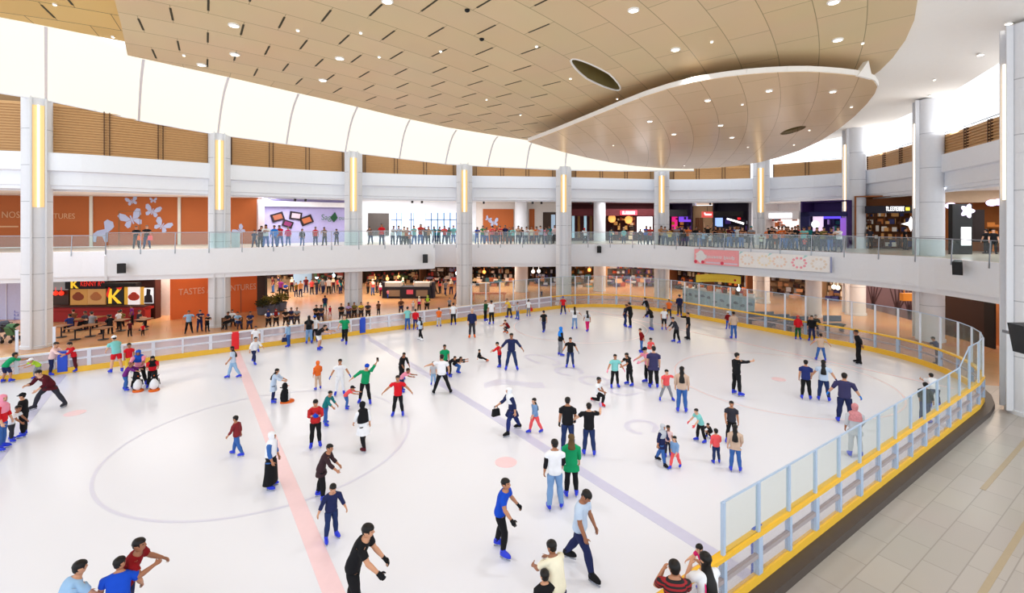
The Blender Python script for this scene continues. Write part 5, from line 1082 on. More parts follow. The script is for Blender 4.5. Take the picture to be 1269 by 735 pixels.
def top_mesh(fig, hem=0.0, sleeve=.42, puff=1.0, flare=1.0, neck=11):
    mb = PM(); inf = .009*puff; rows = []
    h0 = 0 if hem >= 0 else 2
    if hem > 0:
        c, x, y, w, d = fig.rows[0]; z = x.cross(y); dn = (-z*.4-EZ*.6).normalized(); fx = max(abs(l['knee'].y-c.y) for l in fig.legs); n = max(1, int(hem/.07)+1)
        kx = [l['d1'] for l in fig.legs]
        for k in range(n, 0, -1):
            t = hem*k/n; mid = sum(((l['hip']+l['d1']*min(t, .24)+l['d2']*max(0, t-.24)) for l in fig.legs), Vector())/2
            sprd = abs((fig.legs[0]['hip']+fig.legs[0]['d1']*min(t, .24)).x-(fig.legs[1]['hip']+fig.legs[1]['d1']*min(t, .24)).x)/2
            sprd = max(sprd, abs((fig.legs[0]['hip']+fig.legs[0]['d1']*min(t, .24)+fig.legs[0]['d2']*max(0, t-.24)).x-(fig.legs[1]['hip']+fig.legs[1]['d1']*min(t, .24)+fig.legs[1]['d2']*max(0, t-.24)).x)/2)
            sy = abs((fig.legs[0]['hip']+fig.legs[0]['d1']*min(t, .24)+fig.legs[0]['d2']*max(0, t-.24)).y-(fig.legs[1]['hip']+fig.legs[1]['d1']*min(t, .24)+fig.legs[1]['d2']*max(0, t-.24)).y)/2
            rad = max(.056, .070-.05*t)*fig.bulk
            rows.append((mid, EX, EY, max(.092*fig.bulk, sprd+rad)+inf+.04*t*flare, max(.066*fig.bulk, sy+rad)+inf+.04*t*flare))
    last = neck
    for i in range(h0, last):
        c, x, y, w, d = fig.rows[i]; k = 1.0 if i > 4 else 1.04; e = inf if i < 10 else inf*.6
        w2 = max(w, .088*fig.bulk) if i in (3, 4) else w
        rows.append((c, x, y, w2*k+e, d*k+e))
    base = len(rows)-(last-h0); rg = [mb.ring(ell(*r)) for r in rows]; ar = base+AROW-h0
    for i in range(len(rg)-1): mb.bridge(rg[i], rg[i+1], 0, (ACOL_R | ACOL_L) if ar <= i < ar+2 else None)
    for A in (fig.arms if last > AROW+2 else ()):
        prev = armhole(rg[ar:ar+3], A['sd'])
        for t_, c, u, v, r in arm_st(A, fig.bulk):
            if t_ > sleeve+.001: break
            q = mb.ring(aring(c, u, v, r+inf*1.0, r+inf*1.0)); mb.bridge(prev, q); prev = q
        if sleeve <= .05: pass
    return mb
def pants_mesh(fig, length=1.0, puff=1.0):
    mb = PM(); inf = .0065*puff; rg = []
    for i in range(0, 4):
        c, x, y, w, d = fig.rows[i]; rg.append(mb.ring(ell(c, x, y, w+inf*.8, d+inf*.8)))
    for i in range(3): mb.bridge(rg[i], rg[i+1])
    c3 = mb.ring(crotch_pts(fig, fig.rows[0], .028))
    for l in fig.legs:
        prev = crotch(mb, rg[0], l, c3)
        for t_, c, u, v, r in leg_st(l, fig.bulk):
            if t_ > length+.001: break
            rr = r+inf*(1 if t_ < .6 else 1.5); rr = max(rr, .031*puff) if t_ >= .85 else rr
            q = mb.ring(lring(c, u, v, rr)); mb.bridge(prev, q); prev = q
    return mb
def headring(fig, f, w, d, o, inf): k = fig.hs; return ell(fig.hb+fig.hz*(f*HH*k)+fig.hy_*(o*k), fig.hx, fig.hy_, w*k+inf, d*k+inf, N, .95)
def hair_mesh(fig, style='short'):
    mb = PM(); rows = []; inf = .007
    for f, w, d, o in HROWS: rows.append(mb.ring(headring(fig, f, w, d, o-(.003 if f < .6 else 0), inf if f > .5 else .004)))
    long = style in ('long', 'bob')
    for j in range(2, len(rows)-1):
        f = HROWS[j][0]
        for k in range(N):
            face = k in (1, 2, 3, 4, 5, 6); side = k in (0, 15, 7, 8)
            if f < .70 and face: continue
            if f < .58 and side and not long and HROWS[j+1][0] < .5: continue
            if f < .3 and not long and k not in (10, 11, 12, 13): continue
            mb.quad((rows[j][k], rows[j][(k+1) % N], rows[j+1][(k+1) % N], rows[j+1][k]))
    t = mb.ring([fig.hb+fig.hz*(HH*fig.hs+inf)])[0]
    for i in range(N): mb.quad((rows[-1][i], rows[-1][(i+1) % N], t))
    if long:   # the hair falls down the back
        cols = [8, 9, 10, 11, 12, 13, 14, 15, 0]; prev = [rows[2][k] for k in cols]; L = .19 if style == 'long' else .06; n = 4
        for s_ in range(1, n+1):
            t_ = s_/n; base = fig.posat(.30-L*t_); x, y, z = fig.fr(.30-L*t_); pts = []
            for k in cols:
                a = 2*math.pi*k/N; w = .060+.012*min(1, t_*2); d = .060+.052*min(1, t_*2.2)-.006*t_
                pts.append(base+x*(w*math.cos(a)*fig.hs)+y*(d*math.sin(a)-.012*t_-(0.0)))
            q = mb.ring(pts)
            for i in range(len(cols)-1): mb.quad((prev[i], prev[i+1], q[i+1], q[i]))
            prev = q
        inner = []
        for s_ in range(1):
            base = fig.posat(.30-L); x, y, z = fig.fr(.30-L); q = mb.ring([base+x*(.05*math.cos(2*math.pi*k/N))+y*(.072*math.sin(2*math.pi*k/N)) for k in cols])
            for i in range(len(cols)-1): mb.quad((prev[i], prev[i+1], q[i+1], q[i]))
    return mb
def scarf_mesh(fig, drop=.13):
    mb = PM(); rows = []
    for f, w, d, o in HROWS: rows.append(mb.ring(headring(fig, f, w, d, o-.002, .011)))
    for j in range(len(rows)-1):
        f = HROWS[j][0]
        for k in range(N):
            if f < .66 and f > .10 and k in (2, 3, 4, 5): continue
            mb.quad((rows[j][k], rows[j][(k+1) % N], rows[j+1][(k+1) % N], rows[j+1][k]))
    t = mb.ring([fig.hb+fig.hz*(HH*fig.hs+.011)])[0]
    for i in range(N): mb.quad((rows[-1][i], rows[-1][(i+1) % N], t))
    prev = rows[0]; b = fig.bulk
    for (s_, w, d) in ((.315, .052, .058), (.295, .092*b, .070), (.27, .112*b, .080), (.27-drop*.45, .120*b, .088), (.27-drop, .122*b, .090)):
        x, y, z = fig.fr(s_); q = mb.ring(ell(fig.posat(s_), x, y, w, d)); mb.bridge(prev, q); prev = q
    return mb
def cap_mesh(fig):
    mb = PM(); rows = []
    for f, w, d, o in HROWS[6:]: rows.append(mb.ring(headring(fig, f+.02, w, d, o, .012)))
    for i in range(len(rows)-1): mb.bridge(rows[i], rows[i+1])
    t = mb.ring([fig.hb+fig.hz*(HH*fig.hs+.016)])[0]
    for i in range(N): mb.quad((rows[-1][i], rows[-1][(i+1) % N], t))
    base = [rows[0][k] for k in (1, 2, 3, 4, 5, 6, 7)]; pts = [Vector(mb.v[i]) for i in base]
    q = mb.ring([p+fig.hy_*(.045*fig.hs*math.sin(math.pi*(i+.6)/7.2))-fig.hz*.006 for i, p in enumerate(pts)])
    q2 = mb.ring([p+fig.hy_*(.045*fig.hs*math.sin(math.pi*(i+.6)/7.2))+fig.hz*.001 for i, p in enumerate(pts)])
    for i in range(6): mb.quad((base[i], base[i+1], q[i+1], q[i])); mb.quad((base[i], base[i+1], q2[i+1], q2[i])); mb.quad((q[i], q[i+1], q2[i+1], q2[i]))
    return mb
def boot_mesh(fig, l, low=False):
    mb = PM(); fd = footdir(l); a = l['ank']; x = fd.cross(EZ); g = a-EZ*.045
    def sole(z, s0, s1, w): # from heel s0 to toe s1
        out = []
        for k in range(12):
            t = 2*math.pi*k/12; cy = (s0+s1)/2+(s1-s0)/2*math.cos(t); ww = w*(1+.12*math.cos(t)); out.append(g+EZ*z+fd*cy+x*(ww*math.sin(t)))
        return out
    g_ = 1.08 if not low else 1.0
    rings = [sole(-.004, -.044*g_, .116*g_, .028*g_), sole(.004, -.045*g_, .118*g_, .031*g_), sole(.020, -.045*g_, .117*g_, .031*g_), sole(.036*g_, -.042*g_, .098*g_, .030*g_), sole(.050*g_, -.038*g_, .056*g_, .029*g_)]
    if not low:
        u, v = leg_frame(l, l['d2']); 
        for s_, r in ((.0, .038), (.030, .038)):
            c = a-l['d2']*(s_+.012); rings.append([c+fd*(r*math.cos(2*math.pi*k/12))+x*(r*.92*math.sin(2*math.pi*k/12)) for k in range(12)])
    mb.loft(rings, 0, True, True); return mb
def blade_mesh(fig, l):
    mb = PM(); fd = footdir(l); x = fd.cross(EZ); g = l['ank']-EZ*(.045+.004); s = fig.sole-.004
    for (s0, s1, z0, z1, w) in ((-.045, .118, -s, -s*.55, .003), (-.035, .0, -s*.6, 0, .010), (.055, .10, -s*.6, 0, .011)):
        p = [g+fd*s0-x*w, g+fd*s1-x*w, g+fd*s1+x*w, g+fd*s0+x*w]; mb.hexa([q+EZ*z0 for q in p], [q+EZ*z1 for q in p])
    return mb
def glove_mesh(fig, A):
    mb = PM(); u, v, a, W = A['u2'], A['v2'], A['a2'], A['wr']
    rg = [mb.ring(aring(W+a*t, u, v, ru, rv)) for t, ru, rv in ((-.012, .024, .022), (.012, .026, .017), (.034, .030, .017), (.058, .031, .016))]
    for p, q in zip(rg, rg[1:]): mb.bridge(p, q)
    p2 = rg[-1]; top = [p2[6], p2[7], p2[8], p2[9], p2[10]]; bot = [p2[4], p2[3], p2[2], p2[1], p2[0]]
    mb.quad((p2[5], p2[6], p2[4])); mb.quad((p2[11], p2[0], p2[10]))
    for fi, L in enumerate((.95, 1.05, .97, .8)):
        base = [top[fi], top[fi+1], bot[fi+1], bot[fi]]; c = sum((Vector(mb.v[i]) for i in base), Vector())/4; rel = [Vector(mb.v[i])-c for i in base]; pr = base
        for ang, Ls, sc in ((18, .016, .92), (42, .016, .85), (65, .012, .6)):
            d = a*math.cos(R(ang))-v*math.sin(R(ang)); c = c+d*(Ls*L); q = mb.ring([c+r_*sc for r_ in rel]); mb.bridge(pr, q); pr = q
        mb.quad(tuple(pr))
    t0 = W+a*.02+u*.024; mb.tube([t0, t0+u*.016+a*.016, t0+u*.02+a*.036-v*.006], [.011, .010, .006], 6)
    return mb
# ---------------------------------------------------------------- assembling a person
RGB = {'black': (24, 24, 28), 'charcoal': (52, 52, 62), 'navy': (34, 42, 84), 'dark blue': (38, 50, 110), 'blue': (30, 84, 190), 'royal blue': (22, 74, 196), 'bright blue': (40, 130, 226), 'light blue': (150, 186, 222), 'pale blue': (190, 208, 232),
 'teal': (28, 120, 124), 'light teal': (130, 206, 204), 'green': (20, 150, 96), 'dark green': (30, 84, 52), 'lime': (178, 218, 62), 'olive': (120, 110, 60), 'yellow': (236, 200, 70), 'cream': (238, 232, 208), 'white': (238, 240, 246), 'grey': (138, 140, 148), 'light grey': (190, 194, 204), 'beige': (206, 178, 158),
 'tan': (190, 140, 96), 'brown': (104, 66, 46), 'maroon': (86, 24, 36), 'dark red': (130, 16, 22), 'red': (212, 28, 40), 'coral': (240, 92, 96), 'orange': (232, 110, 44), 'pink': (240, 150, 176), 'pale pink': (240, 206, 206), 'magenta': (214, 40, 110), 'purple': (120, 44, 130), 'lilac': (180, 160, 210), 'jeans': (58, 100, 170), 'dark jeans': (36, 52, 96), 'washed jeans': (122, 158, 204), 'peach': (226, 176, 150), 'bronze': (96, 76, 50)}
SKINS = [mat('skin %d' % i, c, .55, var=.03, scale=9) for i, c in enumerate(((206, 152, 120), (186, 130, 98), (158, 106, 78), (222, 172, 142)))]
EYE = mat('eye', (20, 14, 12), .3); LIP = mat('lips', (168, 84, 78), .5)
HAIRB = mat('black hair', (18, 14, 14), .45, spec=.3); SKB = mat('blue skate boot', (30, 56, 214), .35); STEELB = mat('skate blade', (190, 195, 205), .25, .9)
def cl(c):
    if c.startswith('*'): return MATS[c[1:]]
    return mat('cloth '+c, RGB[c], .85, var=.08, scale=14, spec=.2)
CACHE = {}
def pmesh(key, fn, nmat):
    if key in CACHE: return CACHE[key]
    mb = fn(); me = bpy.data.meshes.new(key[0]); me.from_pydata(mb.v, [], mb.f)
    for _ in range(nmat): me.materials.append(None)
    me.polygons.foreach_set('material_index', mb.m); me.polygons.foreach_set('use_smooth', [True]*len(me.polygons))
    bm = bmesh.new(); bm.from_mesh(me); bmesh.ops.recalc_face_normals(bm, faces=bm.faces); bm.to_mesh(me); bm.free()
    CACHE[key] = me; return me
def pobj(name, me, mats, parent=None):
    o = bpy.data.objects.new(name, me); COL.objects.link(o)
    for s, m in zip(o.material_slots, mats): s.link = 'OBJECT'; s.material = m
    if parent: o.parent = parent
    return o
FIGS = {}
def person(loc, heading, height, pose, label, top='black', bottom='black', hair='short', sleeve='short', hem=0.0, legs=1.0, skate='blue', child=0.0, bulk=1.0, mirror=False, skin=None, group=None, gloves=None, hy=0, hem2=None, cat='person', puff=1.0, abs_top=None, skirt=None, upper_only=False, under=None):
    key = (str(sorted(pose.items())) if isinstance(pose, dict) else pose, child, bulk, bool(skate), mirror, hy)
    if key not in FIGS:
        p = dict(pose) if isinstance(pose, dict) else dict(POSES[pose])
        if hy: p['hy'] = hy
        FIGS[key] = Fig(p, child, bulk, bool(skate), mirror)
    fig = FIGS[key]; ks = '%d' % (list(FIGS).index(key))
    sc = (abs_top/fig.top) if abs_top else height/1.045
    sc = max(.45, min(1.74, sc))
    sk = SKINS[skin if skin is not None else random.choice((0, 0, 1, 1, 2, 3))]
    body = pobj('person', pmesh(('person', ks), lambda: body_mesh(fig), 3), [sk, EYE, LIP])
    tag(body, label, cat, group)
    # mesh origin is the pelvis: bring the feet to the given point
    M = Matrix.Translation(Vector(loc)) @ Matrix.Rotation(heading, 4, 'Z') @ Matrix.Scale(sc, 4) @ Matrix.Translation(fig.off)
    body.matrix_world = M
    ch = lambda nm, key_, fn, m, par=body, n=1: pobj(nm, pmesh((nm,)+key_, fn, n), [m], par)
    sl = {'none': .03, 'cap': .3, 'short': .45, 'elbow': .55, 'long': .95, 'three': .8}[sleeve]
    shirt = 'dress' if hem > .25 else ('tunic' if hem > .12 else 'shirt')
    ch(shirt, (ks, hem, sl, puff), lambda: top_mesh(fig, hem, sl, puff), cl(top))
    if under: ch('undershirt', (ks, 'u'), lambda: top_mesh(fig, 0, .95, .55), cl(under))
    if skirt: ch('skirt', (ks, skirt[1]), lambda: skirt_mesh(fig, skirt[1]), cl(skirt[0]))
    if bottom: ch('shorts' if legs < .7 else 'trousers', (ks, legs, puff), lambda: pants_mesh(fig, legs, puff), cl(bottom))
    st, _, hc = hair.partition(':')
    if st == 'hijab': ch('headscarf', (ks, 'd'), lambda: scarf_mesh(fig), cl(hc or 'black'))
    elif st == 'hijablong': ch('headscarf', (ks, 'l'), lambda: scarf_mesh(fig, .24), cl(hc or 'black'))
    elif st == 'cap':
        ch('hair', (ks, 'short'), lambda: hair_mesh(fig, 'short'), HAIRB); ch('cap', (ks,), lambda: cap_mesh(fig), cl(hc or 'black'))
    else: ch('hair', (ks, st), lambda: hair_mesh(fig, st), cl(hc) if hc else HAIRB)
    for i, l in enumerate(fig.legs):
        if skate:
            s_ = ch('ice_skate', (ks, i), lambda: boot_mesh(fig, l), SKB if skate == 'blue' else cl(skate)); ch('blade', (ks, i), lambda: blade_mesh(fig, l), STEELB, s_)
        else: ch('shoe', (ks, i), lambda: boot_mesh(fig, l, True), cl('charcoal'))
    if gloves:
        for i, A in enumerate(fig.arms): ch('glove', (ks, i), lambda: glove_mesh(fig, A), cl(gloves))
    return body, fig, M
def skirt_mesh(fig, hem): 
    full = top_mesh(fig, hem, .03, 1.3, 1.6, neck=4); return full
def hand(fig, M, side): A = fig.arms[0 if side > 0 else 1]; return M @ (A['wr']+A['a2']*.06)
def heading(p, f):
    d = Vector((p.x, p.y, 0)).normalized(); r = Vector((d.y, -d.x, 0)); v = -math.cos(R(f))*d+math.sin(R(f))*r
    return math.atan2(v.y, v.x)-math.pi/2
# ================================================================ skaters: (column, foot row, head row, facing, pose, label, look)
stripemat('striped red', (150, 20, 28), (22, 18, 22), 9); stripemat('plaid red', (150, 24, 34), (96, 20, 30), 16)
BK = 'black'
SK = [
 (9, 474, 439, 120, 'bent', 'boy in green shirt bending forward at the far left edge of the ice', dict(top='green', bottom='navy', child=.7, legs=.55)),
 (65, 465, 424, 60, 'reach', 'child in pale pink top holding the blue marker panel at left', dict(top='pale pink', bottom='navy', sleeve='long', child=.6)),
 (91, 461, 423, 290, 'reach', 'child in red jacket holding the blue marker panel from its right', dict(top='red', bottom='maroon', sleeve='long', child=.6)),
 (60, 507, 448, 300, 'bentwide', 'skater in dark maroon jacket bending with legs wide apart at left', dict(top='maroon', bottom='charcoal', sleeve='long', hem=.10, skate='charcoal')),
 (46, 470, 442, 300, 'bent', 'child in lime top with white cap bending near the left barrier', dict(top='lime', bottom='grey', hair='cap:white', child=.7)),
 (3, 558, 489, 60, 'stand', 'skater with pink headscarf and red top at the left edge', dict(top='red', bottom='jeans', hair='hijab:pink', sleeve='long')),
 (15, 547, 503, 60, 'lean', 'small child in white top leaning in front of the black jacketed skater', dict(top='white', bottom='charcoal', child=.8)),
 (28, 541, 487, 250, 'stand', 'skater in black jacket and black cap near the left edge', dict(top='black', bottom='black', hair='cap:black', sleeve='long', bulk=1.1)),
 (144, 462, 407, 200, 'lean', 'skater in light teal shirt and red shorts by the barrier, white cap', dict(top='light teal', bottom='red', legs=.45, hair='cap:white', mirror=True)),
 (160, 461, 425, 10, 'stand', 'child in red and yellow top behind the penguin aids', dict(top='red', bottom='yellow', child=.6)),
 (173, 479, 432, 350, 'push', 'woman with blue headscarf and pink top pushing a penguin aid', dict(top='pink', bottom='black', hair='hijab:blue', sleeve='long')),
 (156, 484, 448, 70, 'push', 'toddler in purple jacket holding on beside a penguin aid', dict(top='purple', bottom='jeans', sleeve='long', child=.9)),
 (189, 480, 440, 0, 'push', 'woman with black headscarf and red top pushing a penguin aid', dict(top='red', bottom='black', hair='hijab:black', sleeve='long')),
 (289, 469, 429, 270, 'walk', 'slim girl in pale blue in front of the red marker panel', dict(top='pale blue', bottom='light blue', hair='long')),
 (315, 451, 417, 40, 'stride', 'skater in white top and navy trousers striding right of the red marker panel', dict(top='white', bottom='navy', sleeve='long')),
 (317, 437, 404, 0, 'stand', 'skater in white shirt standing against the far barrier at the red marker', dict(top='white', bottom='light grey')),
 (357, 430, 400, 240, 'stand', 'skater in light blue with dark bag holding the far barrier', dict(top='light blue', bottom='jeans', sleeve='long')),
 (339, 499, 457, 75, 'reach', 'girl with long black hair and pale blue dress pushing a penguin aid', dict(top='pale blue', bottom='navy', hair='long', sleeve='long', hem=.2)),
 (383, 426, 391, 180, 'stand', 'skater in black top and pale jeans against the far barrier', dict(top='black', bottom='washed jeans', hair='long')),
 (390, 424, 391, 180, 'stand', 'skater in blue cap and white top by the far barrier', dict(top='white', bottom='black', hair='cap:blue')),
 (396, 434, 402, 60, 'bent', 'skater in black top and white shorts leaning by the far barrier', dict(top='black', bottom='white', legs=.5)),
 (427, 426, 388, 340, 'strider', 'boy in green shirt striding left of the blue marker panel', dict(top='green', bottom='black')),
 (394, 483, 447, 200, 'relax', 'child with orange headscarf and beige trousers mid-ice', dict(top='orange', bottom='beige', hair='hijab:orange', sleeve='long', child=.4)),
 (421, 490, 445, 0, 'outlow', 'skater all in white with blue gloves and arms held out', dict(top='white', bottom='white', gloves='blue')),
 (452, 501, 451, 350, 'raise', 'skater in green shirt and blue cap raising one arm with a phone', dict(top='green', bottom='black', hair='cap:royal blue', sleeve='long', mirror=True, gloves=None)),
 (430, 507, 478, 70, 'bent', 'child in red top with black helmet bending beside the green shirted skater', dict(top='coral', bottom='jeans', hair='cap:black', child=.7)),
 (404, 527, 484, 60, 'lean', 'boy in dark teal jacket leaning forward behind the red and orange jacket', dict(top='teal', bottom='jeans', sleeve='long')),
 (391, 555, 495, 0, 'phone', 'boy in red jacket with orange sleeves and blue gloves', dict(top='*jacket red', bottom='black', sleeve='long', gloves='royal blue')),
 (450, 557, 498, 210, 'walk', 'woman in long white tunic with black headscarf and maroon skates', dict(top='white', bottom='black', hair='hijablong:black', sleeve='long', hem=.22, skate='maroon')),
 (515, 409, 383, 170, 'stand', 'skater in red jacket and blue trousers beside the far barrier', dict(top='red', bottom='dark blue', sleeve='long')),
 (505, 409, 380, 185, 'stand', 'skater in light teal top with orange wrap against the far barrier', dict(top='light teal', bottom='jeans')),
 (521, 422, 393, 230, 'walk', 'girl with black hair in pale blue top and black trousers near the far barrier', dict(top='pale blue', bottom='black', hair='long', skate='white')),
 (544, 405, 381, 180, 'stand', 'child in orange red top holding the far barrier', dict(top='orange', bottom='light grey', child=.5)),
 (562, 403, 375, 180, 'relax', 'skater in white shirt and black trousers leaving the far barrier', dict(top='white', bottom='black')),
 (585, 419, 382, 0, 'stand', 'skater in navy jacket and orange skates left of the fourth column', dict(top='navy', bottom='charcoal', sleeve='long', skate='orange', hair='cap:beige')),
 (498, 472, 436, 30, 'lean', 'girl in black with red hair band behind the pink child', dict(top='black', bottom='black', hair='long', sleeve='long')),
 (499, 486, 456, 70, 'bent', 'small child in pink top bending behind the red shirted boy', dict(top='pink', bottom='dark jeans', child=.8)),
 (493, 516, 465, 350, 'out', 'boy in red shirt and black trousers holding both arms out', dict(top='red', bottom='black', child=.2)),
 (548, 488, 439, 180, 'wide', 'man in white shirt and black trousers with legs wide apart', dict(top='white', bottom='black', skate='black')),
 (537, 477, 448, 0, 'stand', 'small child in light grey behind the man in white shirt', dict(top='light grey', bottom='light blue', child=.8)),
 (551, 466, 427, 0, 'stand', 'boy in green shirt behind the crouching skaters', dict(top='green', bottom='black')),
 (568, 463, 442, 90, 'squat', 'skater in black jacket and jeans crouching low mid-ice', dict(top='black', bottom='jeans', sleeve='long', bulk=1.15)),
 (558, 467, 441, 70, 'bent', 'skater in black bending beside the crouching skater', dict(top='black', bottom='black', sleeve='long')),
 (602, 398, 372, 60, 'point', 'skater in dark green top reaching out near the far barrier', dict(top='dark green', bottom='black', sleeve='long')),
 (609, 402, 372, 200, 'stand', 'skater in white shirt and black trousers by the fourth column', dict(top='white', bottom='black')),
 (631, 394, 370, 300, 'lean', 'skater in yellow shirt leaning by the far barrier', dict(top='yellow', bottom='charcoal')),
 (641, 396, 374, 300, 'point', 'skater in pale grey top and jeans pointing left by the far barrier', dict(top='light grey', bottom='jeans')),
 (655, 392, 371, 180, 'stand', 'skater in white top with red bag by the far barrier', dict(top='white', bottom='grey')),
 (627, 413, 396, 300, 'crouch', 'child in dark red top crouching on the far ice', dict(top='dark red', bottom='charcoal', skate='orange', child=.5)),
 (674, 412, 385, 200, 'walk', 'skater in black shirt with teal patch beside the far barrier', dict(top='black', bottom='navy', hair='cap:navy')),
 (634, 459, 412, 0, 'widefwd', 'man in navy jacket and jeans with both arms held out wide', dict(top='navy', bottom='dark jeans', sleeve='long')),
 (619, 455, 424, 250, 'reach', 'child in red jacket helping the seated child', dict(top='red', bottom='navy', sleeve='long', child=.5)),
 (604, 449, 433, 80, 'sit', 'child in black sitting on the ice with legs out', dict(top='black', bottom='black', skate='orange', child=.5, sleeve='long')),
 (698, 390, 367, 350, 'glide', 'skater in blue and red at the far barrier below the fifth column', dict(top='red', bottom='navy', hair='cap:blue')),
 (712, 408, 380, 190, 'handup', 'girl with long black hair, white top and jeans at the far end', dict(top='white', bottom='washed jeans', hair='long')),
 (728, 411, 385, 200, 'walk', 'girl with long black hair and magenta trousers at the far end', dict(top='light grey', bottom='magenta', hair='long')),
 (695, 441, 405, 110, 'stand', 'slim skater with blue headscarf and black top', dict(top='black', bottom='grey', hair='hijab:bright blue', sleeve='long')),
 (706.5, 456, 418, 0, 'outlow', 'man in black printed shirt and navy jeans beside the blue headscarf', dict(top='black', bottom='dark jeans', gloves='grey')),
 (781, 406, 375, 230, 'glide', 'taller skater in black of the close pair at the far end', dict(top='black', bottom='black', sleeve='long')),
 (775, 405, 377, 60, 'glide', 'shorter skater in blue of the close pair at the far end', dict(top='navy', bottom='dark jeans', sleeve='long', hair='cap:brown')),
 (802, 393, 369, 230, 'lean', 'skater in black leaning against the far right barrier', dict(top='black', bottom='grey', sleeve='long')),
 (807, 409, 380, 250, 'lean', 'skater in black jacket and grey leggings at the far end', dict(top='black', bottom='grey', sleeve='long', hair='long')),
 (823, 409, 381, 10, 'stand', 'skater in white shirt and black shorts at the far right', dict(top='white', bottom='black', legs=.6)),
 (829, 395, 371, 0, 'relax', 'marshal in orange and white vest by the far right barrier', dict(top='orange', bottom='charcoal')),
 (842, 392, 365, 200, 'stand', 'tall skater in navy against the far right barrier', dict(top='navy', bottom='charcoal', sleeve='long')),
 (838, 425, 393, 290, 'lean', 'slim skater in black and brown leaning back at the far right', dict(top='charcoal', bottom='black', sleeve='long')),
 (852, 421, 387, 280, 'point', 'skater in black pointing left near the far right barrier', dict(top='black', bottom='charcoal', sleeve='long', skate='black')),
 (794.5, 437, 407, 260, 'back', 'boy in dark red jacket and jeans at the far right', dict(top='dark red', bottom='jeans', sleeve='long')),
 (805, 447, 418, 30, 'reach', 'child in coral and white top behind the tall woman', dict(top='coral', bottom='white', child=.5)),
 (803, 476, 430, 300, 'reach', 'boy in black cap and pink top beside the tall woman in navy', dict(top='pink', bottom='black', hair='cap:black', gloves='pink')),
 (810, 481, 429, 185, 'stand', 'tall woman in long navy top and black trousers with bare forearms', dict(top='*indigo', bottom='black', hem=.1, bulk=1.08)),
 (762, 481, 439, 20, 'outlow', 'teenager with teal scarf and black trousers hand in hand with the girl in black', dict(top='light teal', bottom='black', gloves='pink', hair='short')),
 (780, 478, 437, 300, 'reach', 'girl all in black facing the teenager with teal scarf', dict(top='black', bottom='black', hem=.1, hair='bob')),
 (826, 497, 458, 20, 'wide', 'child in coral shirt and grey leggings beside the long haired woman', dict(top='coral', bottom='grey', child=.4)),
 (845, 511, 454, 180, 'stand', 'woman with long black hair, beige top and bright jeans, seen from behind', dict(top='beige', bottom='jeans', hair='long', sleeve='three')),
 (909, 420, 386, 200, 'stand', 'skater in beige grey top and jeans at the right barrier', dict(top='beige', bottom='jeans', sleeve='long')),
 (902, 408, 386, 200, 'stand', 'child in dark red jacket at the right barrier', dict(top='dark red', bottom='blue', child=.4, sleeve='long', hair='cap:white')),
 (914, 490, 437, 130, 'point', 'man all in black with blue scarf pointing to the right', dict(top='black', bottom='black', sleeve='long', mirror=False)),
 (989, 421, 391, 10, 'stand', 'skater with red hood and dark green trousers at the right barrier', dict(top='red', bottom='dark green', hair='hijab:red', sleeve='long')),
 (1006, 423, 391, 350, 'stand', 'person in black holding on at the right barrier, left one of the pair', dict(top='black', bottom='navy', sleeve='long')),
 (1011, 420, 390, 10, 'cross', 'person in black holding a child at the right barrier, right one of the pair', dict(top='black', bottom='navy', sleeve='long')),
 (1017, 447, 413, 190, 'widefwd', 'child in beige shirt and jeans with legs apart at right', dict(top='beige', bottom='jeans', child=.3)),
 (1063, 451, 409, 270, 'back', 'man all in black gliding left along the right barrier', dict(top='black', bottom='black', sleeve='long', skate='black')),
 (999, 495, 446, 180, 'relax', 'boy in blue shirt and black trousers hand in hand with the long haired girl', dict(top='dark blue', bottom='black')),
 (1021, 497, 446, 180, 'outlow', 'girl with long black hair, pale blue shirt and purple gloves, arms out', dict(top='pale blue', bottom='dark jeans', hair='long', gloves='dark blue')),
 (1047, 524, 462, 185, 'outlow', 'big man in navy shirt and navy trousers with blue gloves', dict(top='*indigo', bottom='navy', gloves='bright blue', bulk=1.12, sleeve='elbow')),
 (1060, 566, 500, 190, 'relax', 'woman with pink headscarf and light clothes behind the near glass screen', dict(top='light grey', bottom='light grey', hair='hijab:*scarf pink', sleeve='long', hem=.12)),
 (820, 576, 525, 60, 'walk', 'woman with grey cap, pale blue blouse and navy coat holding two children', dict(top='navy', bottom='jeans', hair='hijab:light grey', sleeve='long', hem=.12, skate='black')),
 (828, 566, 527, 20, 'stand', 'child in pale pink top between the woman in navy coat and the girl', dict(top='pale pink', bottom='charcoal', child=.5)),
 (836.5, 581, 540, 330, 'walk', 'girl in denim jacket and coral leggings beside the woman in navy coat', dict(top='washed jeans', bottom='coral', hair='long', child=.35, sleeve='long')),
 (868, 548, 506, 300, 'lean', 'woman in teal top and black trousers pulling a crouching child', dict(top='light teal', bottom='black', gloves='coral')),
 (878, 543, 524, 320, 'crouch', 'child in black crouching behind the woman in teal top', dict(top='black', bottom='black', child=.5, sleeve='long')),
 (887.5, 574, 531, 200, 'relax', 'child in coral jacket and dark jeans near the long haired woman in pink top', dict(top='coral', bottom='dark jeans', sleeve='long', child=.5)),
 (906, 549, 497, 0, 'relax', 'man in dark grey shirt and black trousers behind the long haired woman', dict(top='charcoal', bottom='black')),
 (911.5, 584, 526, 180, 'relax', 'woman with very long black hair, pale brown top and jeans', dict(top='beige', bottom='jeans', hair='long', sleeve='long', hem=.06)),
 (635, 537, 479, 290, 'strider', 'woman with white headscarf and navy coat striding left with a black bag', dict(top='navy', bottom='dark blue', hair='hijab:white', sleeve='long', hem=.16, skate='black')),
 (663, 537, 493, 300, 'walk', 'girl in denim jacket, red shorts and coral leggings walking left', dict(top='washed jeans', bottom='coral', hair='long', sleeve='long', child=.3)),
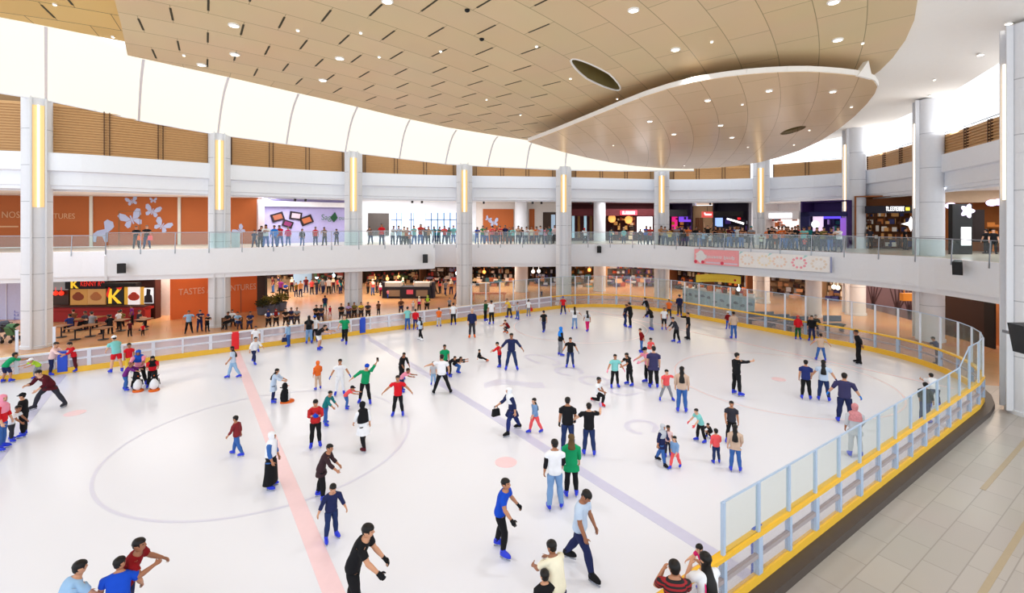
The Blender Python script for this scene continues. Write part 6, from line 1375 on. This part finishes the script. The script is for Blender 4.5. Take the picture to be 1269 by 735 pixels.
 (704, 560, 492, 175, 'relax', 'man in black shirt and navy jeans with black glove seen from behind', dict(top='black', bottom='dark jeans', bulk=1.05, gloves='black')),
 (730, 564, 499, 185, 'handup', 'man in black shirt holding one hand up and one out', dict(top='black', bottom='dark jeans', mirror=True, gloves='lilac')),
 (741, 501, 467, 60, 'kneel', 'child in white and black top kneeling on one knee with red skate', dict(top='white', bottom='black', child=.4, skate='red')),
 (688, 630, 544, 185, 'relax', 'man in white shirt with black sleeves and washed jeans, seen from behind', dict(top='white', bottom='washed jeans', sleeve='cap', under='black', puff=1.2)),
 (708, 615, 538, 185, 'stand', 'woman in long green top and black trousers, seen from behind', dict(top='green', bottom='black', hair='bob:bronze', sleeve='long', hem=.12)),
 (622, 685, 592, 70, 'glide', 'man in bright blue shirt and black trousers gliding right', dict(top='royal blue', bottom='black', gloves='black')),
 (720, 708, 606, 65, 'headdown', 'young man in pale blue polo shirt looking down, navy jeans and black skates', dict(top='pale blue', bottom='navy', skate='black')),
 (293.5, 565, 515, 240, 'walk', 'boy in red checked shirt and jeans at left mid-ice', dict(top='*plaid red', bottom='jeans', child=.3, sleeve='long')),
 (337, 605, 535, 65, 'stand', 'woman with long white headscarf, blue tunic and black skirt', dict(top='jeans', bottom=None, hair='hijablong:white', sleeve='long', hem=.12, skirt=('black', .46))),
 (399, 619, 551, 75, 'lean', 'man in long dark brown jacket leaning forward', dict(top='*dark plum', bottom='black', sleeve='long', hem=.10)),
 (411, 670, 598, 20, 'down', 'child in navy top with lime stripe holding out one orange gloved hand', dict(top='navy', bottom='dark jeans', child=.25, sleeve='three')),
 (440, 768, 648, 70, 'lean', 'man in black shirt with black glove at the bottom edge', dict(top='black', bottom='black', gloves='black')),
]
mat('jacket red', (186, 26, 30), .8, var=.5, scale=18); mat('indigo', (52, 50, 92), .85, var=.15); mat('scarf pink', (206, 136, 142), .85, var=.35, scale=26); mat('dark plum', (50, 26, 34), .8)
HAND = {}
for u, vf, vh, f, pose, lab, kw in SK:
    D = F*HC/(vf-HV); p = pd(u, D, 0)
    b_, fg, M_ = person(p, heading(p, f), 1.7, pose, lab, abs_top=(vf-vh)/F*D, group=None, hy=random.choice((0, 0, 12, -12)), **kw)
    HAND[lab] = (b_, fg, M_)
# people cut by the lower edge of the picture
def cutp(u, vh, z_head, f, pose, lab, gz=0.0, **kw):
    D = (HC-z_head)*F/(vh-HV); p = pd(u, D, gz); return person(p, heading(p, f), 1.7, pose, lab, abs_top=z_head-gz, **kw)
cutp(690, 676, 1.62, 215, 'reach', 'boy in cream shirt at the bottom edge bending over a smaller child', top='cream', bottom='navy')
cutp(675, 706, 1.30, 200, 'stand', 'small child in black and blue held by the boy in cream shirt', top='black', bottom='navy', child=.5)
cutp(160, 669, 1.62, 70, dict(lean=26, hp=-12, rl=(10, 8, 10), ll=(0, 8, 8), ra=(34, 26, 90, 30), la=(20, 34, 30, 10)), 'man in dark red shirt leaning forward at the bottom left', top='dark red', bottom='navy', skin=2, bulk=1.08)
cutp(147, 693, 1.52, 165, dict(lean=14, rl=(10, 8, 10), ll=(0, 8, 8), ra=(20, 20, 30, 30), la=(10, 20, 20, 20), hy=-30), 'person in deep blue shirt seen from behind at the bottom left', top='royal blue', bottom='navy', skin=1, bulk=1.15)
cutp(78, 705, 1.60, 110, 'lean', 'person in light blue shirt at the bottom left edge, only the head in view', top='light blue', bottom='navy', skin=0)
# standing outside the near barrier
p = pd(830, 7.72); person((p.x, p.y-.1, .09), heading(p, 192), 1.7, 'photo', 'man in red and black striped shirt watching at the near barrier', top='*striped red', bottom='navy', skate=None, abs_top=1.72, skin=1, hair='short')
p = pd(868, 7.95); person((p.x, p.y-.12, .09), heading(p, 215), 1.7, 'photo', 'woman with long black hair and white shirt at the near barrier', top='white', bottom='navy', hair='long', skate=None, abs_top=1.70, skin=0)
mbag = MB(); c = pd(862, 7.9); c.z = .98
mbag.hexa([c+Vector(q) for q in ((-.14, -.30, -.16), (.14, -.30, -.16), (.13, -.17, -.16), (-.13, -.17, -.16))], [c+Vector(q) for q in ((-.11, -.28, .12), (.11, -.28, .12), (.10, -.19, .12), (-.10, -.19, .12))])
mbag.tube([c+Vector((-.09, -.235, .12)), c+Vector((-.05, -.22, .35)), c+Vector((.03, -.14, .52)), c+Vector((.09, -.05, .50))], .012, 6)
tag(link('shoulder_bag', mbag, cl('magenta'), loc=c), 'magenta shoulder bag of the long haired woman at the near barrier', 'bag')
# behind the near glass
q = Vector((8.35, 5.62, 0)); person(q, heading(q, 300), 1.0, 'reach', 'small child with dark hair holding the near barrier beside the glass', top='magenta', bottom='navy', child=.8, hair='long', abs_top=.95)
q = pz(1158, 505); q.y = max(q.y, 5.75); person(q, heading(q, 200), 1.5, 'bent', 'skater in white and navy bending behind the near glass at right', top='white', bottom='navy', abs_top=1.25)
q = Vector((22.0, 5.9, 0)); person(q, heading(q, 160), 1.6, 'stand', 'skater in black behind the near glass at right', top='black', bottom='dark jeans', abs_top=1.45, sleeve='long')
# ---------------------------------------------------------------- things held or pushed on the ice
def penguin(u, vf, vh, f, lab):
    D = F*HC/(vf-HV); p = pd(u, D, 0); h = (vf-vh)*D/F; t = thing('penguin_skating_aid', lab, 'skating aid', p); t.rotation_euler = (0, 0, heading(p, f)); sc = h/.9
    def part(nm, b, m): 
        o = link(nm, b, m, None, True); o.parent = t; o.scale = (sc,)*3; return o
    b = MB(); b.lathe((0, 0, 0), [(.10, .05), (.17, .08), (.20, .22), (.185, .40), (.13, .56), (.09, .62)], 18); body = part('body', b, cl('black'))
    b = MB(); b.loft([[Vector((r*math.sin(a), .045+rr*math.cos(a), z)) for a in [R(-80+160*k/9) for k in range(10)]] for z, r, rr in ((.07, .10, .14), (.14, .175, .175), (.24, .195, .18), (.38, .18, .165), (.50, .12, .125), (.57, .07, .10))]); part('belly', b, cl('white'))
    b = MB(); b.lathe((0, 0, 0), [(.08, .60), (.115, .66), (.12, .74), (.10, .83), (.05, .885), (.0, .9)], 16); part('head', b, cl('black'))
    b = MB(); b.loft([[Vector((.035*math.cos(a), .10, .73+.025*math.sin(a))) for a in [2*math.pi*k/8 for k in range(8)]], [Vector((.006*math.cos(a), .21, .71+.005*math.sin(a))) for a in [2*math.pi*k/8 for k in range(8)]]], 0, True, True); part('beak', b, cl('orange'))
    b = MB(); n = 20; o = [(.20*math.sin(2*math.pi*k/n)*(1.1+.25*math.cos(2*math.pi*k/n)), .10+.30*math.cos(2*math.pi*k/n)) for k in range(n)]; b.prism(o, 0, .06); part('base', b, cl('orange'))
    for s in (-1, 1):
        b = MB(); b.hexa([Vector((s*.17, -.05, .52)), Vector((s*.17, .06, .52)), Vector((s*.21, .06, .50)), Vector((s*.21, -.05, .50))], [Vector((s*.22, -.04, .24)), Vector((s*.22, .05, .24)), Vector((s*.25, .05, .24)), Vector((s*.25, -.04, .24))]); part('wing', b, cl('black'))
    for s in (-1, 1):
        b = MB(); b.bar(Vector((s*.12, -.02, .62)), Vector((s*.20, -.14, .66)), .03, .03); part('handle', b, cl('black'))
penguin(170, 484, 461, 15, 'black and white penguin skating aid in front of the blue headscarf woman')
penguin(191, 483, 460, 0, 'black and white penguin skating aid pushed by the woman in red')
penguin(353, 499, 474, 110, 'penguin skating aid pushed by the girl in pale blue dress')
b_, fg, M_ = HAND['skater in green shirt and blue cap raising one arm with a phone']
c = hand(fg, M_, -1); b = MB(); b.box(c+Vector((0, 0, .05)), (.085, .015, .16), RT); b.box(c+Vector((0, 0, .05))-FW*.009, (.075, .004, .14), RT); tag(link('mobile_phone', b, cl('black'), loc=c), 'black phone held up by the skater in green shirt', 'phone')
def bag(lab, key, side, col, dz=-.18, s=1.0, nm='handbag'):
    b_, fg, M_ = HAND[key]; c = hand(fg, M_, side)+Vector((0, 0, dz)); t = MB()
    t.hexa([c+Vector(q)*s for q in ((-.15, -.06, -.13), (.15, -.06, -.13), (.15, .06, -.13), (-.15, .06, -.13))], [c+Vector(q)*s for q in ((-.12, -.04, .1), (.12, -.04, .1), (.12, .04, .1), (-.12, .04, .1))])
    t.tube([c+Vector(q)*s for q in ((-.08, 0, .1), (-.06, 0, .2), (.06, 0, .2), (.08, 0, .1))], .012, 6); tag(link(nm, t, cl(col), loc=c), lab, 'bag')
bag('black handbag carried by the woman in white headscarf', 'woman with white headscarf and navy coat striding left with a black bag', 1, 'black')
bag('dark bag hanging beside the skater in light blue', 'skater in light blue with dark bag holding the far barrier', -1, 'navy')
bag('red bag beside the skater in white top at the far barrier', 'skater in white top with red bag by the far barrier', 1, 'red', -.1)
# ================================================================ crowd on the upper gallery
CW = []
def edge_pt(u, back):
    tab, z = (TA, 5.28) if u < 131 else ((TB, 5.30) if u < 538 else (TC, 5.14))
    return pd(u, lerp_tab(tab, u)+back, z)
def crowd(sec, rows):
    for i, r in enumerate(rows):
        u, vh, top = r[0], r[1], r[2]; ex = r[3] if len(r) > 3 else {}
        pose = ex.pop('pose', random.choice(('rail', 'rail2', 'rail', 'stand', 'rail2'))); bk = ex.pop('back', .55 if pose.startswith('rail') else random.choice((.7, .9, 1.2))); hair = ex.pop('hair', random.choice(('short', 'short', 'long', 'bob')))
        p = edge_pt(u, bk); D = p.dot(FW); zh = zat(vh, D); h = min(1.84, max(.9, zh-p.z)); ch = .5 if h < 1.4 else 0
        h = h if h < 1.4 else max(1.5, min(1.8, h+.03)); hw = {'long': 'long haired', 'bob': 'dark haired', 'short': 'short haired'}.get(hair.split(':')[0], 'headscarfed' if 'hijab' in hair else 'capped')
        lab = ex.pop('lab', None) or '%s %s in %s, %s of those %s' % (hw, 'child' if ch else 'spectator', top, ORD[i], sec)
        person(p, heading(p, ex.pop('f', random.randint(-25, 25))), h, pose, lab, top=top, bottom=ex.pop('bottom', random.choice(('dark jeans', 'navy', 'black', 'jeans', 'charcoal'))), hair=hair, sleeve=random.choice(('short', 'short', 'long')), skate=None, child=ch, group='spectators on the upper gallery', **ex)
crowd('by the orange butterfly wall', [(169, 280, 'black', dict(pose='cross', back=2.4, hair='short')), (182, 279, 'black', dict(pose='cross', back=2.4, hair='short'))])
crowd('left of the lilac shop', [(315.5, 284, 'navy', dict(pose='walk')), (323, 279, 'maroon', dict(hair='long')), (329.5, 277, 'white', dict(hair='bob')), (340, 279, 'bright blue', dict(hair='short')), (347, 278, 'red', dict(back=1.4))])
crowd('before the lilac shop', [(357, 281, 'magenta', dict(back=3.0, pose='stand')), (374.5, 283, 'charcoal', dict(back=2.6, pose='stand')), (391, 281, 'red', dict(back=3.2)), (402, 281, 'brown', dict(back=2.4)), (417, 283, 'navy', dict(back=3.0))])
crowd('between third and fourth tall columns', [(459, 280, 'brown', dict(back=3.0)), (473, 274, 'red', dict(hair='long', pose='stand', back=.8)), (487, 279, 'white', dict(hair='short:brown')), (494, 279, 'pale blue', {}), (500, 280, 'cream', {}), (504, 281, 'orange', dict(hair='short:brown')), (508, 287, 'orange', {}), (513, 279, 'light teal', {}), (521, 277, 'red', {}), (526.5, 280, 'charcoal', dict(hair='cap:white')), (531, 280, 'tan', {}), (538, 280, 'teal', {}), (544, 280, 'teal', {}), (551, 279, 'coral', {}), (556, 281, 'teal', {}), (562, 279, 'light teal', dict(hair='short:brown'))])
crowd('between fourth and fifth tall columns', [(591, 281, 'blue', {}), (598, 279, 'green', {}), (603, 281, 'pale pink', {}), (610, 275, 'coral', dict(hair='cap:navy')), (615, 281, 'dark red', {}), (619.5, 279, 'red', {}), (626, 276, 'navy', dict(pose='stand', back=.8)), (631, 282, 'teal', {}), (635.5, 281, 'light teal', {}), (642, 277, 'beige', {}), (646.5, 281, 'black', {}), (652, 280, 'white', {}), (659, 281, 'cream', {}), (665, 280, 'orange', {}), (670.5, 277, 'pale blue', {}), (676, 281, 'pink', {}), (681, 277, 'teal', dict(hair='short')), (687.5, 277, 'pale pink', dict(hair='long'))])
crowd('between fifth and sixth tall columns', [(725, 282, 'white', dict(hair='cap:red', back=2)), (757, 283, 'teal', dict(back=1.6)), (773, 283, 'light teal', dict(back=1.8)), (793, 283, 'black', {}), (800.5, 279, 'blue', {}), (805.5, 280, 'red', {})])
crowd('around the sixth tall column', [(819, 277, 'tan', dict(back=.5)), (824.5, 280, 'grey', {}), (830, 283, 'yellow', {}), (834, 281, 'brown', {})])
crowd('between sixth and seventh tall columns', [(839, 274, 'grey', dict(hair='cap:tan')), (845, 281, 'charcoal', {}), (848.5, 282, 'black', {}), (853, 280, 'orange', {}), (856.5, 287, 'beige', {}), (862.5, 281, 'black', {}), (867, 284, 'grey', {}), (872, 285, 'light blue', {}), (877, 274, 'black', dict(pose='up')), (880, 289, 'white', {}), (887, 279, 'black', {}), (892, 280, 'brown', {}), (896.5, 282, 'charcoal', {}), (900, 282, 'olive', {}), (904, 279, 'maroon', {}), (910, 280, 'bright blue', {}), (915, 280, 'white', {}), (919, 280, 'brown', {}), (931, 280, 'grey', dict(hair='cap:teal', pose='cross')), (943.5, 289, 'cream', {})])
crowd('between seventh and eighth tall columns', [(952, 282, 'orange', {}), (956, 278, 'black', {}), (960, 282, 'orange', {}), (965, 276, 'white', dict(back=1.2)), (969.5, 279, 'orange', {}), (973.5, 275, 'beige', dict(back=1.2)), (977, 279, 'brown', {}), (981, 281, 'black', {}), (985.5, 277, 'black', {}), (989, 275, 'coral', dict(back=1.3)), (996, 280, 'light teal', {}), (996.8, 294, 'coral', {}), (1003, 280, 'teal', {}), (1012, 281, 'charcoal', {}), (1020, 280, 'olive', {}), (1029, 281, 'navy', {}), (1039, 280, 'white', dict(bottom='navy'))])
p = edge_pt(1266, .6); person(p, heading(p, 330), 1.75, 'rail', 'man in dark jacket leaning on the glass rail right of the last column', top='charcoal', bottom='black', skate=None, sleeve='long', skin=1)
for i, (u, v, c_) in enumerate(((1182, 284, 'orange'), (1222, 283, 'black'), (1231, 279, 'black'), (1078, 284, 'charcoal'), (1122, 287, 'black'))):
    p = edge_pt(u, 6.5); person(p, heading(p, random.randint(0, 360)), 1.65, 'stand', '%s topped visitor by the shops behind the right balustrade, %s of five from left' % (c_, ORD[(2, 3, 4, 0, 1)[i]]), top=c_, bottom='black', skate=None)
# ================================================================ people on the ground concourse
GR = [(234, 413, 385, 0, 'hips', 'man in light blue shirt with hands on hips behind the barrier', dict(top='light blue', bottom='black')),
 (247.5, 411, 384, 10, 'rail2', 'man in navy shirt behind the barrier left of the second column', dict(top='navy', bottom='navy')),
 (257, 411, 389, 20, 'rail', 'person in blue cap and black shirt behind the barrier', dict(top='black', bottom='black', hair='cap:dark blue')),
 (278, 408.5, 393, 320, 'seat', 'person in black seated behind the barrier left of the red marker', dict(top='black', bottom='black')),
 (289, 405, 389, 10, 'seat', 'person in white shirt seated at the red marker panel', dict(top='white', bottom='charcoal', hair='long')),
 (297, 408, 395, 20, 'seat', 'person in light blue seated right of the red marker panel', dict(top='light blue', bottom='navy')),
 (309, 408, 397, 350, 'seat', 'person in navy seated alone right of the red marker panel', dict(top='navy', bottom='navy')),
 (332.6, 405, 386, 0, 'seat', 'woman in navy headscarf and white top seated behind the barrier', dict(top='white', bottom='black', hair='hijab:dark blue')),
 (342, 404, 387, 0, 'seat', 'woman in red headscarf and light blue top seated behind the barrier', dict(top='light blue', bottom='black', hair='hijab:dark red')),
 (354, 403, 384, 0, 'seat', 'person in black and red seated behind the barrier', dict(top='black', bottom='black')),
 (361, 402, 386, 0, 'seat', 'person in navy seated beside the person in black and red', dict(top='navy', bottom='navy')),
 (368, 402, 386, 0, 'seat', 'person in grey with yellow bag seated behind the barrier', dict(top='grey', bottom='charcoal')),
 (392, 398, 380, 0, 'seat', 'person in black seated behind the blue capped skater', dict(top='black', bottom='black')),
 (398, 398, 382, 0, 'seat', 'person in charcoal seated behind the blue capped skater', dict(top='charcoal', bottom='navy')),
 (402.8, 386, 366, 180, 'walk', 'man in navy shirt and teal shorts walking away on the tan floor', dict(top='navy', bottom='teal', legs=.6)),
 (409, 391, 379, 170, 'walk', 'small child in red on the tan floor', dict(top='red', bottom='red')),
 (423, 396, 381, 0, 'seat', 'person in black with white mask seated left of the third column', dict(top='black', bottom='black')),
 (432, 395, 381, 0, 'seat', 'person in lilac seated below the third column', dict(top='lilac', bottom='navy', hair='long')),
 (439, 394, 381, 0, 'seat', 'person in olive shirt seated below the third column', dict(top='olive', bottom='black')),
 (447.5, 394, 379, 0, 'seat', 'person in yellow shirt seated above the blue marker panel', dict(top='yellow', bottom='charcoal')),
 (456, 394, 379, 0, 'seat', 'person in charcoal seated right of the yellow shirt', dict(top='charcoal', bottom='black')),
 (469, 391, 373, 200, 'stand', 'person in brown standing on the tan floor right of the third column', dict(top='brown', bottom='black')),
 (497, 388, 376, 0, 'seat', 'person in brown seated behind the barrier below the kiosk', dict(top='brown', bottom='navy')),
 (512, 386, 373, 0, 'stand', 'child in white cap behind the barrier below the kiosk', dict(top='white', bottom='grey', hair='cap:white')),
 (519.5, 386, 367, 10, 'stand', 'woman in pink top and cream headscarf behind the barrier', dict(top='magenta', bottom='black', hair='hijab:cream')),
 (529, 385, 367, 350, 'seat', 'woman in black with lime headscarf behind the barrier', dict(top='black', bottom='black', hair='hijab:lime')),
 (557, 385, 369, 0, 'stand', 'person in grey behind the barrier beside the fourth column', dict(top='grey', bottom='black')),
 (671, 370, 359, 0, 'stand', 'person in navy outside the barrier left of the fifth column', dict(top='navy', bottom='navy')),
 (471.5, 367, 351, 200, 'walk', 'woman in magenta top with white headscarf near the dark kiosk', dict(top='magenta', bottom='maroon', hair='hijab:white')),
 (481, 370, 358, 200, 'walk', 'small child in pink and blue near the dark kiosk', dict(top='pink', bottom='blue')),
 (486, 367, 351, 190, 'walk', 'person in red with black bag near the dark kiosk', dict(top='red', bottom='black')),
 (348, 367, 346, 340, 'stand', 'person in purple near the potted plants', dict(top='purple', bottom='black')),
 (355, 367, 350, 20, 'seat', 'person in blue seated beyond the potted plants', dict(top='blue', bottom='black')),
 (367, 368, 350, 20, 'stand', 'person in olive near the far shops left of the third column', dict(top='olive', bottom='navy')),
 (372.5, 368, 348, 20, 'stand', 'person in brown jacket near the far shops', dict(top='tan', bottom='navy')),
 (386.5, 365, 346, 10, 'stand', 'person in coral shirt near the far shops', dict(top='coral', bottom='black')),
 (392.5, 365, 347, 200, 'walk', 'person in charcoal near the far shops', dict(top='charcoal', bottom='navy')),
 (400, 364, 344, 200, 'walk', 'person in grey dress near the far shops', dict(top='grey', bottom='navy')),
 (407.5, 365, 342, 180, 'walk', 'tall person in light grey shirt near the far shops', dict(top='light grey', bottom='black')),
 (419, 360, 345, 180, 'walk', 'person in coral left of the third column, far back', dict(top='coral', bottom='charcoal')),
 (425, 360, 346, 0, 'walk', 'person in black left of the third column, far back', dict(top='black', bottom='black')),
 (1098, 402-3, 372, 330, 'stand', None, {}),
 (1160.5, 452, 418, 250, 'rail', 'person in navy leaning on the end barrier beside the ninth column', dict(top='navy', bottom='charcoal')),
]
for u, vf, vh, f, pose, lab, kw in GR:
    if not lab: continue
    D = F*(HC+.1)/(vf-HV); p = pd(u, D, -.1); a = (vf-vh)*D/F
    if pose == 'seat': a = min(1.35, max(1.15, a))
    person(p, heading(p, f), 1.65, pose, lab, skate=None, abs_top=min(1.85, a), child=.5 if a < 1.25 and pose != 'seat' else 0, group='visitors on the ground concourse', **kw)
    if pose == 'seat':
        b = MB(); o = p+FW*.02; o.z = -.1; dd = Vector((p.x, p.y, 0)).normalized(); rr = Vector((dd.y, -dd.x, 0)); s = a/1.32
        t = thing('chair', 'chair under the '+' '.join(lab.split()[:13]).replace('seated ', ''), 'chair', o); c = o+dd*.1*s
        b.box(c+Vector((0, 0, .40*s)), (.42*s, .42*s, .05), rr); link('seat', b, LOUVD, t); b = MB(); b.box(c+dd*.22*s+Vector((0, 0, .66*s)), (.42*s, .04, .42*s), rr); link('backrest', b, LOUVD, t)
        for sx_ in (-1, 1):
            for sy_ in (-1, 1): b = MB(); b.box(c+rr*(.18*s*sx_)+dd*(.18*s*sy_)+Vector((0, 0, .19*s)), (.04, .04, .38*s), rr); link('leg', b, LOUVD, t)
# diners in front of the menu wall
for i, (u, vf, vh, c_, ps) in enumerate(((82, 412, 392, 'dark blue', 'seat'), (98, 410, 392, 'charcoal', 'seat'), (106, 409, 388, 'maroon', 'seat'), (118, 408, 390, 'grey', 'seat'), (126, 414, 395, 'black', 'seat'), (137, 414, 390, 'black', 'stand'), (163, 403, 378, 'purple', 'stand'), (161, 417, 397, 'maroon', 'stand'), (177, 416, 401, 'red', 'stand'), (147, 408, 385, 'white', 'stand'), (181, 406, 388, 'charcoal', 'seat'), (150, 405, 388, 'olive', 'seat'), (88, 405, 388, 'brown', 'seat'))):
    D = F*(HC+.1)/(vf-HV); p = pd(u, D, -.1)
    person(p, heading(p, random.randint(0, 360)), 1.65, ps, '%s %s topped diner before the menu wall, %s from left' % ('seated' if ps == 'seat' else 'standing', c_, ORD[sorted((82, 98, 106, 118, 126, 137, 163, 161, 177, 147, 181, 150, 88)).index(u)]), top=c_, bottom='black', skate=None, abs_top=1.25 if ps == 'seat' else min(1.7, (vf-vh)*D/F), child=.5 if (vf-vh) < 17 and ps != 'seat' else 0, group='diners in front of the menu wall')

for k, (u, c_) in enumerate(((173, 'orange'), (186, 'coral'))):
    p = edge_pt(u, 2.1); p.z += .62; b = MB(); b.hexa([p+RT*x+FW*y for x, y in ((-.14, -.06), (.14, -.06), (.14, .06), (-.14, .06))], [p+RT*x+FW*y+Vector((0, 0, .3)) for x, y in ((-.12, -.05), (.12, -.05), (.12, .05), (-.12, .05))]); b.tube([p+RT*x+Vector((0, 0, z)) for x, z in ((-.07, .3), (-.05, .42), (.05, .42), (.07, .3))], .012, 6)
    tag(link('shopping_bag', b, cl(c_), loc=p), '%s shopping bag held by the %s person at the butterfly wall' % (c_, ('left', 'right')[k]), 'bag')

rnd = random.Random(11)   # far shoppers
for i, (u, vf) in enumerate(((338, 363), (345, 361), (362, 362), (379, 363), (396, 361), (404, 362), (413, 363), (422, 364), (429, 361), (456, 364), (462, 366), (467, 363), (474, 364), (491, 363), (499, 363), (514, 363), (527, 364), (538, 365), (545, 364), (552, 366), (559, 365), (566, 372), (568, 366))):
    D = F*(HC+.1)/(vf-HV); p = pd(u, D, -.1); c_ = rnd.choice(('charcoal', 'black', 'navy', 'coral', 'brown', 'white', 'grey', 'maroon', 'teal', 'tan'))
    sec, k = ('left of the third tall column', i) if u < 440 else ('between third and fourth tall columns', i-9)
    person(p, heading(p, rnd.randint(0, 360)), rnd.uniform(1.55, 1.75), rnd.choice(('walk', 'stand', 'relax')), '%s topped shopper far back %s, %s in that row' % (c_, sec, ORD[k]), top=c_, bottom=rnd.choice(('black', 'navy', 'charcoal', 'jeans')), hair=rnd.choice(('short', 'long', 'hijab:black', 'hijab:cream')), skate=None, group='far shoppers on the ground floor')
# ================================================================ light and camera
w = bpy.data.worlds.new('World'); S.world = w; w.use_nodes = True
bg = w.node_tree.nodes['Background']; bg.inputs[0].default_value = (.90, .95, 1.0, 1); bg.inputs[1].default_value = 1.5
def area(name, loc, size, power, col=(1, .93, .84), rot=(0, 0, 0)):
    l = bpy.data.lights.new(name, 'AREA'); l.shape = 'RECTANGLE'; l.size, l.size_y = size; l.energy = power; l.color = col
    o = bpy.data.objects.new(name, l); COL.objects.link(o); o.location = loc; o.rotation_euler = rot; return o
for u, off, pw_, sz in ((30, 5, 330, (8, 4)), (200, 5, 500, (9, 4)), (330, 12, 700, (9, 9)), (480, 9, 700, (9, 8)), (620, 8, 600, (8, 7)), (760, 7, 500, (8, 6)), (880, 8, 500, (8, 6)), (1020, 7, 300, (8, 6)), (1120, 6, 240, (6, 5)), (1210, 5, 300, (5, 4))):
    tab = TA if u < 131 else (TB if u < 538 else TC); p = pd(u, lerp_tab(tab, u)+off, 4.5); area('concourse_lamp', p, (sz[0]*.7, sz[1]*.6), pw_, (1, .84, .66), (0, 0, AL-R(90)))
for u, off, pw_ in ((60, 4, 260), (200, 4, 300), (360, 4.5, 340), (500, 5, 380), (606, 4, 300), (785, 4, 280), (880, 5, 340), (1000, 5, 340), (1100, 4, 240), (1210, 4, 220)):
    p = pd(u, lerp_tab(T3, u)+off, 9.27); area('gallery_lamp', p, (6, 1.2), pw_, (.97, .98, 1), (0, 0, AL-R(90)))
for u in (1003, 1106, 1200, 1320): area('added_uplight', pd(u, lerp_tab(T3, u)+1.8, 12.4), (3, .8), 90, (1, .98, .95), (R(180), 0, AL-R(90)))  # uplights added only to brighten the white outer ceiling
for x, y in ((4, 6), (12, 10), (16, 4), (20, 14), (6, 18), (14, 22), (24, 20)):
    l = bpy.data.lights.new('downlight_lamp', 'SPOT'); l.energy = 900; l.spot_size = R(95); l.spot_blend = .6; l.shadow_soft_size = .3; l.color = (1, .985, .97)
    o = bpy.data.objects.new('downlight_lamp', l); COL.objects.link(o); o.location = (x, y, cz(x*FW.x+y*FW.y)-.15)
cam = bpy.data.cameras.new('Camera'); cam.sensor_width = 36; cam.lens = 36*F/1269; cam.shift_y = -(367.5-HV)/1269; cam.clip_end = 400
co = bpy.data.objects.new('Camera', cam); COL.objects.link(co); co.location = (0, 0, HC); co.rotation_euler = (R(90), 0, AL-R(90)); S.camera = co
S.view_settings.view_transform = 'Standard'; S.view_settings.look = 'None'; S.view_settings.gamma = 1; S.view_settings.use_curve_mapping = False
S.view_settings.exposure = 0.25
S.cycles.use_denoising = True; S.cycles.max_bounces = 8; S.cycles.diffuse_bounces = 4; S.cycles.transparent_max_bounces = 24
